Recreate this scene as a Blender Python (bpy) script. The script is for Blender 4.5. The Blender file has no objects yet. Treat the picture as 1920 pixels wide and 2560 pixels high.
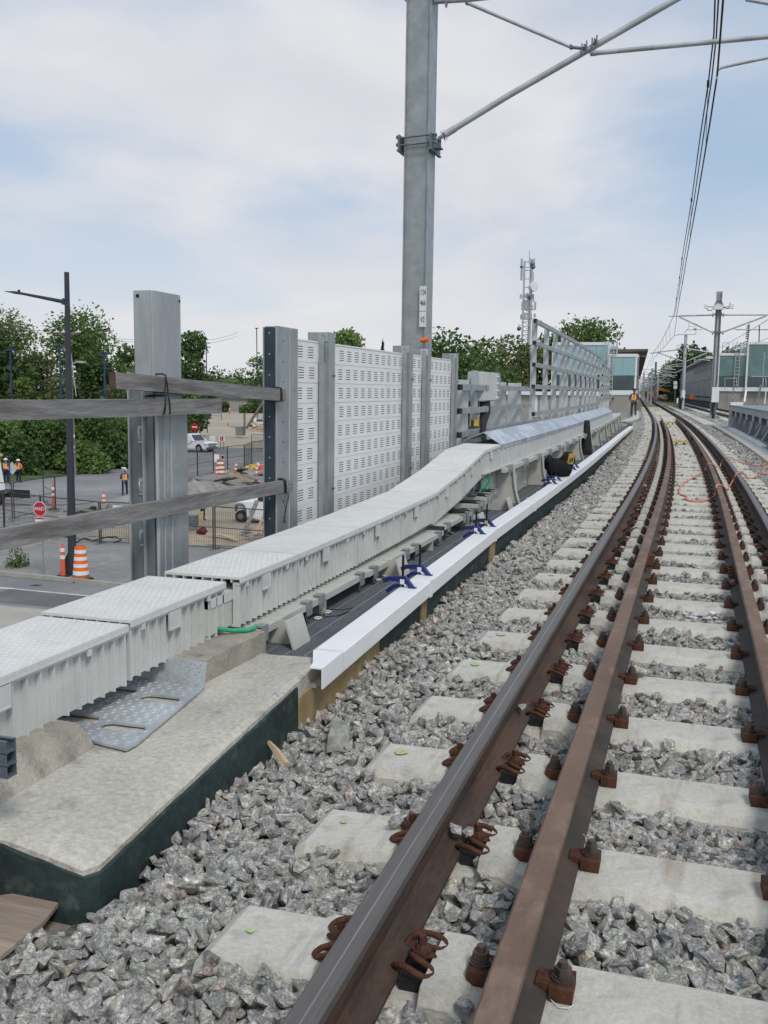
import bpy, bmesh, math, random
import numpy as np
from mathutils import Vector, Matrix, Euler
random.seed(7); rng = np.random.default_rng(7)
S = bpy.context.scene
COL = S.collection

# ------------------------------------------------------------------ camera
cam_d = bpy.data.cameras.new("camera"); cam = bpy.data.objects.new("camera", cam_d); COL.objects.link(cam)
# world axes: X right of the track, Y along it, Z up; sleeper tops are Z = 0
ax_x = Vector((0.95282783, 0.30322442, 0.01319362))
ax_dn = Vector((0.05054505, -0.11566564, -0.99200134))
ax_f = Vector((-0.29927298, 0.94587336, -0.12553593))
m = Matrix.Identity(4)
for i in range(3):
    m[i][0] = ax_x[i]; m[i][1] = -ax_dn[i]; m[i][2] = -ax_f[i]
m.translation = (0, 0, 1.40)
cam.matrix_world = m
cam_d.sensor_fit = 'VERTICAL'; cam_d.sensor_height = 24.0; cam_d.lens = 24.0 * 2430 / 2560
cam_d.clip_start = 0.05; cam_d.clip_end = 3000
S.camera = cam
# ------------------------------------------------------------------ light
S.view_settings.view_transform = 'Standard'; S.view_settings.look = 'None'
S.view_settings.exposure = 0.16; S.view_settings.gamma = 1.0; S.view_settings.use_curve_mapping = False
SUN_EL, SUN_AZ = math.radians(50), math.radians(140)   # azimuth clockwise from +Y: behind the camera, a little to the right
W = bpy.data.worlds.new("World"); S.world = W; W.use_nodes = True
nt = W.node_tree; nt.nodes.clear()
def N(t, **k):
    n = nt.nodes.new(t)
    for a, b in k.items(): setattr(n, a, b)
    return n
sky = N('ShaderNodeTexSky', sky_type='NISHITA', sun_disc=False, sun_elevation=SUN_EL, sun_rotation=SUN_AZ)
geo = N('ShaderNodeTexCoord'); sep = N('ShaderNodeSeparateXYZ'); nt.links.new(geo.outputs['Generated'], sep.inputs[0])
# project the view direction on a cloud layer: xy / (z + k)
addz = N('ShaderNodeMath', operation='ADD'); addz.inputs[1].default_value = 0.22; nt.links.new(sep.outputs[2], addz.inputs[0])
mz = N('ShaderNodeMath', operation='MAXIMUM'); mz.inputs[1].default_value = 0.06; nt.links.new(addz.outputs[0], mz.inputs[0])
dx = N('ShaderNodeMath', operation='DIVIDE'); dy = N('ShaderNodeMath', operation='DIVIDE')
nt.links.new(sep.outputs[0], dx.inputs[0]); nt.links.new(mz.outputs[0], dx.inputs[1])
nt.links.new(sep.outputs[1], dy.inputs[0]); nt.links.new(mz.outputs[0], dy.inputs[1])
cmb = N('ShaderNodeCombineXYZ'); nt.links.new(dx.outputs[0], cmb.inputs[0]); nt.links.new(dy.outputs[0], cmb.inputs[1])
mp = N('ShaderNodeMapping'); mp.inputs['Location'].default_value = (3.1, 1.7, 0.3); mp.inputs['Rotation'].default_value = (0, 0, math.radians(-25)); mp.inputs['Scale'].default_value = (0.8, 0.8, 1)
nt.links.new(cmb.outputs[0], mp.inputs[0])
n1 = N('ShaderNodeTexNoise'); n1.inputs['Scale'].default_value = 1.0; n1.inputs['Detail'].default_value = 7; n1.inputs['Roughness'].default_value = 0.48; n1.inputs['Distortion'].default_value = 0.25
nt.links.new(mp.outputs[0], n1.inputs[0])
r1 = N('ShaderNodeValToRGB'); r1.color_ramp.elements[0].position = 0.37; r1.color_ramp.elements[1].position = 0.56
r1.color_ramp.interpolation = 'EASE'
nt.links.new(n1.outputs[0], r1.inputs[0])
n2 = N('ShaderNodeTexNoise'); n2.inputs['Scale'].default_value = 2.2; n2.inputs['Detail'].default_value = 7; n2.inputs['Distortion'].default_value = 0.6
nt.links.new(mp.outputs[0], n2.inputs[0])
cc = N('ShaderNodeValToRGB'); e = cc.color_ramp.elements
e[0].position = 0.3; e[0].color = (0.58, 0.60, 0.66, 1); e[1].position = 0.72; e[1].color = (0.74, 0.735, 0.75, 1)
nt.links.new(n2.outputs[0], cc.inputs[0])
# clear sky seen between the clouds (thin veil over the blue)
skm = N('ShaderNodeMixRGB', blend_type='MULTIPLY'); skm.inputs[0].default_value = 1; skm.inputs[2].default_value = (0.08, 0.08, 0.08, 1)
nt.links.new(sky.outputs[0], skm.inputs[1])
veil = N('ShaderNodeMixRGB'); veil.inputs[0].default_value = 0.62; veil.inputs[2].default_value = (0.47, 0.60, 0.78, 1)
nt.links.new(skm.outputs[0], veil.inputs[1])
mx = N('ShaderNodeMixRGB'); nt.links.new(r1.outputs[0], mx.inputs[0]); nt.links.new(veil.outputs[0], mx.inputs[1]); nt.links.new(cc.outputs[0], mx.inputs[2])
# pale band low over the horizon
mr = N('ShaderNodeMapRange'); mr.inputs[1].default_value = 0.0; mr.inputs[2].default_value = 0.2; mr.inputs[3].default_value = 0.9; mr.inputs[4].default_value = 0.0
nt.links.new(sep.outputs[2], mr.inputs[0])
hz = N('ShaderNodeMixRGB'); hz.inputs[2].default_value = (0.69, 0.695, 0.72, 1); nt.links.new(mr.outputs[0], hz.inputs[0]); nt.links.new(mx.outputs[0], hz.inputs[1])
bg = N('ShaderNodeBackground'); bg.inputs[1].default_value = 1.0; nt.links.new(hz.outputs[0], bg.inputs[0])
wo = N('ShaderNodeOutputWorld'); nt.links.new(bg.outputs[0], wo.inputs[0])
sd = bpy.data.lights.new("sun", 'SUN'); sd.energy = 1.5; sd.angle = math.radians(14); sd.color = (1.0, 0.965, 0.91)
sun = bpy.data.objects.new("sun", sd); COL.objects.link(sun)
dirv = Vector((math.sin(SUN_AZ) * math.cos(SUN_EL), math.cos(SUN_AZ) * math.cos(SUN_EL), math.sin(SUN_EL)))
sun.rotation_euler = dirv.to_track_quat('Z', 'Y').to_euler(); sun.location = (0, 0, 30)

# ------------------------------------------------------------------ track alignment: straight, then a gentle curve to the left
_hs = [(0, 0), (10, 0), (20, -.022), (30, -.034), (45, -.046), (60, -.056), (600, -.057)]
_ys = np.arange(-10, 600, .25); _hd = np.interp(_ys, [a for a, b in _hs], [b for a, b in _hs])
_cc = np.concatenate([[0], np.cumsum((_hd[1:] + _hd[:-1]) / 2 * .25)])
def c(y): return float(np.interp(y, _ys, _cc))
def hd(y): return float(np.interp(y, _ys, _hd))
def P(l, y, z): return (l + c(y), y, z)
def ysteps(a, b, near=2.0):
    out = [a]; y = a
    while y < b - 1e-6:
        y = min(b, y + (near if y < 60 else 6)); out.append(y)
    return out
# sight lines used to place far things at a chosen real distance
AX = (ax_x, ax_dn, ax_f)
def _ray(x, y):
    d = [(x - 960), (y - 1280), 2430.0]
    return Vector([sum(AX[k][i] * d[k] for k in range(3)) for i in range(3)])
def atz(x, y, z): d = _ray(x, y); t = (z - 1.4) / d.z; return Vector((0, 0, 1.4)) + d * t
def aty(x, y, Y): d = _ray(x, y); t = Y / d.y; return Vector((0, 0, 1.4)) + d * t

# ------------------------------------------------------------------ mesh builder
class MB:
    def __init__(s): s.v = []; s.f = []; s.mi = []; s.cur = 0; s.smooth = set()
    def add(s, vs, fs, smooth=False):
        b = len(s.v); s.v += [tuple(p) for p in vs]
        for f in fs:
            if smooth: s.smooth.add(len(s.f))
            s.f.append(tuple(b + i for i in f)); s.mi.append(s.cur)
    def box(s, x0, x1, y0, y1, z0, z1):
        s.add([(x0, y0, z0), (x1, y0, z0), (x1, y1, z0), (x0, y1, z0), (x0, y0, z1), (x1, y0, z1), (x1, y1, z1), (x0, y1, z1)],
              [(0, 3, 2, 1), (4, 5, 6, 7), (0, 1, 5, 4), (1, 2, 6, 5), (2, 3, 7, 6), (3, 0, 4, 7)])
    def obox(s, cen, size, rot=(0, 0, 0)):
        R = Euler(rot).to_matrix(); cen = Vector(cen); hx, hy, hz_ = [k / 2 for k in size]
        vs = [cen + R @ Vector((a * hx, b * hy, d * hz_)) for d in (-1, 1) for a, b in ((-1, -1), (1, -1), (1, 1), (-1, 1))]
        s.add(vs, [(0, 3, 2, 1), (4, 5, 6, 7), (0, 1, 5, 4), (1, 2, 6, 5), (2, 3, 7, 6), (3, 0, 4, 7)])
    def beam(s, a, b, w, h, up=(0, 0, 1)):
        a = Vector(a); b = Vector(b); d = (b - a).normalized(); u = Vector(up); r = d.cross(u)
        if r.length < 1e-4: r = d.cross(Vector((1, 0, 0)))
        r.normalize(); u = r.cross(d)
        vs = [p + r * (i * w / 2) + u * (j * h / 2) for p in (a, b) for i, j in ((-1, -1), (1, -1), (1, 1), (-1, 1))]
        s.add(vs, [(0, 1, 2, 3), (7, 6, 5, 4), (0, 4, 5, 1), (1, 5, 6, 2), (2, 6, 7, 3), (3, 7, 4, 0)])
    def tube(s, pts, r, n=8, caps=True, smooth=True):
        pts = [Vector(p) for p in pts]; k = len(pts); rs = r if isinstance(r, (list, tuple)) else [r] * k
        prev = None; vs = []
        for i in range(k):
            d = (pts[min(i + 1, k - 1)] - pts[max(i - 1, 0)]).normalized()
            if prev is None:
                a = d.cross(Vector((0, 0, 1)));
                if a.length < 1e-3: a = d.cross(Vector((1, 0, 0)))
            else: a = prev - d * prev.dot(d)
            a.normalize(); prev = a; b = d.cross(a)
            vs += [pts[i] + (a * math.cos(2 * math.pi * j / n) + b * math.sin(2 * math.pi * j / n)) * rs[i] for j in range(n)]
        fs = [(i * n + j, i * n + (j + 1) % n, (i + 1) * n + (j + 1) % n, (i + 1) * n + j) for i in range(k - 1) for j in range(n)]
        s.add(vs, fs, smooth)
        if caps: s.add(vs[:n], [tuple(range(n))[::-1]]); s.add(vs[-n:], [tuple(range(n))])
    def cyl(s, a, b, r, n=12, r2=None, smooth=True): s.tube([a, b], [r, r if r2 is None else r2], n, True, smooth)
    def prism(s, poly, z0, z1):          # poly in XY
        n = len(poly)
        s.add([(x, y, z0) for x, y in poly] + [(x, y, z1) for x, y in poly],
              [tuple(range(n))[::-1], tuple(range(n, 2 * n))] + [(i, (i + 1) % n, n + (i + 1) % n, n + i) for i in range(n)])
    def prism_y(s, poly, y0, y1):        # poly in XZ
        n = len(poly)
        s.add([(x, y0, z) for x, z in poly] + [(x, y1, z) for x, z in poly],
              [tuple(range(n)), tuple(range(n, 2 * n))[::-1]] + [(i + n, (i + 1) % n + n, (i + 1) % n, i) for i in range(n)])
    def prism_x(s, poly, x0, x1):        # poly in YZ
        n = len(poly)
        s.add([(x0, y, z) for y, z in poly] + [(x1, y, z) for y, z in poly],
              [tuple(range(n))[::-1], tuple(range(n, 2 * n))] + [(i, (i + 1) % n, (i + 1) % n + n, i + n) for i in range(n)])
    def sweep(s, prof, path, closed=True, caps=True, mats=None):   # prof: (lateral, z); path: (lat0, y, z0)
        n = len(prof); vs = []
        for (l, y, z) in path:
            h = hd(y)
            for (a, b) in prof: vs.append((c(y) + l + a, y - a * h, z + b))
        m_ = n if closed else n - 1
        base = len(s.v); s.v += vs
        for i in range(len(path) - 1):
            for j in range(m_):
                s.f.append((base + i * n + j, base + i * n + (j + 1) % n, base + (i + 1) * n + (j + 1) % n, base + (i + 1) * n + j))
                s.mi.append(mats[j] if mats else s.cur)
        if caps and closed:
            s.f.append(tuple(base + j for j in range(n))[::-1]); s.mi.append(0)
            s.f.append(tuple(base + (len(path) - 1) * n + j for j in range(n))); s.mi.append(0)
    def mesh(s, name, mats, off=(0, 0, 0)):
        me = bpy.data.meshes.new(name)
        o = Vector(off)
        me.from_pydata([tuple(Vector(v) - o) for v in s.v] if off != (0, 0, 0) else s.v, [], s.f)
        for mt in (mats if isinstance(mats, (list, tuple)) else [mats]): me.materials.append(mt)
        if any(s.mi): me.polygons.foreach_set('material_index', s.mi)
        if s.smooth:
            fl = [i in s.smooth for i in range(len(s.f))]; me.polygons.foreach_set('use_smooth', fl)
        me.update(); return me

def wpos(o):
    p = Vector((0, 0, 0))
    while o: p += Vector(o.location); o = o.parent
    return p
def obj(name, mb, mat, parent=None, rel=False, kind=None, label=None):
    off = tuple(wpos(parent)) if (parent is not None and not rel) else (0, 0, 0)
    me = mb if isinstance(mb, bpy.types.Mesh) else mb.mesh(name, mat, off)
    o = bpy.data.objects.new(name, me); COL.objects.link(o)
    if parent: o.parent = parent
    if kind: o['kind'] = kind
    if label: o['label'] = label
    return o
def tag(o, label, cat, group=None):
    o['label'] = label; o['category'] = cat
    if group: o['group'] = group
    return o
def thing(name, label, cat, loc=(0, 0, 0), group=None, rz=0):
    o = bpy.data.objects.new(name, None); COL.objects.link(o); o.location = loc; o.rotation_euler = (0, 0, rz)
    o.empty_display_size = .2
    return tag(o, label, cat, group)
def struct(name, mb, mat): return obj(name, mb, mat, kind='structure')
_kids = {}
def kids(o): return [x for x in bpy.data.objects if x.parent == o]
def copy_tree(o, ks=None, parent=None):
    n = o.copy(); COL.objects.link(n)
    if parent: n.parent = parent
    for k in (ks if ks is not None else kids(o)):
        copy_tree(k, None, n)
    return n

# ------------------------------------------------------------------ materials
def mat(name, col, rough=.8, metal=0., var=.12, vscale=3., col2=None, c2amt=.5, c2scale=6., c2pos=(.5, .65), bump=0., bscale=60., spec=.4, fine=.0, fscale=80, stretch=None, coat=0.):
    m = bpy.data.materials.new(name); m.use_nodes = True; t = m.node_tree; b = t.nodes['Principled BSDF']
    b.inputs['Roughness'].default_value = rough; b.inputs['Metallic'].default_value = metal
    b.inputs['Specular IOR Level'].default_value = spec; b.inputs['Coat Weight'].default_value = coat
    tc = t.nodes.new('ShaderNodeTexCoord'); src = tc.outputs['Object']
    if stretch:
        mpn = t.nodes.new('ShaderNodeMapping'); mpn.inputs['Scale'].default_value = stretch; t.links.new(src, mpn.inputs[0]); src = mpn.outputs[0]
    def noise(sc, det=6, rg=.55):
        n = t.nodes.new('ShaderNodeTexNoise'); n.inputs['Scale'].default_value = sc; n.inputs['Detail'].default_value = det; n.inputs['Roughness'].default_value = rg
        t.links.new(src, n.inputs[0]); return n.outputs[0]
    def ramp(f, a, c_a, b_, c_b):
        r = t.nodes.new('ShaderNodeValToRGB'); r.color_ramp.elements[0].position = a; r.color_ramp.elements[1].position = b_
        r.color_ramp.elements[0].color = c_a; r.color_ramp.elements[1].color = c_b; t.links.new(f, r.inputs[0]); return r.outputs[0]
    lo = tuple(max(0, k * (1 - var)) for k in col) + (1,); hi = tuple(min(1, k * (1 + var)) for k in col) + (1,)
    out = ramp(noise(vscale), .35, lo, .68, hi)
    if col2:
        msk = ramp(noise(c2scale, 8, .62), c2pos[0], (0, 0, 0, 1), c2pos[1], (c2amt,) * 3 + (1,))
        mx = t.nodes.new('ShaderNodeMixRGB'); t.links.new(msk, mx.inputs[0]); t.links.new(out, mx.inputs[1]); mx.inputs[2].default_value = tuple(col2) + (1,); out = mx.outputs[0]
    if fine:
        fr = ramp(noise(fscale, 4, .7), .3, ((1 - fine),) * 3 + (1,), .7, ((1 + fine),) * 3 + (1,))
        mx = t.nodes.new('ShaderNodeMixRGB'); mx.blend_type = 'MULTIPLY'; mx.inputs[0].default_value = 1; t.links.new(out, mx.inputs[1]); t.links.new(fr, mx.inputs[2]); out = mx.outputs[0]
    t.links.new(out, b.inputs['Base Color'])
    if bump:
        bn = t.nodes.new('ShaderNodeBump'); bn.inputs['Strength'].default_value = bump; bn.inputs['Distance'].default_value = .01
        t.links.new(noise(bscale, 6, .6), bn.inputs['Height']); t.links.new(bn.outputs[0], b.inputs['Normal'])
    return m
M = {}
M['galv'] = mat('galvanised steel', (.36, .39, .405), .5, .5, .12, 5, col2=(.5, .54, .56), c2amt=.35, c2scale=9, bump=.03, bscale=40, fine=.06, fscale=60)
M['mortar'] = mat('mortar', (.45, .43, .37), .9, 0, .2, 20)
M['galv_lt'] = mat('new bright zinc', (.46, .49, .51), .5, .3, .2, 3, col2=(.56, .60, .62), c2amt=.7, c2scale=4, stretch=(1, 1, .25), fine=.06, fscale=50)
M['galv_dk'] = mat('dark zinc steel', (.16, .2, .23), .55, .5, .2, 5, col2=(.3, .34, .36), c2amt=.4, c2scale=10)  # darker zinc tone shared by many steel parts
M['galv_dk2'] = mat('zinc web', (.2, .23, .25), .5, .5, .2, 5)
M['dark_plate'] = mat('dark blue steel', (.045, .065, .085), .6, .3, .2, 6)
M['zinc_roof'] = mat('folded zinc sheet', (.46, .49, .53), .42, .45, .1, 2, col2=(.68, .71, .76), c2amt=.8, c2scale=5, c2pos=(.5, .58), stretch=(1, .5, 1))
M['frp'] = mat('off white moulded composite', (.60, .615, .60), .55, 0, .06, 3, col2=(.42, .43, .40), c2amt=.35, c2scale=8, fine=.03, fscale=120, spec=.35)
M['frp_lid'] = mat('off white lid', (.69, .69, .655), .62, 0, .05, 4, col2=(.45, .46, .43), c2amt=.4, c2scale=11, c2pos=(.52, .75), bump=.25, bscale=90, fine=.05, fscale=70)
M['beige'] = mat('beige painted steel', (.54, .54, .495), .5, 0, .06, 3, col2=(.38, .37, .32), c2amt=.35, c2scale=7)
M['galv_pale'] = mat('pale zinc', (.55, .58, .575), .6, .15, .12, 4)
M['white_cap'] = mat('white painted sheet', (.86, .865, .865), .38, 0, .03, 4, col2=(.62, .60, .55), c2amt=.35, c2scale=6, c2pos=(.58, .8), spec=.5, bump=.04, bscale=6)
M['white'] = mat('white paint', (.78, .79, .8), .5, 0, .04, 2)
M['panel'] = mat('white barrier panel', (.83, .84, .84), .42, 0, .03, 2, col2=(.6, .6, .6), c2amt=.25, c2scale=3, spec=.45)
M['hole'] = mat('dark absorber', (.02, .02, .022), .9)
M['black'] = mat('black rubber', (.018, .018, .02), .7, 0, .2, 10, bump=.1)
M['black_cloth'] = mat('black cloth', (.008, .009, .012), .95, 0, .3, 20, bump=.4, bscale=25)
M['concrete'] = mat('aged concrete', (.50, .475, .41), .92, 0, .12, 2.5, col2=(.24, .225, .19), c2amt=.75, c2scale=7, c2pos=(.56, .72), bump=1.0, bscale=45, fine=.2, fscale=48)
M['concrete_dk'] = mat('weathered concrete', (.27, .25, .215), .95, 0, .25, 5, col2=(.16, .15, .13), c2amt=.8, c2scale=9, bump=.8, bscale=70, fine=.2, fscale=90)
M['green_coat'] = mat('dark green waterproofing', (.024, .042, .040), .7, 0, .35, 6, col2=(.12, .145, .135), c2amt=.6, c2scale=10, c2pos=(.56, .72), bump=.8, bscale=18, fine=.25, fscale=30)
M['concrete_md'] = mat('stained concrete', (.37, .345, .29), .93, 0, .2, 4, col2=(.2, .185, .155), c2amt=.8, c2scale=7, c2pos=(.5, .68), bump=.9, bscale=60, fine=.15, fscale=80)
M['foam'] = mat('tan filler board', (.36, .27, .13), .9, 0, .2, 6, col2=(.22, .16, .09), c2amt=.6, c2scale=9, bump=.3)
M['rubber_grate'] = mat('grey composite grating', (.105, .118, .13), .75, 0, .12, 5, bump=1.0, bscale=55, fine=.35, fscale=75)
M['grate_joint'] = mat('grating joint', (.27, .29, .30), .6)
M['blue_plastic'] = mat('dark blue plastic', (.018, .028, .16), .4, spec=.5)
M['yellow'] = mat('yellow paint', (.62, .45, .08), .6, 0, .12, 10, col2=(.3, .24, .08), c2amt=.5, c2scale=30)
M['orange'] = mat('orange plastic', (.85, .17, .02), .5, 0, .06, 5)
M['hivis'] = mat('orange vest cloth', (.95, .26, .07), .8, 0, .06, 12)
M['hivis_y'] = mat('reflective yellow band', (.85, .72, .28), .6)
M['navy'] = mat('navy cloth', (.02, .025, .05), .9)
M['greycloth'] = mat('dark grey cloth', (.07, .065, .065), .9)
M['skin'] = mat('skin', (.35, .19, .13), .6)
M['green_hose'] = mat('green hose', (.04, .36, .19), .5)
M['wood'] = mat('weathered timber', (.255, .25, .243), .85, 0, .25, 4, col2=(.10, .09, .085), c2amt=.9, c2scale=7, c2pos=(.48, .66), bump=.9, bscale=30, stretch=(1.2, .14, 1.2), fine=.22, fscale=42)
M['wood_end'] = mat('reddish sawn end', (.10, .06, .05), .9, 0, .3, 20)
M['lumber'] = mat('new lumber', (.55, .42, .26), .8, 0, .12, 6)
M['plywood'] = mat('weathered plywood', (.33, .265, .21), .9, 0, .3, 3, col2=(.18, .14, .11), c2amt=.7, c2scale=5, stretch=(.25, 2.5, 1), bump=.4)
M['wire'] = mat('black wire', (.02, .018, .016), .6, .4)
M['rail_head'] = mat('rail head steel', (.15, .138, .128), .5, .35, .12, 4, col2=(.21, .195, .18), c2amt=.35, c2scale=30, stretch=(6, .12, 1), fine=.08, fscale=60)
M['rail_side'] = mat('rail rust', (.075, .052, .042), .85, .1, .3, 7, col2=(.15, .078, .042), c2amt=.7, c2scale=8, c2pos=(.5, .7), stretch=(1, .3, 1.6), bump=.4, bscale=50, fine=.2, fscale=60)
M['rail_gauge'] = mat('rubbed line on the rail head', (.3, .28, .26), .35, .6, .1, 4)
M['guard_top'] = mat('guard rail rust', (.18, .118, .086), .8, .1, .14, 4, col2=(.30, .215, .16), c2amt=.7, c2scale=7, c2pos=(.5, .68), bump=.2, bscale=40, stretch=(1, .5, 1), fine=.08)
M['guard_side'] = mat('dark guard rail side', (.062, .052, .045), .75, .1, .2, 5, col2=(.13, .07, .045), c2amt=.5, c2scale=5)
M['rust'] = mat('orange brown rust', (.085, .036, .022), .9, .05, .35, 30, col2=(.16, .06, .028), c2amt=.6, c2scale=50, bump=.5, bscale=120)
M['rust_bolt'] = mat('bolt steel', (.11, .085, .075), .6, .4, .3, 40)
M['asphalt'] = mat('worn asphalt', (.23, .23, .235), .95, 0, .14, .25, col2=(.34, .335, .325), c2amt=.6, c2scale=.12, bump=.1, bscale=8, fine=.06, fscale=3)
M['asphalt_dk'] = mat('darker asphalt', (.14, .14, .143), .95, 0, .1, .6, col2=(.2, .2, .195), c2amt=.6, c2scale=.3, fine=.06, fscale=5)
M['asphalt_lt'] = mat('dusty asphalt apron', (.235, .23, .22), .95, 0, .1, .4, col2=(.32, .31, .29), c2amt=.7, c2scale=.5, fine=.08, fscale=4)
M['kerb'] = mat('kerb concrete', (.36, .35, .31), .9, 0, .12, 1)
M['conc_lt'] = mat('light paving', (.42, .4, .35), .9, 0, .1, 1, col2=(.3, .29, .26), c2amt=.6, c2scale=2)
M['paint_w'] = mat('road paint', (.6, .6, .58), .8, 0, .15, 3)
M['dirt'] = mat('sandy dirt', (.33, .275, .205), .95, 0, .2, .3, col2=(.2, .17, .135), c2amt=.6, c2scale=.2, fine=.12, fscale=3)
M['dirt2'] = mat('pale gravel yard', (.42, .365, .285), .95, 0, .12, .2, col2=(.3, .265, .21), c2amt=.6, c2scale=.1, fine=.05, fscale=2)
M['gravelgrey'] = mat('grey gravel ground', (.28, .27, .25), .95, 0, .2, .8, col2=(.13, .125, .115), c2amt=.7, c2scale=2, bump=.5, bscale=12, fine=.2, fscale=9)
M['grass'] = mat('rough grass', (.07, .105, .035), .95, 0, .35, .6, fine=.35, fscale=6)
M['field'] = mat('far ground', (.09, .115, .055), .95, 0, .3, .05)
M['lamp_post'] = mat('dark slate paint', (.04, .045, .06), .5, 0, .1, 3)
M['red'] = mat('traffic red', (.5, .018, .03), .5)
M['white_sign'] = mat('sign white', (.8, .8, .8), .5)
M['car_white'] = mat('white car paint', (.78, .79, .81), .25, 0, .02, 1, spec=.6, coat=.5)
M['car_glass'] = mat('dark car glass', (.03, .035, .045), .15, 0, .1, 3, spec=.8)
M['tyre'] = mat('tyre', (.022, .022, .024), .85)
M['rim'] = mat('rim', (.35, .35, .36), .4, .6)
M['text_black'] = mat('sign black', (.03, .03, .035), .6)
M['text_white'] = mat('sign lettering white', (.8, .8, .8), .5)
M['teal_glass'] = mat('teal glass', (.27, .46, .50), .12, .0, .08, .5, col2=(.27, .45, .48), c2amt=.6, c2scale=.6, c2pos=(.5, .56), spec=1.)
M['teal_dark'] = mat('dark teal glass', (.018, .05, .065), .1, 0, .3, 1, spec=.9)
M['teal_mid'] = mat('green tinted glass', (.07, .16, .155), .1, 0, .15, .5, col2=(.12, .25, .25), c2amt=.5, c2scale=.8, c2pos=(.5, .56), spec=1.)
M['grey_clad'] = mat('grey metal cladding', (.42, .43, .45), .55, .1, .08, .3)
M['grey_clad2'] = mat('lighter grey cladding', (.50, .505, .52), .55, .1, .1, .3)
M['soffit'] = mat('brown soffit', (.13, .105, .09), .8, 0, .1, 1)
M['plat_conc'] = mat('platform concrete', (.33, .315, .285), .9, 0, .1, .5, col2=(.25, .24, .22), c2amt=.5, c2scale=.6)
M['fabric'] = mat('cream moulded path', (.5, .49, .43), .85, 0, .08, 2, bump=.3, bscale=20)
M['bark'] = mat('bark', (.09, .075, .06), .95, 0, .3, 3)
M['wood_pole'] = mat('utility pole', (.22, .19, .16), .9)
M['excav'] = mat('excavator orange', (.75, .36, .07), .5)
M['bridge_grey'] = mat('grey bridge steel', (.36, .385, .41), .55, .1, .1, 2)
M['deck_grey'] = mat('grey deck', (.25, .275, .295), .7, 0, .12, 1.5, fine=.15, fscale=30)
M['orange_wire'] = mat('salmon cord', (.82, .28, .2), .5)
M['limegreen'] = mat('lime paint dot', (.42, .52, .27), .9, 0, .2, 60)

M['salmon'] = mat('faded orange plastic', (.72, .15, .08), .6)
M['orange_d'] = mat('dusty orange plastic', (.42, .13, .06), .8, 0, .2, 8)
M['blue_pole'] = mat('blue paint', (.03, .055, .16), .5)
M['fence_dk'] = mat('dark fence wire', (.07, .065, .06), .6, .3)
M['maroon'] = mat('maroon cloth', (.13, .02, .025), .9)
M['sign_back'] = mat('sign back', (.5, .55, .5), .5)

# sleeper concrete: pale, with rust streaks under the fixings
def sleeper_mat():
    m = mat('sleeper concrete', (.57, .55, .485), .9, 0, .12, 3, col2=(.34, .325, .29), c2amt=.8, c2scale=9, c2pos=(.52, .72), bump=.6, bscale=45, fine=.12, fscale=70)
    t = m.node_tree; b = t.nodes['Principled BSDF']; l = b.inputs['Base Color'].links[0]; src = l.from_socket
    tc = [n for n in t.nodes if n.type == 'TEX_COORD'][0]; oi = t.nodes.new('ShaderNodeObjectInfo')
    mpn = t.nodes.new('ShaderNodeMapping'); mpn.inputs['Scale'].default_value = (9, 1.3, 2); t.links.new(tc.outputs['Object'], mpn.inputs[0])
    ad = t.nodes.new('ShaderNodeVectorMath'); ad.operation = 'ADD'; ml = t.nodes.new('ShaderNodeMath'); ml.operation = 'MULTIPLY'; ml.inputs[1].default_value = 57
    t.links.new(oi.outputs['Random'], ml.inputs[0]); t.links.new(mpn.outputs[0], ad.inputs[0]); t.links.new(ml.outputs[0], ad.inputs[1])
    n = t.nodes.new('ShaderNodeTexNoise'); n.inputs['Scale'].default_value = 1.6; n.inputs['Detail'].default_value = 5; t.links.new(ad.outputs[0], n.inputs[0])
    r = t.nodes.new('ShaderNodeValToRGB'); r.color_ramp.elements[0].position = .6; r.color_ramp.elements[1].position = .74
    r.color_ramp.elements[1].color = (.55, .55, .55, 1); t.links.new(n.outputs[0], r.inputs[0])
    mx = t.nodes.new('ShaderNodeMixRGB'); t.links.new(r.outputs[0], mx.inputs[0]); t.links.new(src, mx.inputs[1]); mx.inputs[2].default_value = (.3, .2, .125, 1)
    t.links.new(mx.outputs[0], b.inputs['Base Color']); return m
M['sleeper'] = sleeper_mat()

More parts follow.
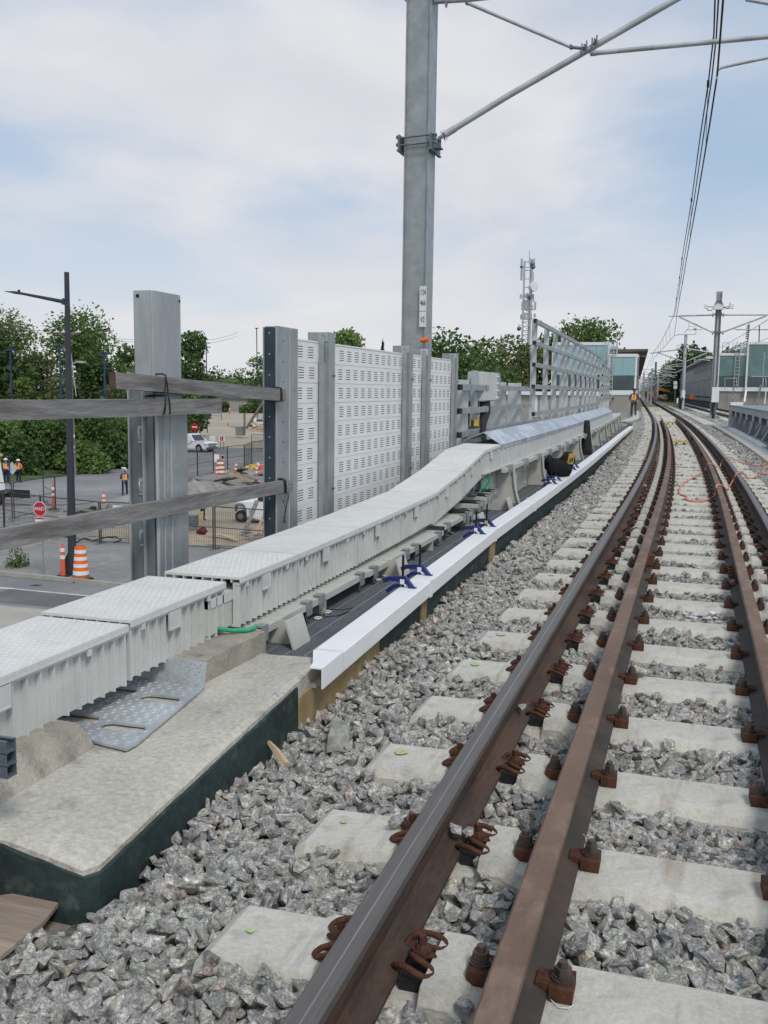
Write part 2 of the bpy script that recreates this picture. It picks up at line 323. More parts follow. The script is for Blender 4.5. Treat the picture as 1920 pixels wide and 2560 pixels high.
def stone_mat():
    m = bpy.data.materials.new('ballast stone'); m.use_nodes = True; t = m.node_tree; b = t.nodes['Principled BSDF']; b.inputs['Roughness'].default_value = .88
    b.inputs['Specular IOR Level'].default_value = .25
    tc = t.nodes.new('ShaderNodeTexCoord'); oi = t.nodes.new('ShaderNodeObjectInfo')
    ml = t.nodes.new('ShaderNodeMath'); ml.operation = 'MULTIPLY'; ml.inputs[1].default_value = 91; t.links.new(oi.outputs['Random'], ml.inputs[0])
    ad = t.nodes.new('ShaderNodeVectorMath'); ad.operation = 'ADD'; t.links.new(tc.outputs['Object'], ad.inputs[0]); t.links.new(ml.outputs[0], ad.inputs[1])
    mpn = t.nodes.new('ShaderNodeMapping'); mpn.inputs['Scale'].default_value = (1, 1, 3.2); mpn.inputs['Rotation'].default_value = (.5, .3, .2); t.links.new(ad.outputs[0], mpn.inputs[0])
    n = t.nodes.new('ShaderNodeTexNoise'); n.inputs['Scale'].default_value = 2.0; n.inputs['Detail'].default_value = 9; n.inputs['Roughness'].default_value = .72; n.inputs['Distortion'].default_value = .6
    t.links.new(mpn.outputs[0], n.inputs[0])
    r = t.nodes.new('ShaderNodeValToRGB'); els = r.color_ramp.elements
    els[0].position = .30; els[0].color = (.15, .147, .14, 1); els[1].position = .68; els[1].color = (.66, .64, .6, 1)
    q = els.new(.5); q.color = (.31, .302, .285, 1)
    t.links.new(n.outputs[0], r.inputs[0])
    tint = t.nodes.new('ShaderNodeValToRGB'); tint.color_ramp.interpolation = 'CONSTANT'; te = tint.color_ramp.elements
    te[0].position = 0; te[0].color = (1, 1, 1, 1); te[1].position = .35; te[1].color = (.86, .87, .9, 1)
    for p_, c_ in ((.55, (1.12, 1.1, 1.05, 1)), (.72, (.72, .74, .76, 1)), (.84, (.93, .97, .92, 1)), (.965, (1.15, .99, .93, 1)), (.985, (1.2, 1.13, 1.02, 1))):
        k = te.new(p_); k.color = c_
    t.links.new(oi.outputs['Random'], tint.inputs[0])
    nf = t.nodes.new('ShaderNodeTexNoise'); nf.inputs['Scale'].default_value = 9; nf.inputs['Detail'].default_value = 6; nf.inputs['Roughness'].default_value = .8; t.links.new(ad.outputs[0], nf.inputs[0])
    rf = t.nodes.new('ShaderNodeValToRGB'); rf.color_ramp.elements[0].position = .36; rf.color_ramp.elements[0].color = (.5, .5, .5, 1); rf.color_ramp.elements[1].position = .66; rf.color_ramp.elements[1].color = (1.75, 1.75, 1.72, 1); t.links.new(nf.outputs[0], rf.inputs[0])
    mf = t.nodes.new('ShaderNodeMixRGB'); mf.blend_type = 'MULTIPLY'; mf.inputs[0].default_value = 1; t.links.new(r.outputs[0], mf.inputs[1]); t.links.new(rf.outputs[0], mf.inputs[2])
    mx = t.nodes.new('ShaderNodeMixRGB'); mx.blend_type = 'MULTIPLY'; mx.inputs[0].default_value = 1; t.links.new(mf.outputs[0], mx.inputs[1]); t.links.new(tint.outputs[0], mx.inputs[2])
    t.links.new(mx.outputs[0], b.inputs['Base Color'])
    bn = t.nodes.new('ShaderNodeBump'); bn.inputs['Strength'].default_value = .5; bn.inputs['Distance'].default_value = .004; t.links.new(n.outputs[0], bn.inputs['Height']); t.links.new(bn.outputs[0], b.inputs['Normal'])
    return m
M['stone'] = stone_mat()
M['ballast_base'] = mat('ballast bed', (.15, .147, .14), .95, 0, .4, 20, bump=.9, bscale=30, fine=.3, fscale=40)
M['ballast_far'] = mat('far ballast', (.2, .197, .19), .95, 0, .3, 10, bump=.9, bscale=14, fine=.35, fscale=12)

def leaf_mat(name, c1, c2_):
    m = bpy.data.materials.new(name); m.use_nodes = True; t = m.node_tree; b = t.nodes['Principled BSDF']; b.inputs['Roughness'].default_value = .75; b.inputs['Specular IOR Level'].default_value = .2
    tc = t.nodes.new('ShaderNodeTexCoord'); n = t.nodes.new('ShaderNodeTexNoise'); n.inputs['Scale'].default_value = .9; n.inputs['Detail'].default_value = 8; n.inputs['Roughness'].default_value = .7; t.links.new(tc.outputs['Object'], n.inputs[0])
    oi = t.nodes.new('ShaderNodeObjectInfo')
    r = t.nodes.new('ShaderNodeValToRGB'); r.color_ramp.elements[0].position = .35; r.color_ramp.elements[1].position = .65
    r.color_ramp.elements[0].color = c1 + (1,); r.color_ramp.elements[1].color = c2_ + (1,); t.links.new(n.outputs[0], r.inputs[0])
    hs_ = t.nodes.new('ShaderNodeHueSaturation'); mr_ = t.nodes.new('ShaderNodeMapRange'); mr_.inputs[3].default_value = .8; mr_.inputs[4].default_value = 1.25
    t.links.new(oi.outputs['Random'], mr_.inputs[0]); t.links.new(mr_.outputs[0], hs_.inputs['Value']); t.links.new(r.outputs[0], hs_.inputs['Color'])
    t.links.new(hs_.outputs[0], b.inputs['Base Color']); b.inputs['Subsurface Weight'].default_value = 0
    tr = t.nodes.new('ShaderNodeBsdfTranslucent'); t.links.new(hs_.outputs[0], tr.inputs[0]); ms = t.nodes.new('ShaderNodeMixShader'); ms.inputs[0].default_value = .25
    o = t.nodes['Material Output']; t.links.new(b.outputs[0], ms.inputs[1]); t.links.new(tr.outputs[0], ms.inputs[2]); t.links.new(ms.outputs[0], o.inputs[0])
    return m
M['leaf'] = leaf_mat('mid green leaves', (.08, .145, .045), (.18, .27, .08))
M['leaf_dk'] = leaf_mat('dark green leaves', (.055, .105, .038), (.125, .195, .065))
M['leaf_lt'] = leaf_mat('yellow green leaves', (.08, .13, .03), (.17, .24, .06))
M['leaf_br'] = leaf_mat('olive brown twigs', (.095, .13, .05), (.19, .235, .09))
M['conifer'] = leaf_mat('conifer needles', (.02, .035, .022), (.04, .06, .035))
# ================================================================== THE SETTING
GZ = -5.5
def sheet(name, pts, z, mt):
    mb = MB(); mb.add([(x, y, z) for x, y in pts], [tuple(range(len(pts)))]); return struct(name, mb, M[mt])
mb = MB(); n = 24
R_ = 1500
mb.add([(R_ * math.cos(2 * math.pi * i / n), R_ * math.sin(2 * math.pi * i / n), GZ - .03) for i in range(n)], [tuple(range(n))])
struct('ground', mb, M['field'])
# lower level west of the line, all on the street level
sheet('gravel_ground', [(-60, 27), (-3.0, 27), (-3.0, 90), (-40, 92), (-46, 60), (-60, 50)], GZ - .02, 'gravelgrey')
def dirtmound(name, poly_c, rx, ry, h, mt, seed, n=26):
    mb = MB(); r0 = random.Random(seed); vs = []; fs = []
    K = 9
    for i in range(K + 1):
        for j in range(n):
            a = 2 * math.pi * j / n; q = i / K
            w = 1 + .18 * math.sin(3 * a + seed) + .1 * math.sin(7 * a + 2 * seed)
            hh = h * (math.cos(q * math.pi) * .5 + .5) * (.7 + .5 * r0.random())
            vs.append((poly_c[0] + rx * q * w * math.cos(a), poly_c[1] + ry * q * w * math.sin(a), GZ - .01 + (hh if q < 1 else -.05)))
    for i in range(K):
        for j in range(n): fs.append((i * n + j, (i + 1) * n + j, (i + 1) * n + (j + 1) % n, i * n + (j + 1) % n))
    mb.add(vs, fs); return obj(name, mb, M[mt], kind='structure')
sheet('gravel_yard', [(-200, 268), (-66, 104), (-50, 100), (-30, 100), (-3, 110), (-3, 268)], GZ, 'dirt2')
sheet('grass_verge', [(-58, 38), (-46, 56), (-44.4, 72), (-52, 88), (-72, 96), (-100, 110), (-130, 60)], GZ - .005, 'grass')
sheet('grass_bank', [(-49, 97), (-36, 82), (-3, 96), (-3, 112), (-30, 106), (-46.5, 104)], GZ + .004, 'grass')
sheet('street', [(-60, 22), (-46, 41), (-38, 46), (-34, 48), (-33.4, 53), (-35.2, 62), (-36, 72), (-38, 84), (-30, 92), (-3, 99), (-3, 104), (-34, 100), (-52, 101), (-56, 98), (-50, 86), (-45.5, 73), (-45.2, 62), (-46, 57), (-52, 50), (-70, 34)], GZ + .008, 'asphalt')
sheet('apron', [(-28, 28.9), (-3, 28.2), (-3, 37.2), (-19.3, 37), (-25.5, 37.2), (-27, 33)], GZ + .012, 'asphalt_lt')
sheet('underpass_road', [(-60, 8), (-1, 8), (-1, 28.3), (-18.6, 28.55), (-23.7, 28.9), (-60, 31)], GZ + .004, 'asphalt')
sheet('parking_bay', [(-21.9, 25.2), (-21.75, 27.15), (-12, 26.9), (-12, 25.2)], GZ + .008, 'asphalt_dk')
mb = MB(); mb.add([(-24, 26.55, GZ + .012), (-21.7, 27.02, GZ + .012), (-21.8, 27.2, GZ + .012), (-24, 26.95, GZ + .012)], [(0, 1, 2, 3)])
mb.add([(-21.8, 27.02, GZ + .013), (-10, 26.74, GZ + .013), (-10, 26.82, GZ + .013), (-21.8, 27.14, GZ + .013)], [(0, 1, 2, 3)])
struct('road_marking', mb, M['paint_w'])
sheet('paving', [(-40, 20), (-8, 20), (-8, 24.85), (-40, 24.9)], GZ + .012, 'conc_lt')
sheet('sand_ground', [(-27.2, 57), (-26.4, 38.1), (-3, 37.6), (-3, 60)], GZ + .004, 'dirt')
mb = MB()
kp = [(-60, 31.2), (-40, 30.0), (-23.75, 28.95), (-21.76, 28.86), (-18.5, 28.6), (-3, 28.2)]
for i, (a, b) in enumerate(zip(kp, kp[1:])):
    nseg = max(1, int(math.dist(a, b) / 2))
    for k in range(nseg):
        p = [a[j] + (b[j] - a[j]) * k / nseg for j in (0, 1)]; q = [a[j] + (b[j] - a[j]) * (k + 1) / nseg for j in (0, 1)]
        d = (Vector((q[0], q[1])) - Vector((p[0], p[1]))).normalized() * .012
        mb.beam((p[0] + d.x, p[1] + d.y, GZ + .07), (q[0] - d.x, q[1] - d.y, GZ + .07), .17, .16)
struct('kerb', mb, M['kerb'])
dirtmound('dirt_mound', (-31, 56), 3.6, 9, .9, 'gravelgrey', 2)
dirtmound('dirt_mound', (-32.5, 65), 2.6, 9, .7, 'dirt', 5)
dirtmound('dirt_mound', (-28, 42.5), 5.5, 2.0, .45, 'gravelgrey', 9)
dirtmound('dirt_mound', (-22.2, 38.7), 3.2, .9, .3, 'dirt', 11)
mb = MB(); r0 = random.Random(3)
for (cx0, cy0, sx0, sy0, k) in ((-30.4, 58.3, .9, 1.6, 5), (-29.6, 61.5, 1.5, 2.0, 4), (-31.2, 63.8, 2.0, 3.5, 5), (-28.8, 65.0, 1.2, 2, 3), (-29.5, 44.3, 2.2, .8, 5)):
    for j in range(k):
        mb.obox((cx0 + r0.uniform(-sx0, sx0), cy0 + r0.uniform(-sy0, sy0), GZ + r0.uniform(.45, .85) * (1 if cy0 > 50 else .5)), (r0.uniform(.7, 1.6), r0.uniform(.8, 2), .09), (r0.uniform(-.25, .25), r0.uniform(-.3, .3), r0.uniform(0, 3)))
obj('broken_asphalt_rubble', mb, M['asphalt_lt'], kind='stuff')

# railway formation: deck slab with ballast bed, carried from the abutment over the street to the stations
mb = MB()
path = [(0, y, 0) for y in ysteps(-4, 420)]
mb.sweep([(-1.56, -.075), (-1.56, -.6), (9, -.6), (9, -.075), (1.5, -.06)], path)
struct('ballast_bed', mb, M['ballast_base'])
mb = MB(); path = [(0, y, 0) for y in ysteps(48, 420, 4)]
mb.sweep([(-2.0, -.052), (9.0, -.052), (9, -.3), (-2.0, -.3)], path)
struct('ballast_bed', mb, M['ballast_far'])
mb = MB(); path = [(0, y, 0) for y in ysteps(45, 420, 4)]
mb.sweep([(-1.9, -.1), (-3.2, -.12), (-12, GZ - .1), (12, GZ - .1), (10, -.31), (-1.9, -.31)], path)
struct('embankment', mb, M['gravelgrey'])
mb = MB(); mb.box(-2.95, 6, -4, 3.55, GZ - .2, -.08); mb.box(-2.95, 6, -4, 4.1, GZ - .2, -.62)
struct('abutment', mb, M['concrete_dk'])
# the ballast stones: real stones scattered with geometry nodes
def stone_mesh(seed, k=11):
    r0 = random.Random(seed); bm = bmesh.new()
    for i in range(k):
        v = Vector((r0.gauss(0, 1), r0.gauss(0, 1), r0.gauss(0, 1))).normalized() * r0.uniform(.8, 1.12)
        bm.verts.new((v.x * .56, v.y * .44, v.z * .36))
    bmesh.ops.convex_hull(bm, input=bm.verts); bmesh.ops.delete(bm, geom=[v for v in bm.verts if not v.link_faces], context='VERTS')
    bmesh.ops.triangulate(bm, faces=bm.faces); bmesh.ops.subdivide_edges(bm, edges=list(bm.edges), cuts=1, use_grid_fill=True)
    for v in bm.verts: v.co += Vector((r0.uniform(-1, 1), r0.uniform(-1, 1), r0.uniform(-1, 1))) * .028
    bmesh.ops.bevel(bm, geom=list(bm.edges), offset=.012, segments=1, affect='EDGES', clamp_overlap=True)
    me = bpy.data.meshes.new('stone'); bm.to_mesh(me); bm.free(); me.materials.append(M['stone']); return me
stone_meshes = [stone_mesh(s, 9 + s % 5) for s in range(14)]
stone_col = bpy.data.collections.new('stone_shapes')
for s_, me in enumerate(stone_meshes):
    o = bpy.data.objects.new('stone_shape', me); stone_col.objects.link(o)
SP = .649; SY0 = 2.155
def slat(L, y):   # is the point on a sleeper?
    k = (y - SY0) / SP; return abs(k - round(k)) * SP
pts = []; scl = []
def scatter(y0, y1, l0, l1, sp, size, zz, keep=1., jit=.5, fn=None):
    ny = int((y1 - y0) / sp); nx = int((l1 - l0) / sp)
    Y, X = np.meshgrid(np.arange(ny), np.arange(nx), indexing='ij')
    Y = y0 + (Y + .5 + rng.uniform(-jit, jit, Y.shape)) * sp; X = l0 + (X + .5 + rng.uniform(-jit, jit, X.shape)) * sp
    Y = Y.ravel(); X = X.ravel(); k = (Y - SY0) / SP; d = np.abs(k - np.round(k)) * SP
    ok = rng.random(Y.shape) < keep
    on = (d < .128 + size * .22) & (X > -1.13 - size * .2) & (X < 1.17 + size * .2); ok &= ~on
    ok &= ~((np.abs(X + .675) < .075) & (zz > -.03)) & ~((np.abs(X - .725) < .075) & (zz > -.03))
    if fn is not None: ok &= fn(X, Y)
    X = X[ok]; Y = Y[ok]; d = d[ok]
    cx_ = np.interp(Y, _ys, _cc); h_ = np.interp(Y, _ys, _hd)
    sz = size * rng.lognormal(0, .24, X.shape)
    nsmooth = .012 * np.sin(X * 5.1 + Y * 3.3) + .010 * np.sin(X * 11 - Y * 7)
    z = zz + nsmooth + rng.uniform(-.012, .012, X.shape) + .018 * np.clip((d - .16) / .15, -.5, 1) * (np.abs(X) < 1.1) * -1
    pts.append(np.stack([X + cx_, Y, z], 1)); scl.append(sz)
wall = lambda X, Y: (Y < 2.05) | (X > -1.47 - .05 * np.clip((Y - 2.1), 0, 2))
scatter(.9, 8.0, -2.9, 1.75, .041, .066, -.062, fn=wall)
scatter(.9, 8.0, -2.9, 1.75, .040, .058, -.040, keep=.75, fn=wall)
scatter(.9, 8.0, -1.55, 1.75, .05, .05, -.022, keep=.45, fn=wall)
pth = lambda X, Y: wall(X, Y) & ~((X > 1.53) & (X < 2.12) & (Y > 13.8))
scatter(8.0, 20, -1.56, 2.3, .050, .075, -.055, fn=pth)
scatter(8.0, 20, -1.56, 2.3, .060, .066, -.034, keep=.7, fn=pth)
scatter(20, 48, -1.6, 3.0, .085, .11, -.05, fn=lambda X, Y: ~((X > 1.6) & (X < np.interp(Y, [20, 27, 33, 44.2], [2.1, 2.1, 2.2, 2.5])) & (Y < 45.3)))
scatter(48, 80, -2.2, 5.5, .15, .15, -.06, fn=lambda X, Y: ~((X > 1.4) & (X < 2.0)) & ~((X < -1.33) & (X > -2.3)))
PTS = np.concatenate(pts); SCL = np.concatenate(scl)
# a few stones lying on the sleepers, the rail feet and against the kerb
extra = [(-.84, 2.83, .035, .075), (-.80, 2.86, .03, .05), (-.638, 2.78, .055, .06), (-.60, 2.80, .05, .05), (-.55, 2.72, .0, .05), (-.52, 2.66, -.01, .055),
         (-.20, 2.35, .01, .06), (-.43, 2.02, .01, .055), (-.22, 3.55, .02, .06), (-.97, 6.8, .03, .05), (-.2, 4.85, .03, .09), (-.64, 4.0, .06, .06)]
PTS = np.concatenate([PTS, np.array([e[:3] for e in extra])]); SCL = np.concatenate([SCL, np.array([e[3] for e in extra])])
me = bpy.data.meshes.new('ballast_points'); me.vertices.add(len(PTS)); me.vertices.foreach_set('co', PTS.ravel().astype(np.float32))
a_ = me.attributes.new('scl', 'FLOAT', 'POINT'); a_.data.foreach_set('value', SCL.astype(np.float32))
a_ = me.attributes.new('rot', 'FLOAT_VECTOR', 'POINT')
rt = np.stack([rng.normal(0, .55, len(PTS)), rng.normal(0, .55, len(PTS)), rng.uniform(0, 6.28, len(PTS))], 1); a_.data.foreach_set('vector', rt.ravel().astype(np.float32))
a_ = me.attributes.new('idx', 'INT', 'POINT'); a_.data.foreach_set('value', rng.integers(0, len(stone_meshes), len(PTS)).astype(np.int32))
bal = bpy.data.objects.new('ballast_gravel', me); COL.objects.link(bal); bal['kind'] = 'stuff'; bal['label'] = 'grey crushed stone ballast between and beside the sleepers'
ng = bpy.data.node_groups.new('ballast', 'GeometryNodeTree')
ng.interface.new_socket('Geometry', in_out='INPUT', socket_type='NodeSocketGeometry'); ng.interface.new_socket('Geometry', in_out='OUTPUT', socket_type='NodeSocketGeometry')
gi = ng.nodes.new('NodeGroupInput'); go = ng.nodes.new('NodeGroupOutput'); m2p = ng.nodes.new('GeometryNodeMeshToPoints'); iop = ng.nodes.new('GeometryNodeInstanceOnPoints')
ci = ng.nodes.new('GeometryNodeCollectionInfo'); ci.inputs[0].default_value = stone_col; ci.inputs['Separate Children'].default_value = True; ci.inputs['Reset Children'].default_value = True
def attr(nm, tp):
    q = ng.nodes.new('GeometryNodeInputNamedAttribute'); q.data_type = tp; q.inputs[0].default_value = nm; return q.outputs[0]
L_ = ng.links.new
L_(gi.outputs[0], m2p.inputs[0]); L_(m2p.outputs[0], iop.inputs['Points']); L_(ci.outputs[0], iop.inputs['Instance'])
iop.inputs['Pick Instance'].default_value = True; L_(attr('idx', 'INT'), iop.inputs['Instance Index'])
L_(attr('rot', 'FLOAT_VECTOR'), iop.inputs['Rotation']); L_(attr('scl', 'FLOAT'), iop.inputs['Scale']); L_(iop.outputs[0], go.inputs[0])
mo = bal.modifiers.new('ballast', 'NODES'); mo.node_group = ng

# ================================================================== THE TRACK
track = thing('railway_track', 'curving railway track nearest the camera with brown guard rails and pale concrete sleepers', 'railway track', (0, 2, 0))
def rail_prof(hw, H, foot, base=.0):
    return [(-foot, base), (foot, base), (foot, base + .012), (foot * .35, base + .03), (.009, base + .05), (.009, base + H - .05), (hw * .9, base + H - .036), (hw, base + H - .03), (hw, base + H - .008), (hw - .007, base + H),
            (.006, base + H), (.002, base + H), (-hw + .007, base + H), (-hw, base + H - .008), (-hw, base + H - .03), (-hw * .9, base + H - .036), (-.009, base + H - .05), (-.009, base + .05), (-foot * .35, base + .03), (-foot, base + .012)]
pm = [0] * 20; pm[7] = 1; pm[8] = 1; pm[9] = 1; pm[10] = 2; pm[11] = 1; pm[12] = 1
def rail(l, y0, y1, parent, hw=.034, H=.175, foot=.067, name='running_rail', mats=('rail_side', 'rail_head'), base=-.0, lfn=None):
    mb = MB(); ys = ysteps(y0, y1, .5 if y1 < 45 else 1.0)
    mb.sweep(rail_prof(hw, H, foot, base), [((lfn(y) if lfn else l), y, 0) for y in ys], mats=pm)
    return obj(name, mb, [M[mats[0]], M[mats[1]], M['rail_gauge'] if mats[1] == 'rail_head' else M[mats[1]]], parent)
LR, RR = -.675, .725; LG, RG = -.325, .375
rail(LR, .4, 260, track); rail(RR, .4, 260, track)
def gl(y): return LG if y < 44 else LG - (y - 44) * .0
def gr(y): return RG
for l, yj in ((LG, 7.85), (RG, 7.6)):
    g1 = rail(l, .4, yj, track, .036, .166, .066, 'guard_rail', ('guard_side', 'guard_top')); 
    g2 = rail(l, yj + .006, 50, track, .036, .166, .066, 'guard_rail', ('guard_side', 'guard_top'))
    mb = MB()
    for sgn in (-1, 1):
        mb.box(l + sgn * .012, l + sgn * .034, yj - .26, yj + .26, .045, .12)
        for k in range(-2, 2): mb.cyl((l + sgn * .03, yj + .07 + k * .13, .08), (l + sgn * .075, yj + .07 + k * .13, .08), .017, 6)
    obj('joint_bar', mb, M['rust'], g1)
    for yy in (22.5, 30, 36):
        mb = MB(); h = hd(yy)
        for sgn in (-1, 1):
            mb.beam(P(l + sgn * .03, yy - .3, .08), P(l + sgn * .03, yy + .3, .08), .03, .075)
        obj('joint_bar', mb, M['rust'], g2)
# sleeper: extruded along X with raised shoulders at the rail seats
def sleeper_mesh():
    z = [(-1.125, -.03), (-1.09, -.004), (-.87, 0), (-.835, .016), (-.806, .016), (-.792, -.024), (-.553, -.024), (-.54, .026), (-.47, .026), (-.43, -.002), (.025, -.002)]
    zz = z + [(.05 - x, q) for x, q in z[:-1][::-1]]
    mb = MB(); prof = [(-.152, -.11), (-.125, .0), (.125, .0), (.152, -.11)]   # y half widths by depth
    n = len(zz); vs = []
    for x, t in zz:
        for (yy, dz) in ((-.155, -.2), (-.146, -.035), (-.122, 0), (.122, 0), (.146, -.035), (.155, -.2)):
            vs.append((x, yy, t + dz if dz > -.1 else -.2))
    fs = []
    for i in range(n - 1):
        for j in range(5): fs.append((i * 6 + j, (i + 1) * 6 + j, (i + 1) * 6 + j + 1, i * 6 + j + 1))
    fs.append(tuple(range(6))); fs.append(tuple((n - 1) * 6 + j for j in range(6))[::-1])
    mb.add(vs, fs)
    return mb.mesh('sleeper', M['sleeper'])
sl_me = sleeper_mesh()
# rail clip: a W-shaped spring rod, its coach screw and the angled guide plate (gauge side of a left rail; +x = away from the rail)
def clip_mesh():
    mb = MB(); mb.cur = 0
    for s in (-1, 1):
        p = [(.026, .0 * s, .03), (.0, .012 * s, .032), (-.018, .018 * s, .034), (-.006, .03 * s, .036), (.03, .036 * s, .026), (.052, .05 * s, .018), (.05, .078 * s, .02), (.026, .09 * s, .028), (-.006, .082 * s, .038), (-.034, .07 * s, .034), (-.048, .058 * s, .022), (-.05, .044 * s, .012)]
        # smooth
        q = [Vector(p[0])]
        for a, b, d in zip(p, p[1:], p[2:]): q += [(Vector(a) + 2 * Vector(b)) / 3, (2 * Vector(b) + Vector(d)) / 3]
        q.append(Vector(p[-1])); mb.tube(q, .0085, 6)
    mb.tube([(.026, -.004, .03), (.036, 0, .03), (.026, .004, .03)], .0085, 6)
    return mb.mesh('rail_clip', M['rust'])
def screw_mesh():
    mb = MB(); mb.cyl((.006, 0, .03), (.006, 0, .046), .026, 12); mb.cyl((.006, 0, .046), (.006, 0, .056), .02, 10, .014); mb.cyl((.006, 0, .056), (.006, 0, .078), .012, 4)
    return mb.mesh('coach_screw', M['rust'])
def guide_mesh():
    mb = MB(); mb.prism_y([(-.03, -.02), (.036, -.02), (.036, .02), (.024, .006), (-.03, .008)], -.078, .078)
    return mb.mesh('guide_plate', M['black'])
def gblock_mesh():   # bolted block holding the foot of a guard rail; +x = away from the rail
    mb = MB(); mb.box(-.022, .032, -.042, .042, -.001, .034); mb.box(-.055, -.022, -.03, .03, .014, .034)
    return mb.mesh('guard_block', M['rust'])
def gbolt_mesh():
    mb = MB(); mb.cyl((.005, 0, .034), (.005, 0, .041), .027, 12); mb.cyl((.005, 0, .041), (.005, 0, .046), .023, 12); mb.cyl((.005, 0, .0465), (.005, 0, .066), .021, 6, .0205, False); mb.cyl((.005, 0, .066), (.005, 0, .080), .012, 8, .011, False)
    return mb.mesh('guard_bolt', M['rust_bolt'])
ME = dict(c=clip_mesh(), s=screw_mesh(), g=guide_mesh(), b=gblock_mesh(), t=gbolt_mesh())
def sub(name, me, parent, x, y, z=0, flip=False, rz=0):
    o = bpy.data.objects.new(name, me); COL.objects.link(o); o.parent = parent; o.location = (x, y, z)
    o.rotation_euler = (0, 0, (math.pi if flip else 0) + rz); return o
nsl = 0
tb = wpos(track)
for k in range(-2, 150):
    y = SY0 + SP * k
    o = bpy.data.objects.new('sleeper', sl_me); COL.objects.link(o); o.parent = track
    o.location = Vector(P(0, y, 0)) - tb; o.rotation_euler = (random.uniform(-.004, .004) if k != 0 else 0, 0, math.atan(-hd(y)) * -1 if False else math.atan(hd(y)) * -1)
    if y < 46:
        for lr, sgn in ((LR, 1), (LR, -1), (RR, 1), (RR, -1)):
            rz = random.uniform(-.06, .06)
            if y < 30: sub('rail_clip', ME['c'], o, lr + sgn * .1, 0, -.0, sgn < 0, rz)
            if y < 20: sub('coach_screw', ME['s'], o, lr + sgn * .1, 0, 0, sgn < 0); sub('guide_plate', ME['g'], o, lr + sgn * .1, 0, -.004, sgn < 0)
            if y >= 30: sub('rail_clip', ME['g'], o, lr + sgn * .1, 0, .015, sgn < 0)
        for lg in (LG, RG):
            for sgn in (-1, 1):
                sub('guard_block', ME['b'], o, lg + sgn * .093, 0, 0, sgn < 0, random.uniform(-.05, .05))
                if y < 30: sub('guard_bolt', ME['t'], o, lg + sgn * .093, 0, 0, sgn < 0, random.uniform(-.3, .3))
    if k in (0, 1, 2, 4, 8, 5):
        px = {0: -1.03, 1: -1.02, 2: -1.02, 4: -1.01, 5: -1.0, 8: -.98}[k]
        mb = MB(); r0 = random.Random(k); rr = .012 if k < 2 else .026
        mb.add([(px + rr * math.cos(a) * r0.uniform(.75, 1.2), (.03 if k else .0) + rr * math.sin(a) * r0.uniform(.75, 1.2), .0035) for a in [i * .628 for i in range(10)]], [tuple(range(10))])
        q = bpy.data.objects.new('paint_mark', mb.mesh('paint_mark', M['limegreen'])); COL.objects.link(q); q.parent = o
# yellow beacon boxes between the rails
for i, (l, y, lab) in enumerate(((-.01, 27.8, 'nearest yellow beacon between the rails, standing on two black feet'), (0, 45.4, 'second yellow beacon between the rails, beyond the guard rail ends'), (.0, 79, 'farthest yellow beacon between the rails near the station'))):
    t = thing('track_beacon', lab, 'beacon', P(l, y, 0), 'yellow beacons between the rails')
    mb = MB(); mb.box(-.2, .2, -.14, .14, .06, .10); mb.box(-.12, .12, -.1, .1, .10, .118); obj('beacon_box', mb, M['yellow'], t, rel=True)
    for sx in (-1, 1):
        mb = MB(); mb.box(sx * .1 - .025, sx * .1 + .025, -.12, .12, 0, .06); obj('foot', mb, M['rust_bolt'], t, rel=True)
# second track
t2 = thing('railway_track', 'far railway track on the right, running behind the masts toward the station', 'railway track', P(4.35, 55, 0))
for l in (3.62, 5.07): rail(l, 40, 330, t2, .034, .175, .067)
b2 = wpos(t2); k = 0; y = 44
while y < 150 and k < 160:
    o = bpy.data.objects.new('sleeper', sl_me); COL.objects.link(o); o.parent = t2; o.location = Vector(P(4.32, y, 0)) - b2; o.rotation_euler = (0, 0, -math.atan(hd(y))); y += SP; k += 1
# ================================================================== ABUTMENT HEAD, beside the near track
ab = thing('concrete_parapet', 'broad grey concrete parapet head with dark green coated side at lower left', 'parapet', (-2.0, 3.2, 0))
mb = MB(); zt = .145
poly = [(-1.505, 2.19), (-1.512, 2.5), (-1.518, 3.0), (-1.522, 3.5), (-1.528, 3.88), (-1.60, 4.02), (-2.02, 4.20), (-2.72, 4.20), (-2.75, 2.15)]
def tz(x, y):
    e_ = .093 + (min(y, 3.9) - 2.19) * .066; q = min(1, max(0, (-x - 1.52) / .27)); return e_ + (zt - e_) * q
bm = bmesh.new(); rows = []
ysn = [2.15, 2.19] + [2.3 + .1 * i for i in range(16)] + [3.88, 3.95, 4.02, 4.11, 4.20]
xsn = [0, .03, .09, .15, .22, .32, .5, .8, 1.22]
rj = random.Random(12)
for y in ysn:
    xe = float(np.interp(y, [2.15, 2.19, 2.5, 3.0, 3.5, 3.88, 4.02, 4.2], [-1.53, -1.505, -1.512, -1.518, -1.522, -1.528, -1.60, -2.02]))
    rows.append([bm.verts.new((xe - (d if d < 1 else 2.75 + xe) , y + (.0), tz(xe - d, y) + rj.uniform(-.0015, .0015) - (.010 if d == 0 or y in (2.15, 4.20) else 0))) for d in xsn])
for r0_, r1_ in zip(rows, rows[1:]):
    for i in range(len(xsn) - 1): bm.faces.new((r0_[i], r1_[i], r1_[i + 1], r0_[i + 1]))
low = [bm.verts.new((r[0].co.x, r[0].co.y, -.35)) for r in rows]
for i in range(len(rows) - 1): bm.faces.new((low[i], low[i + 1], rows[i + 1][0], rows[i][0]))
for r in (rows[0], rows[-1]):
    lw = [bm.verts.new((v.co.x, v.co.y, -.35)) for v in r]
    for i in range(len(r) - 1): bm.faces.new((lw[i], r[i], r[i + 1], lw[i + 1]))
bm.verts.index_update()
mb.add([v.co for v in bm.verts], [[v.index for v in f.verts] for f in bm.faces], False); bm.free()
obj('parapet_body', mb, M['concrete'], ab)
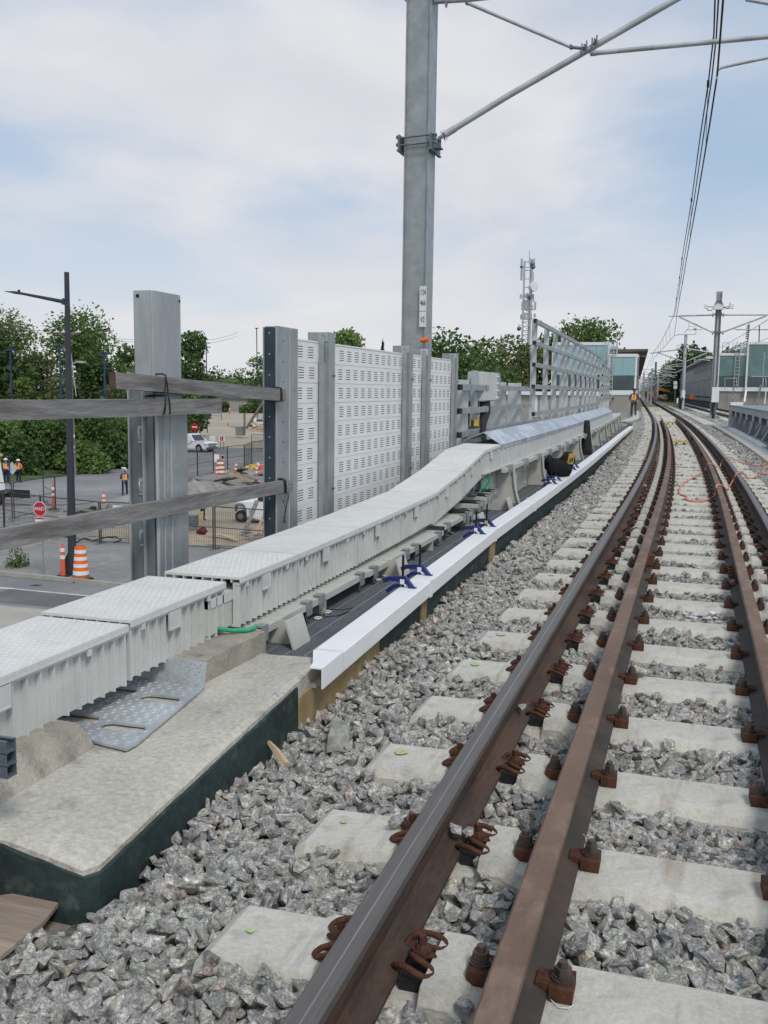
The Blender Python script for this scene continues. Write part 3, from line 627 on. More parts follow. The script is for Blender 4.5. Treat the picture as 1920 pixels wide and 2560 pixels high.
mb = MB()   # bituminous coating on the track side and the near face, a few mm proud, with an uneven upper edge
edge = [(-1.524, 3.64), (-1.522, 3.5), (-1.518, 3.0), (-1.512, 2.5), (-1.505, 2.19), (-1.53, 2.15), (-2.2, 2.149), (-2.76, 2.149)]
r0 = random.Random(4); P0 = []
for a, b in zip(edge, edge[1:]):
    kk = max(1, int(math.dist(a, b) / .05))
    P0 += [(a[0] + (b[0] - a[0]) * i / kk, a[1] + (b[1] - a[1]) * i / kk) for i in range(kk)]
P0.append(edge[-1]); off = []
vs = []
for i, (x, y) in enumerate(P0):
    dx_, dy_ = (.007, 0) if y > 2.17 else (0, -.007)
    if abs(y - 2.16) < .03: dx_, dy_ = .006, -.006
    vs += [(x + dx_ * 1.5, y + dy_ * 1.5, -.34), (x + dx_, y + dy_, tz(x, y) - .026 - r0.uniform(0, .012)), (x - dx_ * .3, y - dy_ * .3, tz(x, y) - .024)]
mb.add(vs, [(i * 3 + j, i * 3 + 3 + j, i * 3 + 4 + j, i * 3 + 1 + j) for i in range(len(P0) - 1) for j in (0, 1)])
obj('waterproof_coating', mb, M['green_coat'], ab)
mb = MB(); mb.prism([(-1.93, 3.60), (-1.90, 4.16), (-2.70, 4.17), (-2.70, 3.58)], zt - .01, .245); obj('plinth', mb, M['concrete_md'], ab)
mb = MB(); bm = bmesh.new()
pa = [(-1.99, 2.795), (-1.985, 2.0), (-2.66, 2.0), (-2.66, 2.83)]
vb = [bm.verts.new((x + (.06 if i < 2 else 0), y + (.03 if i in (0, 3) else 0), zt - .01)) for i, (x, y) in enumerate(pa)]; vt = [bm.verts.new((x, y, .235)) for x, y in pa]
bm.faces.new(vt); [bm.faces.new((vb[i], vb[(i + 1) % 4], vt[(i + 1) % 4], vt[i])) for i in range(4)]
bmesh.ops.bevel(bm, geom=[e for e in bm.edges if any(v in vt for v in e.verts)], offset=.008, segments=2, affect='EDGES'); bm.verts.index_update()
mb.add([v.co for v in bm.verts], [[v.index for v in f.verts] for f in bm.faces]); bm.free(); obj('plinth', mb, M['concrete_md'], ab)
# tread plate with slots, its far end turned up
tp = thing('tread_plate', 'diamond pattern steel plate with slotted holes lying on the concrete parapet', 'steel plate', (-1.95, 3.3, zt))
mb = MB(); z0 = zt + .006; TH = .009
def hole_plate():
    bm = bmesh.new()
    outer = [(-1.805, 2.80), (-1.80, 2.86), (-1.885, 3.50), (-2.30, 3.56), (-2.40, 2.84), (-1.99, 2.835)]
    me_pts = []
    import mathutils.geometry as mg
    holes = []
    for cx0, cy0, L0, W0 in ((-1.98, 3.32, .17, .075), (-1.935, 2.985, .18, .075), (-2.19, 3.36, .15, .07), (-2.15, 3.02, .17, .07)):
        hp = []
        for i in range(16):
            a = 2 * math.pi * i / 16; hp.append((cx0 + (L0 / 2 - W0 / 2) * (1 if math.cos(a) > 0 else -1) + W0 / 2 * math.cos(a), cy0 + W0 / 2 * math.sin(a)))
        holes.append(hp)
    for hp in holes: pass
    vv = [Vector((x, y)) for x, y in outer]; ee = [(i, (i + 1) % len(outer)) for i in range(len(outer))]
    for hp in holes:
        b0 = len(vv); vv += [Vector(p) for p in hp]; ee += [(b0 + i, b0 + (i + 1) % 16) for i in range(16)]
    co, ed, fa, *_ = mg.delaunay_2d_cdt(vv, ee, [], 1, 1e-6)
    def inside(p, hp): return any(((p.x - 0) == 9,)) or _pip(p, hp)
    keep = []
    for f in fa:
        ce = sum((co[i] for i in f), Vector((0, 0))) / len(f)
        if not any(_pip(ce, hp) for hp in holes) and _pip(ce, outer): keep.append(tuple(f))
    loops = [outer] + holes
    return co, keep, loops
def _pip(p, poly):
    ins = False; n = len(poly)
    for i in range(n):
        x1, y1 = poly[i]; x2, y2 = poly[(i + 1) % n]
        if (y1 > p.y) != (y2 > p.y) and p.x < (x2 - x1) * (p.y - y1) / (y2 - y1) + x1: ins = not ins
    return ins
co, keep, loops = hole_plate()
nn = len(co)
mb.add([(q.x, q.y, z0 + TH) for q in co] + [(q.x, q.y, z0) for q in co], keep + [tuple(i + nn for i in f)[::-1] for f in keep])
for lp in loops:
    k = len(lp); mb.add([(x, y, z0 + TH) for x, y in lp] + [(x, y, z0) for x, y in lp], [(i, (i + 1) % k, k + (i + 1) % k, k + i) for i in range(k)])
# turned up end against the plinth
mb.add([(-1.885, 3.50, z0 + TH), (-2.30, 3.56, z0 + TH), (-2.30, 3.60, .255), (-1.90, 3.555, .25), (-1.885, 3.512, z0), (-2.30, 3.572, z0), (-2.30, 3.612, .255), (-1.90, 3.567, .25)],
       [(0, 1, 2, 3), (7, 6, 5, 4), (0, 3, 7, 4), (3, 2, 6, 7)])
obj('plate', mb, M['galv_lt'], tp)
mb = MB(); r0 = random.Random(8)
for i in range(26):
    for j in range(24):
        x = -2.37 + j * .024 + (i % 2) * .012; y = 2.83 + i * .028
        pnt = Vector((x, y)); w = .018
        if not _pip(pnt, loops[0]) or any(_pip(Vector((x + a, y + b)), hp) for hp in loops[1:] for a, b in ((0, 0), (.012, 0), (-.012, 0), (0, .012), (0, -.012))): continue
        if not (_pip(Vector((x + .012, y)), loops[0]) and _pip(Vector((x, y + .012)), loops[0]) and _pip(Vector((x, y - .014)), loops[0])): continue
        an = math.radians(45 if (i + j) % 2 else -45) + .2; d = Vector((math.cos(an), math.sin(an), 0)) * .010; e_ = Vector((-d.y, d.x, 0)) * .25; o_ = Vector((x, y, z0 + TH))
        mb.add([o_ - d, o_ + e_ + Vector((0, 0, .0)), o_ + d, o_ - e_, o_ + Vector((0, 0, .0024)) - d * .5, o_ + Vector((0, 0, .0024)) + d * .5], [(0, 3, 4), (3, 5, 4), (3, 2, 5), (2, 1, 5), (1, 4, 5), (1, 0, 4)])
for i in range(7):
    for j in range(16):
        x = -2.28 + j * .024 + (i % 2) * .012; f = (i + .6) / 7.4; y = 3.50 - (x + 1.885) / .415 * .06 + .05 * f - .002; z = z0 + TH + f * (.25 - z0 - TH)
        an = math.radians(45 if (i + j) % 2 else -45); d = Vector((math.cos(an), 0, math.sin(an))) * .009; e_ = Vector((-d.z, 0, d.x)) * .25; o_ = Vector((x, y, z)); u = Vector((0, -.0026, .001))
        mb.add([o_ - d, o_ + e_, o_ + d, o_ - e_, o_ + u - d * .5, o_ + u + d * .5], [(0, 3, 4), (3, 5, 4), (3, 2, 5), (2, 1, 5), (1, 4, 5), (1, 0, 4)])
obj('tread_pattern', mb, M['galv_lt'], tp)
# bundle of channel struts sticking in from the left
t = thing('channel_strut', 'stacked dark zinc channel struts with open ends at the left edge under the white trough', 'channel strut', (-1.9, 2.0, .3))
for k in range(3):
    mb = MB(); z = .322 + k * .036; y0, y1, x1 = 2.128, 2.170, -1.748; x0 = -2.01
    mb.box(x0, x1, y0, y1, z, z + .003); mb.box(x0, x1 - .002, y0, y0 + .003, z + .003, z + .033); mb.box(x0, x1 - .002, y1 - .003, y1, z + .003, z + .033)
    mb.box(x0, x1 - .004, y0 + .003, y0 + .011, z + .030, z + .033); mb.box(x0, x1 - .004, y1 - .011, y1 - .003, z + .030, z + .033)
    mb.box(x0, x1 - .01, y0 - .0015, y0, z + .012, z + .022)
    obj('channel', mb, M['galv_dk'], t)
# ------------------------------------------------------------------ cable troughs
def seg_mesh(ya, yb, za, zb, l0=-2.43, l1=-2.03, hgt=.235, ribs=9, detail=True, bumps=True, endopen=False, plain=False):
    """one trough: returns (body, lid) builders; top of the lid runs from za to zb"""
    T = .028
    def zt_(y): return za + (zb - za) * (y - ya) / (yb - ya)
    body = MB(); lid = MB()
    g = .006; ya2, yb2 = ya + g, yb - g
    def skew(mb_, x0, x1, y0, y1, a, b, a2=None):
        vs = []
        for y in (y0, y1):
            cc_ = c(y)
            for x, z in ((x0, zt_(y) + a), (x1, zt_(y) + a), (x1, zt_(y) + b), (x0, zt_(y) + b)): vs.append((x + cc_, y, z))
        mb_.add(vs, [(0, 1, 2, 3), (7, 6, 5, 4), (0, 4, 5, 1), (1, 5, 6, 2), (2, 6, 7, 3), (3, 7, 4, 0)])
    in_ = .032
    # lid
    if plain: skew(lid, l0, l1, ya2, yb2, -T, 0)
    else:
        skew(lid, l0, l1, ya2, yb2, -.012, 0)
        for x in (l0, l1 - .006): skew(lid, x, x + .006, ya2, yb2, -T, -.0125)
        mid = (l0 + l1) / 2
        for k in range(1, 8):
            x = l0 + (l1 - l0) * k / 8; skew(lid, x - .003, x + .003, ya2 + .001, yb2 - .001, -(.045 if k == 4 else T), -.0122)
        if bumps:
            nx, ny = 13, int((yb2 - ya2) / .033)
            for i in range(ny):
                for j in range(nx):
                    x = l0 + .02 + (j + .5 * (i % 2) + .2) * (l1 - l0 - .04) / nx; y = ya2 + .02 + i * .033
                    if y > yb2 - .015: continue
                    if abs(i % 12 - 6) < 2 and 3 < j < 8: continue
                    z = zt_(y); q = [(x - .011, y), (x - .004, y + .008), (x + .007, y + .006), (x + .011, y - .003), (x + .002, y - .009), (x - .008, y - .006)]
                    lid.add([(a + c(b), b, zt_(b) - .0002) for a, b in q] + [(x + c(y) + (a - x) * .45, y + (b - y) * .45, zt_(b) + .0022) for a, b in q],
                            [(k_, (k_ + 1) % 6, 6 + (k_ + 1) % 6, 6 + k_) for k_ in range(6)] + [(6, 7, 8, 9, 10, 11)])
    # body: side walls, floor, ribs
    for x in (l0 + in_, l1 - in_ - .012): skew(body, x, x + .012, ya2 + .004, yb2 - .004, -hgt, -T - .001)
    skew(body, l0 + in_ + .013, l1 - in_ - .013, ya2 + .004, yb2 - .004, -hgt, -hgt + .014)
    if plain: skew(body, l1 - in_, l1 - .004, ya2, yb2, -hgt, -T - .001); return body, lid
    skew(body, l1 - in_ + .0005, l1 - .008, ya2 + .003, yb2 - .003, -T - .012, -T - .001)      # rim under the lid
    # a narrow flange behind the ribs
    n = ribs
    for k in range(n + 1):
        y = ya2 + .012 + (yb2 - ya2 - .024) * k / n; wd = .006 if 0 < k < n else .011
        skew(body, l1 - in_ + .0005, l1 - .010, y - wd / 2, y + wd / 2, -hgt, -T - .0125)
    if detail:
        # latch tabs: a raised U shaped plate over two ribs
        for fr in (.42,):
            yc = ya2 + (yb2 - ya2) * fr; w_ = .045
            skew(body, l1 - .0095, l1 - .003, yc - w_, yc + w_, -T - .085, -T - .004)
            skew(body, l1 - .003, l1 + .001, yc - w_, yc - w_ + .006, -T - .085, -T - .004); skew(body, l1 - .003, l1 + .001, yc + w_ - .006, yc + w_, -T - .085, -T - .004)
            skew(body, l1 - .003, l1 + .001, yc - w_ + .006, yc + w_ - .006, -T - .085, -T - .078)
        for fr in (.12, .80):
            yc = ya2 + (yb2 - ya2) * fr; skew(body, l1 - .0095, l1 - .002, yc - .012, yc + .012, -T - .03, -T - .003)
    return body, lid
tr1 = thing('cable_trough', 'near off white ribbed cable trough with bumpy lids, lying on the concrete parapet', 'cable trough', (-2.25, 2.5, .25))
for (ya, yb, za, zb, rb) in ((1.0, 1.95, .475, .475, 12), (1.95, 3.23, .475, .478, 17), (3.235, 4.06, .49, .492, 12)):
    b_, l_ = seg_mesh(ya, yb, za, zb, -2.47, -2.055, .245, rb)
    s_ = obj('trough_segment', b_, M['frp'], tr1); obj('trough_lid', l_, M['frp_lid'], s_)
tr2 = thing('cable_trough', 'long off white ribbed cable trough that bends upward beside the white noise barrier', 'cable trough', (-2.25, 7, .25))
J = [(4.13, .500), (4.86, .500), (5.86, .508), (6.83, .522), (7.8, .545), (8.8, .65), (9.79, .79), (10.62, .812)]
for i, ((ya, za), (yb, zb)) in enumerate(zip(J, J[1:])):
    b_, l_ = seg_mesh(ya, yb, za, zb, -2.43, -2.02, .245 + (.02 if i > 3 else 0), [11, 15, 15, 15, 16, 16, 13][i], bumps=i < 1)
    s_ = obj('trough_segment', b_, M['frp'], tr2); obj('trough_lid', l_, M['frp_lid'], s_)
# cable duct seen in the gap between both troughs
t = thing('cable_duct', 'plain beige box duct joining the two white cable troughs in the gap', 'duct', (-2.2, 4.1, .3))
mb = MB(); mb.box(-2.40, -2.245, 3.9, 4.3, .27, .445); mb.box(-2.235, -2.07, 3.9, 4.3, .265, .43); obj('duct_box', mb, M['beige'], t)
mb = MB(); mb.box(-2.235, -2.065, 3.9, 4.3, .39, .433); obj('duct_lid', mb, M['frp'], t)
t = tag(obj('hose', (lambda m_: (m_.tube([(-2.12, 3.9, .30), (-2.08, 3.98, .285), (-2.02, 4.05, .262), (-1.97, 4.10, .256), (-1.95, 4.13, .262), (-1.945, 4.15, .268)], .0105, 10), m_)[1])(MB()), M['green_hose']), 'short green hose coming out between the two cable troughs', 'hose')
# folded zinc cover over the raised trough and its plain grey-white box
t = thing('covered_trough', 'long straight trough under a folded shiny zinc ridge cover, beyond the bend', 'cable trough', P(-2.2, 12, .6))
ysr = [10.66, 13, 15.3, 17.6, 20, 22.4, 24.8, 27.2, 29.6, 31.2]
for i, (a, b) in enumerate(zip(ysr, ysr[1:])):
    mb = MB(); mb.sweep([(-2.03, .0), (-2.03, -.245), (-2.40, -.245), (-2.40, 0), ], [(0, y, .80) for y in ysteps(a + .004, b - .004)])
    for k in range(9):
        y = a + (b - a) * (k + .5) / 9
        mb.box(-2.03 + c(y), -2.022 + c(y), y - .03, y + .03, .735, .775)
    s_ = obj('trough_segment', mb, M['frp'], t)
    mb = MB(); mb.sweep([(-2.015, .805), (-2.225, .94), (-2.45, .84), (-2.45, .834), (-2.225, .932), (-2.02, .798)], [(0, y, 0) for y in ysteps(a, b)])
    obj('ridge_cover', mb, M['zinc_roof'], s_)
    mb = MB(); mb.sweep([(-2.018, .76), (-2.018, .797), (-2.028, .797), (-2.028, .76)], [(0, y, 0) for y in ysteps(a, b)]); obj('cover_flange', mb, M['zinc_roof'], s_)
mb = MB(); y0, y1 = 31.2, 34.5
mb.sweep([(-2.03, .82), (-2.03, .56), (-2.40, .56), (-2.40, .82)], [(0, 31.2, 0), (0, 31.7, -.05), (0, 33.3, -.38), (0, 36, -.30), (0, 39, -.28)]); obj('trough_segment', mb, M['frp'], t)
# ------------------------------------------------------------------ bridge girder, brackets, support rail
gd = thing('bridge_girder', 'beige painted steel bridge girder with rows of bolts and curved knee brackets along the walkway', 'girder', P(-2.1, 12, 0))
mb = MB(); mb.sweep([(-2.13, .10), (-2.13, .235), (-2.16, .235), (-2.16, .10)], [(0, y, 0) for y in ysteps(4.2, 10.2)]); obj('web', mb, M['beige'], gd)
mb = MB(); mb.sweep([(-2.13, -.2), (-2.13, .53), (-2.155, .53), (-2.155, -.2)], [(0, y, 0) for y in ysteps(9.95, 40)]); obj('web', mb, M['beige'], gd)
mb = MB(); mb.sweep([(-2.00, .545), (-2.00, .56), (-2.34, .56), (-2.34, .545)], [(0, y, 0) for y in ysteps(9.7, 40)]); obj('top_flange', mb, M['beige'], gd)
def bolt_row(mb, y, z0_, z1_, n_):
    for k in range(n_):
        z = z0_ + (z1_ - z0_) * k / (n_ - 1); x = -2.128 + c(y); mb.cyl((x, y, z), (x + .022, y, z), .020, 8, .012)
kn = [11.0, 13.3, 15.85, 18.5, 21.1, 23.7, 26.3, 28.9, 31.5, 34.1, 36.7]
for i, y in enumerate(kn):
    x0 = c(y); mb = MB()
    poly = [(-2.128, .12), (-2.128, .54), (-1.935, .54)] + [(-1.935 + .075 * q ** 2.2, .54 - .42 * q) for q in (.2, .4, .6, .8, .93, 1)]
    mb.prism_y([(x + x0, z) for x, z in poly], y - .006, y + .006); b1 = obj('knee_bracket', mb, M['beige'], gd)
    mb = MB(); fp = poly[2:]; nfp = len(fp)
    vs = [(x + x0, yy, z) for yy in (y - .035, y + .035) for x, z in fp] + [(x + x0 + .012, yy, z) for yy in (y - .035, y + .035) for x, z in fp]
    fs = []
    for k in range(nfp - 1):
        fs += [(k, nfp + k, nfp + k + 1, k + 1), (2 * nfp + k, 2 * nfp + k + 1, 3 * nfp + k + 1, 3 * nfp + k), (k, k + 1, 2 * nfp + k + 1, 2 * nfp + k), (nfp + k, 3 * nfp + k, 3 * nfp + k + 1, nfp + k + 1)]
    fs += [(0, 2 * nfp, 3 * nfp, nfp), (nfp - 1, 2 * nfp - 1, 4 * nfp - 1, 3 * nfp - 1)]
    mb.add(vs, fs); obj('bracket_flange', mb, M['beige'], b1)
    if i < 9:
        mb = MB(); bolt_row(mb, y - .38, .18, .5, 5 if i < 4 else 4); bolt_row(mb, y - .30, .18, .5, 5) if i in (1, 2) else None; obj('bolt_row', mb, M['beige'], gd)
        mb = MB(); mb.box(-2.128 + x0, -1.98 + x0, y + .5, y + .51, .12, .54); obj('stiffener', mb, M['beige'], gd)
        mb = MB(); mb.box(-2.130 + x0, -2.118 + x0, y - .48, y - .22, .12, .54); obj('splice_plate', mb, M['beige'], gd)
# low L brackets with a raised end plate standing on the grating
for y, ln in ((4.43, 0), (6.3, 0), (8.93, 0), (10.36, 0)):
    mb = MB(); mb.prism_y([(-2.127, .112), (-1.836, .112), (-1.875, .235), (-2.127, .235)], y - .005, y + .005); b1 = obj('low_bracket', mb, M['beige'], gd)
    mb = MB(); mb.prism_y([(-1.835, .112), (-1.823, .112), (-1.868, .252), (-1.880, .252)], y - .10, y + .11); obj('end_plate', mb, M['beige'], b1)
    mb = MB()
    for k in (-1, 1): mb.cyl((-2.13, y - .16 + .0, .16), (-2.105, y - .16, .16), .024, 10)
    obj('bolt_row', mb, M['beige'], b1)
for y in (5.1, 7.5):
    mb = MB(); mb.box(-2.127, -1.955, y - .005, y + .005, .112, .20); obj('low_bracket', mb, M['beige'], gd)
sr = thing('support_rail', 'beige support rail with grey clamps running under the ribbed trough', 'support rail', (-2.0, 7, .2))
for a, b, z in ((4.16, 5.86, .232), (5.87, 7.85, .226), (7.9, 8.72, .262)):
    mb = MB(); mb.sweep([(-1.955, z), (-1.955, z - .036), (-1.962, z - .036), (-1.962, z - .007), (-2.12, z - .007), (-2.12, z)], [(0, a, 0), (0, b, 0)]); obj('rail_angle', mb, M['beige'], sr)
for y, z in ((4.25, .232), (4.83, .232), (5.02, .232), (5.72, .232), (6.0, .226), (6.75, .226), (7.0, .226), (7.7, .226), (8.0, .262), (8.6, .262)):
    mb = MB(); mb.box(-1.953, -1.941, y - .03, y + .03, z - .062, z + .008); mb.box(-1.99, -1.941, y - .03, y + .03, z + .0085, z + .017); mb.box(-1.953, -1.935, y - .022, y - .010, z - .03, z - .018)
    mb.cyl((-1.965, y, z - .095), (-1.965, y, z - .01), .005, 6); mb.cyl((-1.965, y, z - .075), (-1.965, y, z - .062), .011, 6)
    obj('rail_clamp', mb, M['galv'], sr)
for y, z in ((8.85, .262), (9.35, .30), (9.75, .33), (10.05, .345)):
    mb = MB(); mb.box(-2.2, -1.955, y - .17, y + .13, z - .035, z); obj('support_plate', mb, M['beige'], sr)
    mb = MB(); mb.box(-2.15, -1.97, y - .1, y + .08, z + .0, z + .018); obj('rubber_pad', mb, M['black'], sr)
    for k in (-.1, .06):
        mb = MB(); mb.box(-1.955, -1.94, y + k - .02, y + k + .02, z - .075, z + .01); mb.box(-1.98, -1.94, y + k - .02, y + k + .02, z + .0105, z + .022); obj('rail_clamp', mb, M['galv'], sr)
mb = MB()
for y in (9.6, 9.95): mb.box(-2.12, -2.09, y - .02, y + .02, .34, .50); mb.box(-2.15, -2.06, y - .05, y + .05, .345, .355)
obj('post_stub', mb, M['galv_dk'], sr)
mb = MB(); r0 = random.Random(5)
for k in range(5):
    p = Vector((-2.05, 9.7 + k * .12, .36)); pp = [p]
    for q in range(5): p = p + Vector((r0.uniform(-.03, .03), r0.uniform(-.03, .07), .035)); pp.append(p.copy())
    mb.tube(pp, .006, 5)
tag(obj('cable_tails', mb, M['green_hose']), 'loose green cable tails hanging under the raised end of the ribbed trough', 'cables')
tr = thing('support_rail', 'thin grey square rail clamped to the girder under the zinc covered trough', 'support rail', P(-1.98, 12, .5))
mb = MB(); mb.sweep([(-1.955, .545), (-1.955, .50), (-2.0, .50), (-2.0, .545)], [(0, y, 0) for y in ysteps(10.6, 38)]); obj('rail_angle', mb, M['beige'], tr)
for k in range(24):
    y = 10.9 + k * 1.1; x = c(y)
    for dy_ in ((-.09, .09) if k < 12 else (0,)):
        mb = MB(); mb.box(-1.954 + x, -1.938 + x, y + dy_ - .022, y + dy_ + .022, .47, .565); mb.box(-1.99 + x, -1.954 + x, y + dy_ - .022, y + dy_ + .022, .547, .565); obj('rail_clamp', mb, M['galv'], tr)
# ------------------------------------------------------------------ walkway grating
def upx(y): return float(np.interp(y, [3.6, 5.75, 8.15, 12, 20, 28, 37], [-1.53, -1.56, -1.60, -1.635, -1.655, -1.61, -1.48]))
wk = thing('walkway_grating', 'dark grey studded composite grating walkway between the girder and the white capping', 'grating', P(-1.85, 12, .1))
NPL = 6; x0w, x1w = -2.126, -1.54; wp = (x1w - x0w) / NPL
mb = MB()
for i in range(NPL):
    xa = x0w + i * wp; y = 4.22 - .0; j = 0
    while y < 37:
        yb = min(37, y + 3.0) if y > 12 else y + 2.6
        mb = MB(); mb.sweep([(xa + .006, .112), (xa + .006, .09), (xa + wp - .006, .09), (xa + wp - .006, .112)], [(upx(q) + 1.53, q, 0) for q in ysteps(y, yb - .006)])
        if y < 12:
            ny = int((yb - y) / .024); nx = 5
            for a_i in range(ny):
                for b_i in range(nx):
                    py = y + .01 + a_i * .024; px = xa + .010 + (b_i + .5) * (wp - .02) / nx + upx(py) + 1.53; s__ = .0055
                    if py > yb - .02: continue
                    mb.add([(px - s__, py - s__ * 1.3, .112), (px + s__, py - s__ * 1.3, .112), (px + s__, py + s__ * 1.3, .112), (px - s__, py + s__ * 1.3, .112), (px + c(py), py, .1175)], [(0, 1, 4), (1, 2, 4), (2, 3, 4), (3, 0, 4)])
        obj('grating_plank', mb, M['rubber_grate'], wk); y = yb; j += 1
mb = MB(); mb.sweep([(x0w, .1085), (x0w, .06), (x1w - .002, .06), (x1w - .002, .1085)], [(upx(q) + 1.53, q, 0) for q in ysteps(4.215, 37)]); obj('joint_bed', mb, M['grate_joint'], wk)
for i, (x, y) in enumerate([tuple(atz(600 + a / 2.592, 1200 + b / 2.592, .115)[:2]) for a, b in ((568, 860), (505, 900), (936, 623), (895, 650), (1240, 427), (1200, 448), (1372, 345), (1340, 360))] + [(-1.86, 11.6), (-1.80, 11.9), (-1.86, 12.4)]):
    mb = MB(); pp = [(x + .018 * math.cos(a), y + .026 * math.sin(a), .121) for a in [k * .52 for k in range(13)]]; mb.tube(pp, .004, 6, False); mb.cyl((x, y, .112), (x, y, .120), .006, 6)
    obj('anchor_ring', mb, M['white'], wk)
# loose wires lying on the grating
mb = MB(); mb.tube([(-2.10, 5.0, .20), (-2.04, 5.1, .17), (-1.97, 5.17, .13), (-1.90, 5.22, .12), (-1.86, 5.3, .119)], .0022, 5); mb.tube([(-1.99, 5.15, .13), (-1.93, 5.02, .119), (-1.87, 5.08, .119), (-1.85, 5.22, .119)], .003, 5)
tag(obj('loose_wire', mb, M['wire']), 'thin dark wire curled on the grey grating near the blue clamps', 'wire')
# ------------------------------------------------------------------ retaining kerb under the capping, filler boards, white capping
def capx(y): return float(np.interp(y, [3.7, 5.75, 8.15, 10.4, 12.2, 20, 28, 35.5], [-1.445, -1.505, -1.565, -1.575, -1.585, -1.60, -1.56, -1.43]))
rk = thing('retaining_upstand', 'dark green coated upstand holding back the ballast beneath the white capping', 'upstand', P(-1.6, 10, 0))
mb = MB(); ys_ = ysteps(4.05, 37, 1.0); mb.sweep([(-.06, .145), (-.06, -.4), (.0, -.4), (.0, .145)], [(upx(y), y, 0) for y in ys_]); obj('upstand', mb, M['green_coat'], rk)
for a, b, d in ((3.63, 4.80, .013), (5.70, 5.82, .012), (8.0, 8.22, .014)):
    mb = MB(); mb.sweep([(d - .03 if a > 3.7 else -.08, .11), (d - .03 if a > 3.7 else -.08, -.3), (d, -.3), (d, .11)], [(upx(y), y, 0) for y in ysteps(a, b, .3)]); obj('filler_board', mb, M['foam'], rk)
mb = MB(); mb.box(-1.575, -1.50, 3.80, 4.4, .112, .135); obj('packing_strip', mb, M['mortar'], rk)
cp = thing('white_capping', 'long run of bright white folded capping along the ballast edge', 'capping', P(-1.5, 8, .2))
cj = [3.74, 5.75, 8.13, 10.38, 12.3, 14.6, 17.2, 19.8, 22.4, 25.2, 28.2, 31.6, 35.2]
mb = MB(); xa, xb = capx(3.74), capx(4.02)
tp_ = [(xa, 3.74), (xb, 4.02), (xb - .135, 4.02), (xb - .135, 3.99), (xa - .07, 3.80), (xa - .06, 3.74)]; mb.prism(tp_, .2155, .222); mb.prism([(xa - .006, 3.74), (xa, 3.74), (xb, 4.02), (xb - .006, 4.02)], .130, .2155)
obj('capping_length', mb, M['white_cap'], cp)
cj[0] = 4.016
for i, (a, b) in enumerate(zip(cj, cj[1:])):
    mb = MB(); mb.sweep([(-.005, .222), (0, .217), (0, .130), (-.006, .130), (-.006, .215), (-.135, .215), (-.135, .222)], [(capx(y) , y, .0) for y in ysteps(a + (.004 if i else 0), b - .004, 1.0)])
    obj('capping_length', mb, M['white_cap'], cp)
    if i < 4:
        y = b; mb = MB(); mb.sweep([(.0025, .2245), (.0025, .12), (.0, .12), (0, .222), (-.13, .222), (-.13, .2245)], [(capx(y), y - .03, 0), (capx(y), y + .03, 0)]); obj('joint_cover', mb, M['white_cap'], cp)
# ------------------------------------------------------------------ bar clamps on the capping
def clamp():
    t = bpy.data.objects.new('bar_clamp', None); COL.objects.link(t)
    mb = MB(); mb.box(-.006, .006, -.005, .005, -.12, .19); obj('clamp_bar', mb, M['wire'], t, rel=True)
    mb = MB()
    mb.prism_y([(-.13, .035), (-.10, .052), (-.03, .062), (.02, .062), (.075, .0), (.045, .0), (.02, .02), (-.012, .006), (-.02, .03), (-.08, .03), (-.12, .012)], -.014, .014)
    mb.prism_y([(-.11, -.03), (-.06, .008), (-.016, .018), (-.016, -.004), (-.05, -.014), (-.10, -.05)], -.01, .01)
    mb.box(.04, .085, -.017, .017, -.006, .002); obj('clamp_body', mb, M['blue_plastic'], t, rel=True)
    mb = MB(); mb.box(-.012, .016, -.0165, -.0145, .016, .046); obj('clamp_label', mb, M['white'], t, rel=True)
    return t
cl0 = clamp(); cl_me = {k.name.split('.')[0]: k.data for k in kids(cl0)}
labs = ['dark blue bar clamp on the white capping, the nearest one', 'dark blue bar clamp second from the near end of the white capping', 'dark blue bar clamp third along, beside a raised beige end plate',
        'blue bar clamp with a yellow label on its grip', 'blue bar clamp just in front of the black bag, nearer one', 'blue bar clamp touching the front of the black bag',
        'blue bar clamp just beyond the black bag, the nearer one', 'farthest blue bar clamp, beyond the black bag']
for i, y in enumerate((5.50, 5.92, 7.82, 8.3, 12.5, 12.98, 14.85, 15.3)):
    o = cl0 if i == 0 else copy_tree(cl0)
    o.location = (capx(y) - .118 + c(y), y, .226); o.rotation_euler = (0, 0, math.radians(-8 + 3 * (i % 3))); tag(o, labs[i], 'clamp', 'blue bar clamps on the white capping')
    if i == 3:
        for k in kids(o):
            if k.name.startswith('clamp_label'): k.data = k.data.copy(); k.data.materials[0] = M['yellow']; k['label'] = 'yellow label'
# black bag with yellow mark
def blob(mb, cen, rad, seed, nu=18, nv=12, amp=.12, zmin=None):
    r0 = random.Random(seed); ph = [r0.uniform(0, 6) for _ in range(6)]; vs = []
    for j in range(nv + 1):
        v = math.pi * j / nv
        for i in range(nu):
            u = 2 * math.pi * i / nu; k = 1 + amp * (math.sin(3 * u + ph[0]) * math.sin(2 * v + ph[1]) + .6 * math.sin(5 * u + ph[2] + 2 * v) + .4 * math.sin(7 * v + ph[3] + u * 2))
            p = [cen[0] + rad[0] * k * math.sin(v) * math.cos(u), cen[1] + rad[1] * k * math.sin(v) * math.sin(u), cen[2] + rad[2] * k * math.cos(v)]
            if zmin is not None: p[2] = max(p[2], zmin)
            vs.append(tuple(p))
    mb.add(vs, [(j * nu + i, (j + 1) * nu + i, (j + 1) * nu + (i + 1) % nu, j * nu + (i + 1) % nu) for j in range(nv) for i in range(nu)], True)
bx, by = -1.72 + c(13.6), 13.65
t = thing('tool_bag', 'crumpled black bag with a yellow printed patch, slumped on the white capping', 'bag', (bx, by, .22))
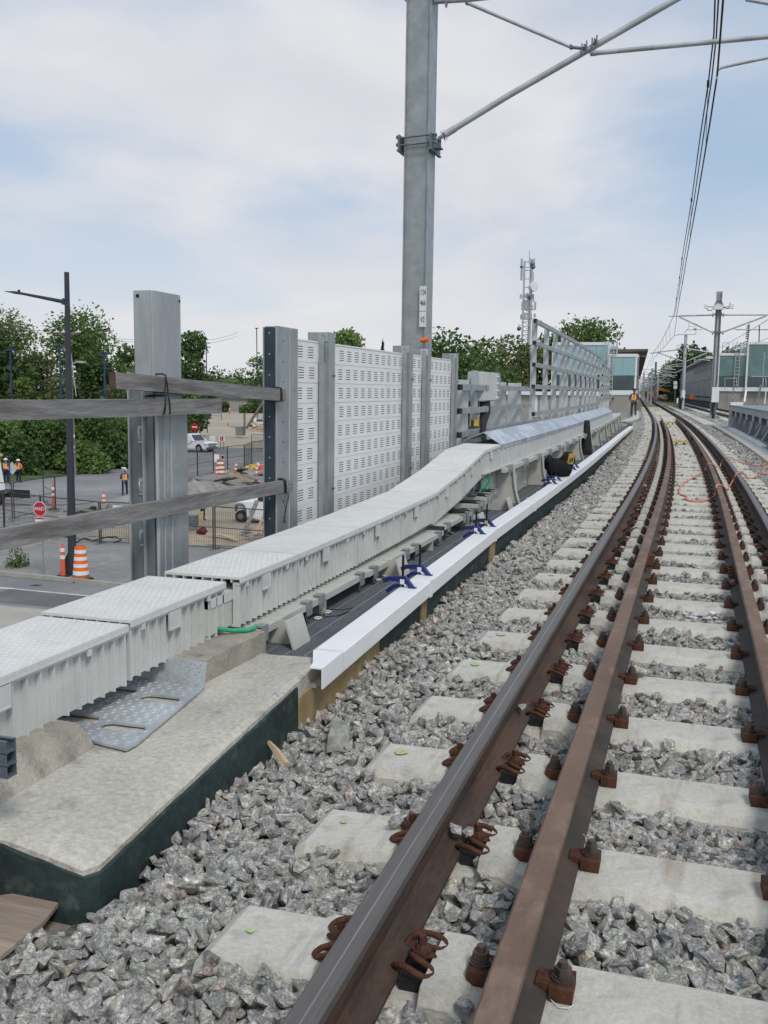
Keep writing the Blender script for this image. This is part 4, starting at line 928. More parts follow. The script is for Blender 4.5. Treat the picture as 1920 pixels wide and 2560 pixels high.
mb = MB(); blob(mb, (bx - .04, by, .34), (.19, .24, .13), 3, amp=.10, zmin=.224); blob(mb, (bx + .07, by + .05, .44), (.10, .14, .12), 8, amp=.12); blob(mb, (bx - .17, by - .03, .42), (.06, .12, .09), 5, amp=.1); obj('bag_body', mb, M['black_cloth'], t)
mb = MB(); mb.obox((bx + .14, by - .075, .475), (.085, .008, .15), (0.25, .12, .45)); pt = obj('patch', mb, M['yellow'], t)
mb = MB(); mb.obox((bx + .125, by - .083, .46), (.012, .006, .07), (0.25, .1, .45)); mb.obox((bx + .16, by - .068, .46), (.012, .006, .07), (0.25, .1, .45)); mb.obox((bx + .142, by - .076, .46), (.012, .006, .075), (0.25, .6, .45)); obj('lettering', mb, M['text_black'], pt)
# black rubber cone
cxx, cyy = -2.085, 20.3
t = tag(obj('rubber_cone', (lambda m_: (m_.prism([(cxx - .11, cyy - .11), (cxx + .11, cyy - .11), (cxx + .11, cyy + .11), (cxx - .11, cyy + .11)], .113, .21), m_.cyl((cxx, cyy, .21), (cxx - .01, cyy, .80), .115, 14, .062), m_.cyl((cxx - .01, cyy, .80), (cxx - .01, cyy, .82), .062, 14, .05), m_)[-1])(MB()), M['black']), 'tall black rubber cone standing on the grating against the girder', 'cone')
# wood at the lower left, a stake and a large flat stone
t = thing('plywood_offcut', 'weathered plywood sheet lying on the stones at the lower left corner', 'plywood', (-1.8, 2.0, -.03))
mb = MB(); ppts = [tuple(atz(x, y, -.02)[:2]) for x, y in ((178, 2216), (-60, 2245), (-60, 2440), (20, 2375), (112, 2300))]; mb.prism(ppts, -.032, -.02); obj('sheet', mb, M['plywood'], t)
a_, b_ = atz(600 + 178 / 2.592, 1200 + 1690 / 2.592, .035), atz(600 + 300 / 2.592, 1200 + 1850 / 2.592, .0)
mb = MB(); mb.tube([a_, a_ * .93 + b_ * .07, (a_ + b_) / 2 + Vector((0, 0, .004)), b_], [.002, .009, .015, .016], 5, smooth=False); tag(obj('wooden_stake', mb, M['lumber']), 'splintered pale wooden stake on the ballast beside the green wall', 'stake')
mb = MB(); q = [atz(600 + x / 2.592, 1200 + y / 2.592, .0) for x, y in ((558, 1690), (715, 1665), (690, 1600), (625, 1548), (590, 1580))]; cc0 = sum(q, Vector()) / 5
mb.add([v + Vector((0, 0, -.05)) for v in q] + [cc0 + (v - cc0) * .86 + Vector((0, 0, .008 if i < 2 else .02)) for i, v in enumerate(q)], [(5, 6, 7, 8, 9)] + [(i, (i + 1) % 5, 5 + (i + 1) % 5, 5 + i) for i in range(5)])
tag(obj('flat_stone', mb, M['stone']), 'large flat grey stone lying on top of the ballast near the tan filler board', 'stone')
# white foam scraps between the sleepers
mb = MB(); r0 = random.Random(2)
for i in range(9):
    p = atz(1735 + r0.uniform(-25, 55), 1535 + r0.uniform(-12, 10), -.015); mb.obox(p, (r0.uniform(.02, .05), r0.uniform(.02, .04), .01), (r0.uniform(-.4, .4), r0.uniform(-.4, .4), r0.uniform(0, 3)))
obj('foam_scraps', mb, M['white'], kind='stuff')
# cord looping over the rails
def zz1(x, y, z): return atz(1560 + x / 4.608, 960 + y / 4.608, z)
t = thing('extension_cord', 'salmon orange cord looped over the rails and across the sleepers', 'cord', (0, 13, 0))
for pl in ([(1659, 905, .01), (1560, 940, .01), (1440, 925, .01), (1330, 900, .01), (1270, 860, .05), (1200, 838, .18), (1150, 850, .19), (1120, 905, .08), (1105, 965, .02)],
           [(1105, 968, .02), (1060, 960, .03), (1020, 920, .17), (975, 915, .18), (945, 950, .1), (925, 1020, .02), (840, 1058, .01), (730, 1110, .01), (660, 1170, .01), (632, 1235, .01), (650, 1275, .01), (740, 1300, .01), (705, 1320, .01), (760, 1350, .01), (880, 1355, .01), (980, 1330, .01), (1040, 1300, .03), (1065, 1250, .08), (1055, 1190, .17), (1085, 1155, .18), (1140, 1170, .16), (1185, 1225, .03), (1220, 1180, .02), (1260, 1100, .1), (1290, 1040, .19), (1330, 1015, .19), (1370, 1030, .12), (1430, 1085, .01), (1500, 1080, .01), (1580, 1030, .01), (1659, 935, .01)]):
    q = [zz1(*p) for p in pl]; sm = [q[0]]
    for a, b in zip(q, q[1:]): sm += [(a * 3 + b) / 4, (a + 3 * b) / 4]
    sm.append(q[-1]); mb = MB(); mb.tube(sm, .011, 6); obj('cord', mb, M['orange_wire'], t)
# hair-thin loose wire by the nearest guard rail bolt
mb = MB(); pp = [atz(1160 + x / 2.183, 1900 + y / 2.183, .004) for x, y in ((470, 1190), (448, 1240), (465, 1300), (520, 1350), (570, 1355), (600, 1335))]; mb.tube(pp, .0012, 5)
tag(obj('loose_wire', mb, M['white']), 'hair thin pale wire curled on the sleeper by the nearest guard rail bolt', 'wire')
# ================================================================== STEEL POSTS AND TIMBER RAILS
def holes(mb, x, y, zs, r=.007, ax='x'):
    for z in zs: mb.cyl((x, y, z), (x + (.003 if ax == 'x' else 0), y - (.003 if ax == 'y' else 0), z), r, 8)
p1 = thing('steel_post', 'tall free standing galvanised steel post with a narrow box section above wider flanges', 'steel post', (-2.8, 4.65, -.3), 'galvanised steel posts along the line')
mb = MB(); bm = bmesh.new(); bmesh.ops.create_cube(bm, size=1)
for v in bm.verts: v.co = Vector((-2.812 + v.co.x * .122, 4.755 + v.co.y * .305, .80 + v.co.z * 2.2))
bmesh.ops.bevel(bm, geom=[e for e in bm.edges if abs((e.verts[0].co - e.verts[1].co).z) > 1], offset=.012, segments=3, affect='EDGES'); bm.verts.index_update()
mb.add([v.co for v in bm.verts], [[v.index for v in f.verts] for f in bm.faces]); bm.free(); obj('box_section', mb, M['galv_lt'], p1)
mb = MB(); mb.box(-2.885, -2.745, 4.59, 4.598, 1.899, 1.905)
mb = MB(); holes(mb, -2.84, 4.602, [1.872], .010, 'y'); obj('drilled_hole', mb, M['hole'], p1)
mb = MB(); holes(mb, -2.751, 4.885, [1.868], .008); obj('drilled_hole', mb, M['hole'], p1)
mb = MB(); mb.box(-2.748, -2.742, 4.60, 4.94, -.3, 1.30); obj('flange_plate', mb, M['galv'], p1)
mb = MB(); mb.box(-2.898, -2.890, 4.575, 4.76, -.3, 1.475); obj('outer_flange', mb, M['galv_lt'], p1)
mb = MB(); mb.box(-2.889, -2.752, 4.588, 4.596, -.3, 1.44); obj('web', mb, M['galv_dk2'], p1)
mb = MB(); mb.box(-2.806, -2.799, 4.565, 4.5875, -.3, 1.44); obj('stiffener', mb, M['galv_lt'], p1)
mb = MB()
for y, w in ((4.605, .014), (4.68, .004), (4.755, .006)): mb.cyl((-2.741, y, -.3), (-2.741, y, 1.29), w * .8, 6)
obj('weld_bead', mb, M['galv_lt'], p1)
for z in (.58, .86, 1.14):
    mb = MB(); mb.tube([(-2.83, 4.587, z - .03), (-2.83, 4.57, z - .025), (-2.83, 4.57, z + .025), (-2.83, 4.587, z + .03)], .006, 6); mb.box(-2.842, -2.818, 4.582, 4.5875, z - .045, z + .045); obj('lug', mb, M['galv_lt'], p1)
p2 = thing('steel_post', 'broad galvanised post with a dark drilled plate at the near end of the noise barrier', 'steel post', (-2.8, 6.35, -.3), 'galvanised steel posts along the line')
mb = MB(); mb.box(-2.83, -2.752, 6.19, 6.55, -.3, 1.815); obj('box_section', mb, M['galv'], p2)
mb = MB(); mb.box(-2.828, -2.757, 6.176, 6.185, -.3, 1.808); q = obj('drilled_plate', mb, M['dark_plate'], p2)
mb = MB(); 
for k in range(11):
    z = .35 + k * .142; mb.cyl((-2.79, 6.1755, z), (-2.79, 6.1735, z), .006, 8)
obj('drilled_hole', mb, M['galv_lt'], q)
mb = MB(); mb.box(-2.748, -2.742, 6.18, 6.56, -.3, 1.818); q = obj('flange_plate', mb, M['galv'], p2)
mb = MB(); mb.cyl((-2.741, 6.40, -.3), (-2.741, 6.40, 1.81), .006, 6); mb.cyl((-2.741, 6.183, -.3), (-2.741, 6.183, 1.81), .004, 6); obj('weld_bead', mb, M['galv_lt'], q)
mb = MB(); holes(mb, -2.7425, 6.30, [1.72 - .14 * k for k in range(11)], .008); obj('drilled_hole', mb, M['galv_dk'], q)
mb = MB(); mb.box(-2.8335, -2.8285, 6.16, 6.2, -.3, 1.808); obj('edge_strip', mb, M['galv_lt'], p2)
# noise barrier
nb = thing('noise_barrier', 'white slotted noise barrier panels stacked between galvanised channel posts', 'noise barrier', (-2.8, 9, .1))
RH = .1532; Z0 = 1.745 - 10 * RH
def panel_mesh(ya, yb, firstcol, period, slot, name):
    mb = MB(); x = 0.0; W_ = yb - ya
    cols = []; y = firstcol
    while y + slot < W_ - .01: cols.append((y, y + slot)); y += period
    zs = [.034, .053, .072, .091, .110]; sh = .0058
    ybr = [0.0]; isslot = []
    for a, b in cols: ybr += [a, b]
    ybr.append(W_); zbr = [0.0012]
    for z in zs: zbr += [z, z + sh]
    zbr.append(RH - .0012)
    for i in range(len(ybr) - 1):
        for j in range(len(zbr) - 1):
            if i % 2 == 1 and j % 2 == 1: continue
            a, b, d, e_ = ybr[i], ybr[i + 1], zbr[j], zbr[j + 1]; mb.add([(x, a, d), (x, b, d), (x, b, e_), (x, a, e_)], [(0, 1, 2, 3)])
    # edges turned back, and the dark absorber behind the slots
    mb.add([(x, 0, .0012), (x, W_, .0012), (x - .05, W_, 0), (x - .05, 0, 0)], [(3, 2, 1, 0)]); mb.add([(x, 0, RH - .0012), (x, W_, RH - .0012), (x - .05, W_, RH), (x - .05, 0, RH)], [(0, 1, 2, 3)])
    mb.add([(x - .05, 0, 0), (x - .05, W_, 0), (x - .05, W_, RH), (x - .05, 0, RH)], [(3, 2, 1, 0)])
    mb.cur = 1; mb.add([(x - .012, 0, .006), (x - .012, W_, .006), (x - .012, W_, RH - .006), (x - .012, 0, RH - .006)], [(0, 1, 2, 3)]); mb.cur = 0
    return mb.mesh(name, [M['panel'], M['hole']])
bays = ((6.47, 7.17, .005, .21, .11), (7.30, 9.40, .27, .188, .10), (9.56, 10.12, .02, .193, .108), (10.24, 11.46, .06, .193, .108))
for bi, (ya, yb, fc, pe, sl_) in enumerate(bays):
    mes = [panel_mesh(ya, yb, fc + d, pe, sl_, 'barrier_panel') for d in (0, .02, -.012)]
    for r in range(10):
        o = bpy.data.objects.new('barrier_panel', mes[(r * 2 + bi) % 3]); COL.objects.link(o); o.parent = nb; o.location = Vector((-2.80 + random.uniform(-.0015, .0015), ya, Z0 + r * RH)) - wpos(nb)
    mb = MB(); mb.box(-2.85, -2.797, ya, yb, 1.7455, 1.757); obj('top_trim', mb, M['panel'], nb)
mb = MB(); mb.box(-2.86, -2.79, 6.56, 11.46, -.1, Z0 - .004); obj('base_rail', mb, M['galv'], nb)
for y0_, y1_ in ((7.10, 7.35), (9.37, 9.61), (10.10, 10.32), (11.42, 11.60)):
    mb = MB(); mb.box(-2.79, -2.752, y0_ - .002, y0_ + .008, -.3, 1.80); w = y1_ - y0_
    mb.box(-2.79, -2.752, y0_ + w * .45, y1_, -.3, 1.835); mb.box(-2.93, -2.792, y0_ + w * .45, y0_ + w * .52, -.3, 1.835); mb.box(-2.788, -2.770, y0_ + .009, y0_ + w * .45, -.3, 1.60)
    q = obj('channel_post', mb, M['galv'], nb)
    mb = MB(); mb.box(-2.84, -2.755, y0_ + w * .42, y0_ + w * .445, 1.762, 1.832); b_ = obj('top_bracket', mb, M['galv_lt'], q)
    mb = MB(); mb.cyl((-2.80, y0_ + w * .42 - .012, 1.80), (-2.80, y0_ + w * .42, 1.80), .014, 6); mb.cyl((-2.75, y1_ - .04, 1.5), (-2.735, y1_ - .04, 1.5), .010, 6); mb.cyl((-2.75, y1_ - .04, .6), (-2.735, y1_ - .04, .6), .010, 6); obj('bolt', mb, M['galv_dk'], q)
# timber rails
def plank(name, a, b, w, h, label, bend=0, endcol=None):
    t = thing(name, label, 'timber', tuple((Vector(a) + Vector(b)) / 2))
    mb = MB(); a = Vector(a); b = Vector(b); K = 10; r0 = random.Random(len(label)); vs = []
    for i in range(K + 1):
        q = i / K; p = a + (b - a) * q + Vector((0, 0, bend * math.sin(math.pi * q))); j = lambda: r0.uniform(-.0015, .0015)
        for dx_, dz_ in ((-1, -1), (1, -1), (1, 1), (-1, 1)): vs.append(p + Vector((dx_ * w / 2 + j(), 0, dz_ * h / 2 + j())))
    fs = [(i * 4 + k, i * 4 + (k + 1) % 4, i * 4 + 4 + (k + 1) % 4, i * 4 + 4 + k) for i in range(K) for k in range(4)]
    mb.add(vs, fs); mb.cur = 1; mb.add(vs[:4], [(3, 2, 1, 0)]); mb.add(vs[-4:], [(0, 1, 2, 3)])
    obj('timber', mb, [M['wood'], M['wood_end'] if endcol else M['wood']], t); return t
XP = -2.715
tA = plank('timber_rail', (XP + .035, 2.0, 1.305), (XP + .035, 5.21, 1.288), .038, .086, 'weathered grey timber rail crossing the tall post, upper one at the left edge', -.004)
tB = plank('timber_rail', (XP, 4.16, 1.425), (XP, 6.24, 1.348), .038, .082, 'brownish timber rail spanning the gap between the tall post and the noise barrier post', 0, True)
tC = plank('timber_rail', (XP, 2.0, .768), (XP, 6.37, .712), .038, .086, 'lowest weathered timber rail, running from the left edge to the noise barrier post', .012)
def wrap(y, z, h, n, lab, x=XP, tails=0):
    mb = MB(); r0 = random.Random(int(y * 100 + z * 10))
    for k in range(n):
        yy = y + r0.uniform(-.02, .02); xx = x + .023; dz_ = r0.uniform(-.004, .01); tl = r0.uniform(-.03, .03)
        mb.tube([(x - .10, yy, z + h / 2 + dz_), (x, yy, z + h / 2 + .004 + dz_), (xx, yy, z + h / 2 + dz_ * .5), (xx + .003, yy + tl * .5, z), (xx, yy + tl, z - h / 2 - .002), (x - .02, yy + tl, z - h / 2 - .004), (x - .10, yy + tl, z - h / 2)], .0028, 6)
    for k in range(tails):
        p = Vector((x + .025, y + .02 * k, z - h / 2)); pp = [p]
        for q in range(6): p = p + Vector((r0.uniform(-.003, .006), r0.uniform(-.03, .03), -.035)); pp.append(p)
        mb.tube(pp, .0022, 5)
    tag(obj('tie_wire', mb, M['wire']), lab, 'wire', 'black tie wires around the timber rails')
wrap(4.57, 1.302, .088, 4, 'black tie wire loops binding the upper left timber to the tall post', XP + .04)
wrap(4.62, 1.412, .084, 3, 'black tie wire looped round the brownish timber at the tall post')
wrap(6.38 - .22, 1.352, .084, 4, 'black tie wire round the end of the brownish timber at the barrier post')
wrap(6.38 - .17, .716, .088, 4, 'tangled black tie wire hanging from the end of the lowest timber', XP, 3)
# ================================================================== GUARD FENCES BEYOND THE BARRIER
def fposts(t, ys, l, z0, z1, w=.10, d=.16, m_='galv_lt'):
    for y in ys:
        x = c(y); mb = MB(); mb.box(l + x - w, l + x, y, y + d, z0, z1); obj('fence_post', mb, M[m_], t)
def frails(t, y0, y1, l, zs, r=.042, clamps=()):
    for z in zs:
        mb = MB(); mb.sweep([(0, r / 2 * 1.0), (0, -r), (-r, -r), (-r, r / 2)], [(l, y, z) for y in ysteps(y0, y1)]); o = obj('fence_rail', mb, M['galv'], t)
        mb = MB(); mb.sweep([(.002, .023), (.002, -.044), (-.044, -.044), (-.044, .023)], [(l, y0 - .03, z), (l, y0 + .1, z)]); obj('end_cap', mb, M['black'], o)
        for y in clamps:
            x = c(y); mb = MB(); mb.box(l + x + .001, l + x + .008, y - .03, y + .05, z - .052, z + .03); mb.box(l + x - .05, l + x + .0005, y - .03, y - .015, z + .0215, z + .034); mb.box(l + x - .05, l + x + .0005, y + .035, y + .05, z + .0215, z + .034); obj('rail_clip', mb, M['galv'], o)
sf = thing('guard_fence', 'low three rail galvanised fence beside the grey electrical box', 'fence', P(-2.8, 14, 0))
ys_ = [12.1, 14.85, 16.35]; fposts(sf, ys_, -2.80, .35, 1.53, .17, .34, 'galv_pale')
for y in (13.4, ): pass
frails(sf, 11.62, 17.4, -2.715, (1.445, 1.155, .865), .048, (12.25, 13.2, 15.0, 16.6))
tf = thing('guard_fence', 'tall galvanised fence of slender posts and five rails rising above the zinc covered trough', 'fence', P(-2.8, 26, 0))
ys_ = [18.2, 20.0, 21.6, 23.2, 24.25, 26.0, 27.75, 29.6, 31.5, 33.5, 35.5]; fposts(tf, ys_, -2.80, .5, 2.70, .072, .24, 'galv_pale')
frails(tf, 17.65, 37.3, -2.715, (2.66, 2.27, 1.885, 1.49), .052, [y + .1 for y in ys_]); frails(tf, 17.55, 36.5, -2.68, (1.0,), .05, [y + .1 for y in ys_])
ff = thing('guard_fence', 'farther lower galvanised fence section ending beside the station wall', 'fence', P(-2.8, 42, 0))
fposts(ff, [39.2, 41.2, 43.2, 45.5, 47.5], -2.80, .4, 2.45, .075, .22, 'galv_pale')
frails(ff, 38.5, 48.2, -2.715, (2.42, 2.06, 1.66, 1.28), .052, [39.4, 41.4, 43.4, 45.7])
# electrical box on a post
eb = thing('electrical_box', 'pale grey electrical cabinet with a hinged door mounted on the low fence', 'electrical box', P(-2.75, 13.6, 1.2))
mb = MB(); bm = bmesh.new(); bmesh.ops.create_cube(bm, size=1)
for v in bm.verts: v.co = Vector((-2.85 + v.co.x * .22, 13.62 + v.co.y * 1.2, 1.45 + v.co.z * .40))
bmesh.ops.bevel(bm, geom=list(bm.edges), offset=.012, segments=2, affect='EDGES'); bm.verts.index_update(); mb.add([v.co for v in bm.verts], [[v.index for v in f.verts] for f in bm.faces]); bm.free(); obj('cabinet', mb, M['frp'], eb)
mb = MB(); mb.box(-2.738, -2.728, 13.05, 13.98, 1.265, 1.635); dr = obj('door', mb, M['frp'], eb)
mb = MB(); mb.box(-2.739, -2.73, 14.0, 14.2, 1.26, 1.64); obj('side_flange', mb, M['galv'], eb)
for z in (1.30, 1.40, 1.50, 1.60):
    mb = MB(); mb.cyl((-2.722, 13.94, z - .012), (-2.722, 13.94, z + .012), .012, 8); mb.box(-2.728, -2.722, 13.88, 14.06, z - .008, z + .008); obj('hinge', mb, M['white'], dr)
mb = MB(); mb.box(-2.86, -2.80, 12.80, 13.0, 1.0, 1.66); obj('mounting_post', mb, M['galv_lt'], eb)
tag(obj('cable_bundle', (lambda m_: ([m_.tube([(-2.80 + .02 * k, 13.25 + .1 * k, 1.25), (-2.78 + .02 * k, 13.2 + .1 * k, 1.1), (-2.74, 13.0 + .08 * k, .95), (-2.68, 12.8, .84), (-2.64, 12.75, .70)], .036, 8) for k in range(3)], m_)[1])(MB()), M['black']), 'thick black cables dropping from the grey electrical cabinet into the trough', 'cable')
# ================================================================== NEAR MAST AND CANTILEVER
YM = 12.3; mx0, mx1 = -3.66, -3.30
ms = thing('catenary_mast', 'huge galvanised catenary mast rising behind the white noise barrier past the frame top', 'mast', (-3.45, YM, -1))
mb = MB()
mb.box(mx0 + .035, mx1 - .035, YM - .0, YM + .012, -1, 7.6); obj('web', mb, M['galv'], ms)
mb = MB(); mb.box(mx0 + .02, mx0 + .035, YM - .16, YM + .16, -1, 7.6); mb.box(mx1 - .035, mx1 - .02, YM - .16, YM + .16, -1, 7.6)
obj('flange', mb, M['galv'], ms)
mb = MB(); mb.box(mx0 + .035, mx1 - .035, YM - .12, YM - .002, -1, 7.6); obj('box_face', mb, M['galv'], ms)
for z in (4.45, 6.32):
    mb = MB()
    for dz_ in (-.045, .045): mb.cyl((mx0 - .06, YM - .20, z + dz_ + .02), (mx1 + .06, YM - .20, z + dz_ + .04), .012, 8)
    for x in (mx0 - .03, mx1 + .02):
        mb.box(x - .02, x + .02, YM - .26, YM + .24, z - .10, z - .085); mb.box(x - .012, x + .012, YM - .24, YM + .22, z - .085, z + .10)
    for x in (mx0 - .07, mx1 + .07):
        for dz_ in (-.045, .045): mb.cyl((x, YM - .20, z + dz_ + .03), (x + .02, YM - .20, z + dz_ + .03), .022, 6)
    mb.box(mx1 + .02, mx1 + .12, YM - .10, YM + .02, z - .06, z - .045); mb.cyl((mx1 + .09, YM - .05, z - .06), (mx1 + .09, YM - .05, z + .05), .02, 8); obj('bracket', mb, M['galv_dk'], ms)
sg = obj('number_plate', (lambda m_: (m_.box(mx1 - .10, mx1 - .012, YM - .175, YM - .166, 2.19, 2.70), m_)[1])(MB()), M['white_sign'], ms)
def text(s, size, loc, rot, mt, parent, name='lettering', ext=.001, align='CENTER', sx=1, space=1):
    cu = bpy.data.curves.new(name, 'FONT'); cu.body = s; cu.size = size; cu.extrude = ext; cu.align_x = align; cu.align_y = 'CENTER'; cu.space_character = space
    o = bpy.data.objects.new(name, cu); COL.objects.link(o)
    dg = bpy.context.evaluated_depsgraph_get(); me = bpy.data.meshes.new_from_object(o.evaluated_get(dg)); bpy.data.objects.remove(o)
    me.materials.clear(); me.materials.append(mt)
    o = bpy.data.objects.new(name, me); COL.objects.link(o); o.parent = parent; o.location = Vector(loc) - wpos(parent); o.rotation_euler = rot; o.scale = (sx, 1, 1); return o
tx = (mx1 - .056)
for s_, z in (('124', 2.62), ('466', 2.49), ('V2', 2.28)): text(s_, .10, (tx, YM - .177, z), (math.pi / 2, 0, 0), M['text_black'], sg, sx=.5)
mb = MB(); mb.box(mx1 - .098, mx1 - .014, YM - .1765, YM - .1755, 2.385, 2.391); obj('rule_line', mb, M['text_black'], sg)
mb = MB(); mb.cyl((mx1 - .07, YM - .2, 2.02), (mx1 + .02, YM - .2, 2.03), .027, 10); mb.cyl((mx1 + .02, YM - .2, 2.03), (mx1 + .033, YM - .2, 2.03), .038, 10); obj('orange_cap', mb, M['orange'], ms)
cn = thing('cantilever', 'galvanised tube cantilever reaching from the near mast over the track', 'cantilever', (-3.2, YM, 4.5))
Yc = YM - .05
def ct(x, y): return tuple(aty(980 + x / 1.765, y / 1.765, Yc))
mb = MB(); A_, B_ = Vector(ct(200, 615)), Vector(ct(850, 215)); Cc = Vector(ct(1235, 0)); D_ = Cc + (Cc - B_) * 1.1
mb.tube([A_ * .93 + B_ * .07, A_.lerp(B_, .5), D_], .038, 12); mb.tube([A_, A_.lerp(B_, .08)], .024, 10); mb.tube([A_.lerp(B_, .06), A_.lerp(B_, .13)], .043, 10); obj('main_tube', mb, M['galv_lt'], cn)
mb = MB(); pz = A_.lerp(B_, .045); dv = (B_ - A_).normalized()
mb.cyl(pz - dv * .012, pz + dv * .012, .075, 14, .02); mb.cyl(pz + dv * .01, pz + dv * .02, .02, 14, .075); obj('insulator_disc', mb, M['galv_lt'], cn)
U0, U1 = Vector(ct(330, 12)), Vector(ct(790, 208)); mb = MB(); mb.tube([U0, U1], .021, 10); obj('strut_tube', mb, M['galv_lt'], cn)
mb = MB(); T0 = Vector(ct(175, 8)); mb.tube([T0, Vector(ct(335, -2))], .03, 10); mb.tube([Vector(ct(335, -2)), Vector(ct(335, -2)) + Vector((1.6, 0, .0))], .03, 10); mb.cyl(Vector(ct(240, 3)), Vector(ct(248, 3)), .085, 12, .02); obj('top_tube', mb, M['galv_lt'], cn)
L0, L1 = Vector(ct(880, 236)), Vector(ct(1659, 162)); mb = MB(); mb.tube([L0, L1 + (L1 - L0) * .5], .028, 12); mb.tube([L0, L0.lerp(L1, .03)], .031, 10); obj('registration_tube', mb, M['galv_lt'], cn)
mb = MB()
for p in (B_, B_ + (Cc - B_) * .12):
    for k in (-1, 1): mb.cyl(p + dv * .03 * k + Vector((0, -.045, -.05)), p + dv * .03 * k + Vector((0, -.045, .06)), .009, 6)
    mb.tube([p + Vector((math.cos(a) * .045 * dv.x * 0, -.045 * math.cos(a), .045 * math.sin(a))) for a in [i * .63 for i in range(11)]], .012, 6)
for p, q_ in ((U1, B_), (L0, B_.lerp(Cc, .12)), (U0, Vector(ct(335, -2)))): mb.tube([p, q_], .020, 8); mb.cyl(p + Vector((0, -.035, 0)), p + Vector((0, .035, 0)), .022, 8)
obj('clevis', mb, M['galv_dk'], cn)
sa = [Vector(ct(1435, 312)), Vector(ct(1450, 300)), Vector(ct(1500, 288)), Vector(ct(1659, 255))]; sa.append(sa[-1] + (sa[-1] - sa[-2]) * 1.2); mb = MB(); mb.tube(sa, .017, 8); mb.cyl(sa[0] + Vector((0, 0, -.09)), sa[0] + Vector((0, 0, .0)), .012, 6); obj('steady_arm', mb, M['galv_lt'], cn)
# far corner tube entering at the upper right corner
mb = MB(); mb.tube([ct(1560, -2), ct(1800, 40)], .02, 8); obj('strut_tube', mb, M['galv_lt'], cn)
# ---------------------------------------------------------------- overhead wires
ow = thing('overhead_wires', 'black overhead contact and messenger wires curving away above the near track', 'overhead wires', (0, 30, 5))
def wpx(x, y, Y): return aty(x, y, Y)
def wire(pts, r, name): mb = MB(); mb.tube(pts, r, 5); return obj(name, mb, M['wire'], ow)
Zs = lambda x, y: (1560 + x / 4.608, 640 + y / 4.608)
m59 = aty(*Zs(570, 690), 59); c59 = aty(*Zs(578, 920), 59); m90 = aty(*Zs(345, 1095), 90); c90 = aty(*Zs(350, 1170), 90)
ctop = aty(980 + 1435 / 1.765, 330 / 1.765, 12.2)
def cat(a, b, sag, n=14): return [a.lerp(b, i / n) - Vector((0, 0, 4 * sag * (i / n) * (1 - i / n))) for i in range(n + 1)]
mt0 = aty(980 + 1428 / 1.765, -60, 11.0); mt1 = aty(980 + 1447 / 1.765, -60, 11.0)
back = lambda p, q_, k: p + (p - q_) * k
def zt2(x, y): return (980 + x / 1.765, y / 1.765)
def zs2(x, y): return (1560 + x / 4.608, 640 + y / 4.608)
mA = [atz(*p, 6.0 - .018 * i) for i, p in enumerate((zt2(1425, 0), zt2(1420, 150), zt2(1395, 370), zt2(1360, 600), zt2(1322, 882), zs2(668, 30), zs2(640, 250), zs2(605, 490), zs2(590, 590)))] + [m59]
mB_ = [atz(*p, 6.05 - .018 * i) for i, p in enumerate((zt2(1440, 0), zt2(1430, 170), zt2(1410, 350), zt2(1374, 600), zt2(1333, 882), zs2(692, 30), zs2(658, 250), zs2(617, 490), zs2(600, 590)))] + [m59 + Vector((.05, 0, .03))]
cA = [ctop] + [atz(*p, 5.05 - .015 * i) for i, p in enumerate((zt2(1400, 560), zt2(1346, 882), zs2(720, 30), zs2(685, 250), zs2(640, 490), zs2(612, 660), zs2(598, 780)))] + [c59]
wire([mA[0] + (mA[0] - mA[1]) * 2] + mA, .011, 'messenger_wire'); wire([mB_[0] + (mB_[0] - mB_[1]) * 2] + mB_, .011, 'messenger_wire')
wire([Vector((cA[0].x + .04, -2, cA[0].z + .03))] + cA, .0115, 'contact_wire')
for k in (2, 4, 5, 6, 7):
    a = mA[k]; b = min(cA, key=lambda q: abs(q.y - a.y)); f_ = None
    for q0, q1 in zip(cA, cA[1:]):
        if q0.y <= a.y <= q1.y: f_ = q0.lerp(q1, (a.y - q0.y) / (q1.y - q0.y))
    if f_ is None: continue
    mb = MB(); mb.tube([a, f_], .004, 5); mb.cyl(a + Vector((0, 0, -.05)), a + Vector((0, 0, .05)), .022, 6); obj('dropper', mb, M['wire'], ow)
m140 = Vector(P(0, 140, 5.8)); c140 = Vector(P(0.1, 140, 4.9)); m200 = Vector(P(0, 200, 5.8))
s1_, s2_ = cat(m59, m90, .25), cat(c59, c90, .02)
wire(s1_, .014, 'messenger_wire'); wire(s2_, .013, 'contact_wire'); wire(cat(m90, m140, .3), .016, 'messenger_wire'); wire(cat(c90, c140, 0), .016, 'contact_wire'); wire(cat(m140, m200, .3), .018, 'messenger_wire')
for k in (2, 4, 6, 8, 10, 12):
    mb = MB(); mb.tube([s1_[k], s2_[k]], .007, 4); obj('dropper', mb, M['wire'], ow)
r0 = aty(*Zs(1659, 700), 59) + Vector((1.5, -14, .5)); wire(cat(r0, aty(*Zs(1100, 1060), 95), .1), .016, 'messenger_wire'); wire(cat(aty(*Zs(1750, 900), 52), aty(*Zs(1180, 1145), 95), .05), .011, 'contact_wire')
for X_, Y_ in ((1560, 70),): mb = MB(); mb.tube([aty(*Zs(1560, 800), 57), aty(*Zs(1555, 985), 57)], .03, 6); obj('dropper', mb, M['wire'], ow)
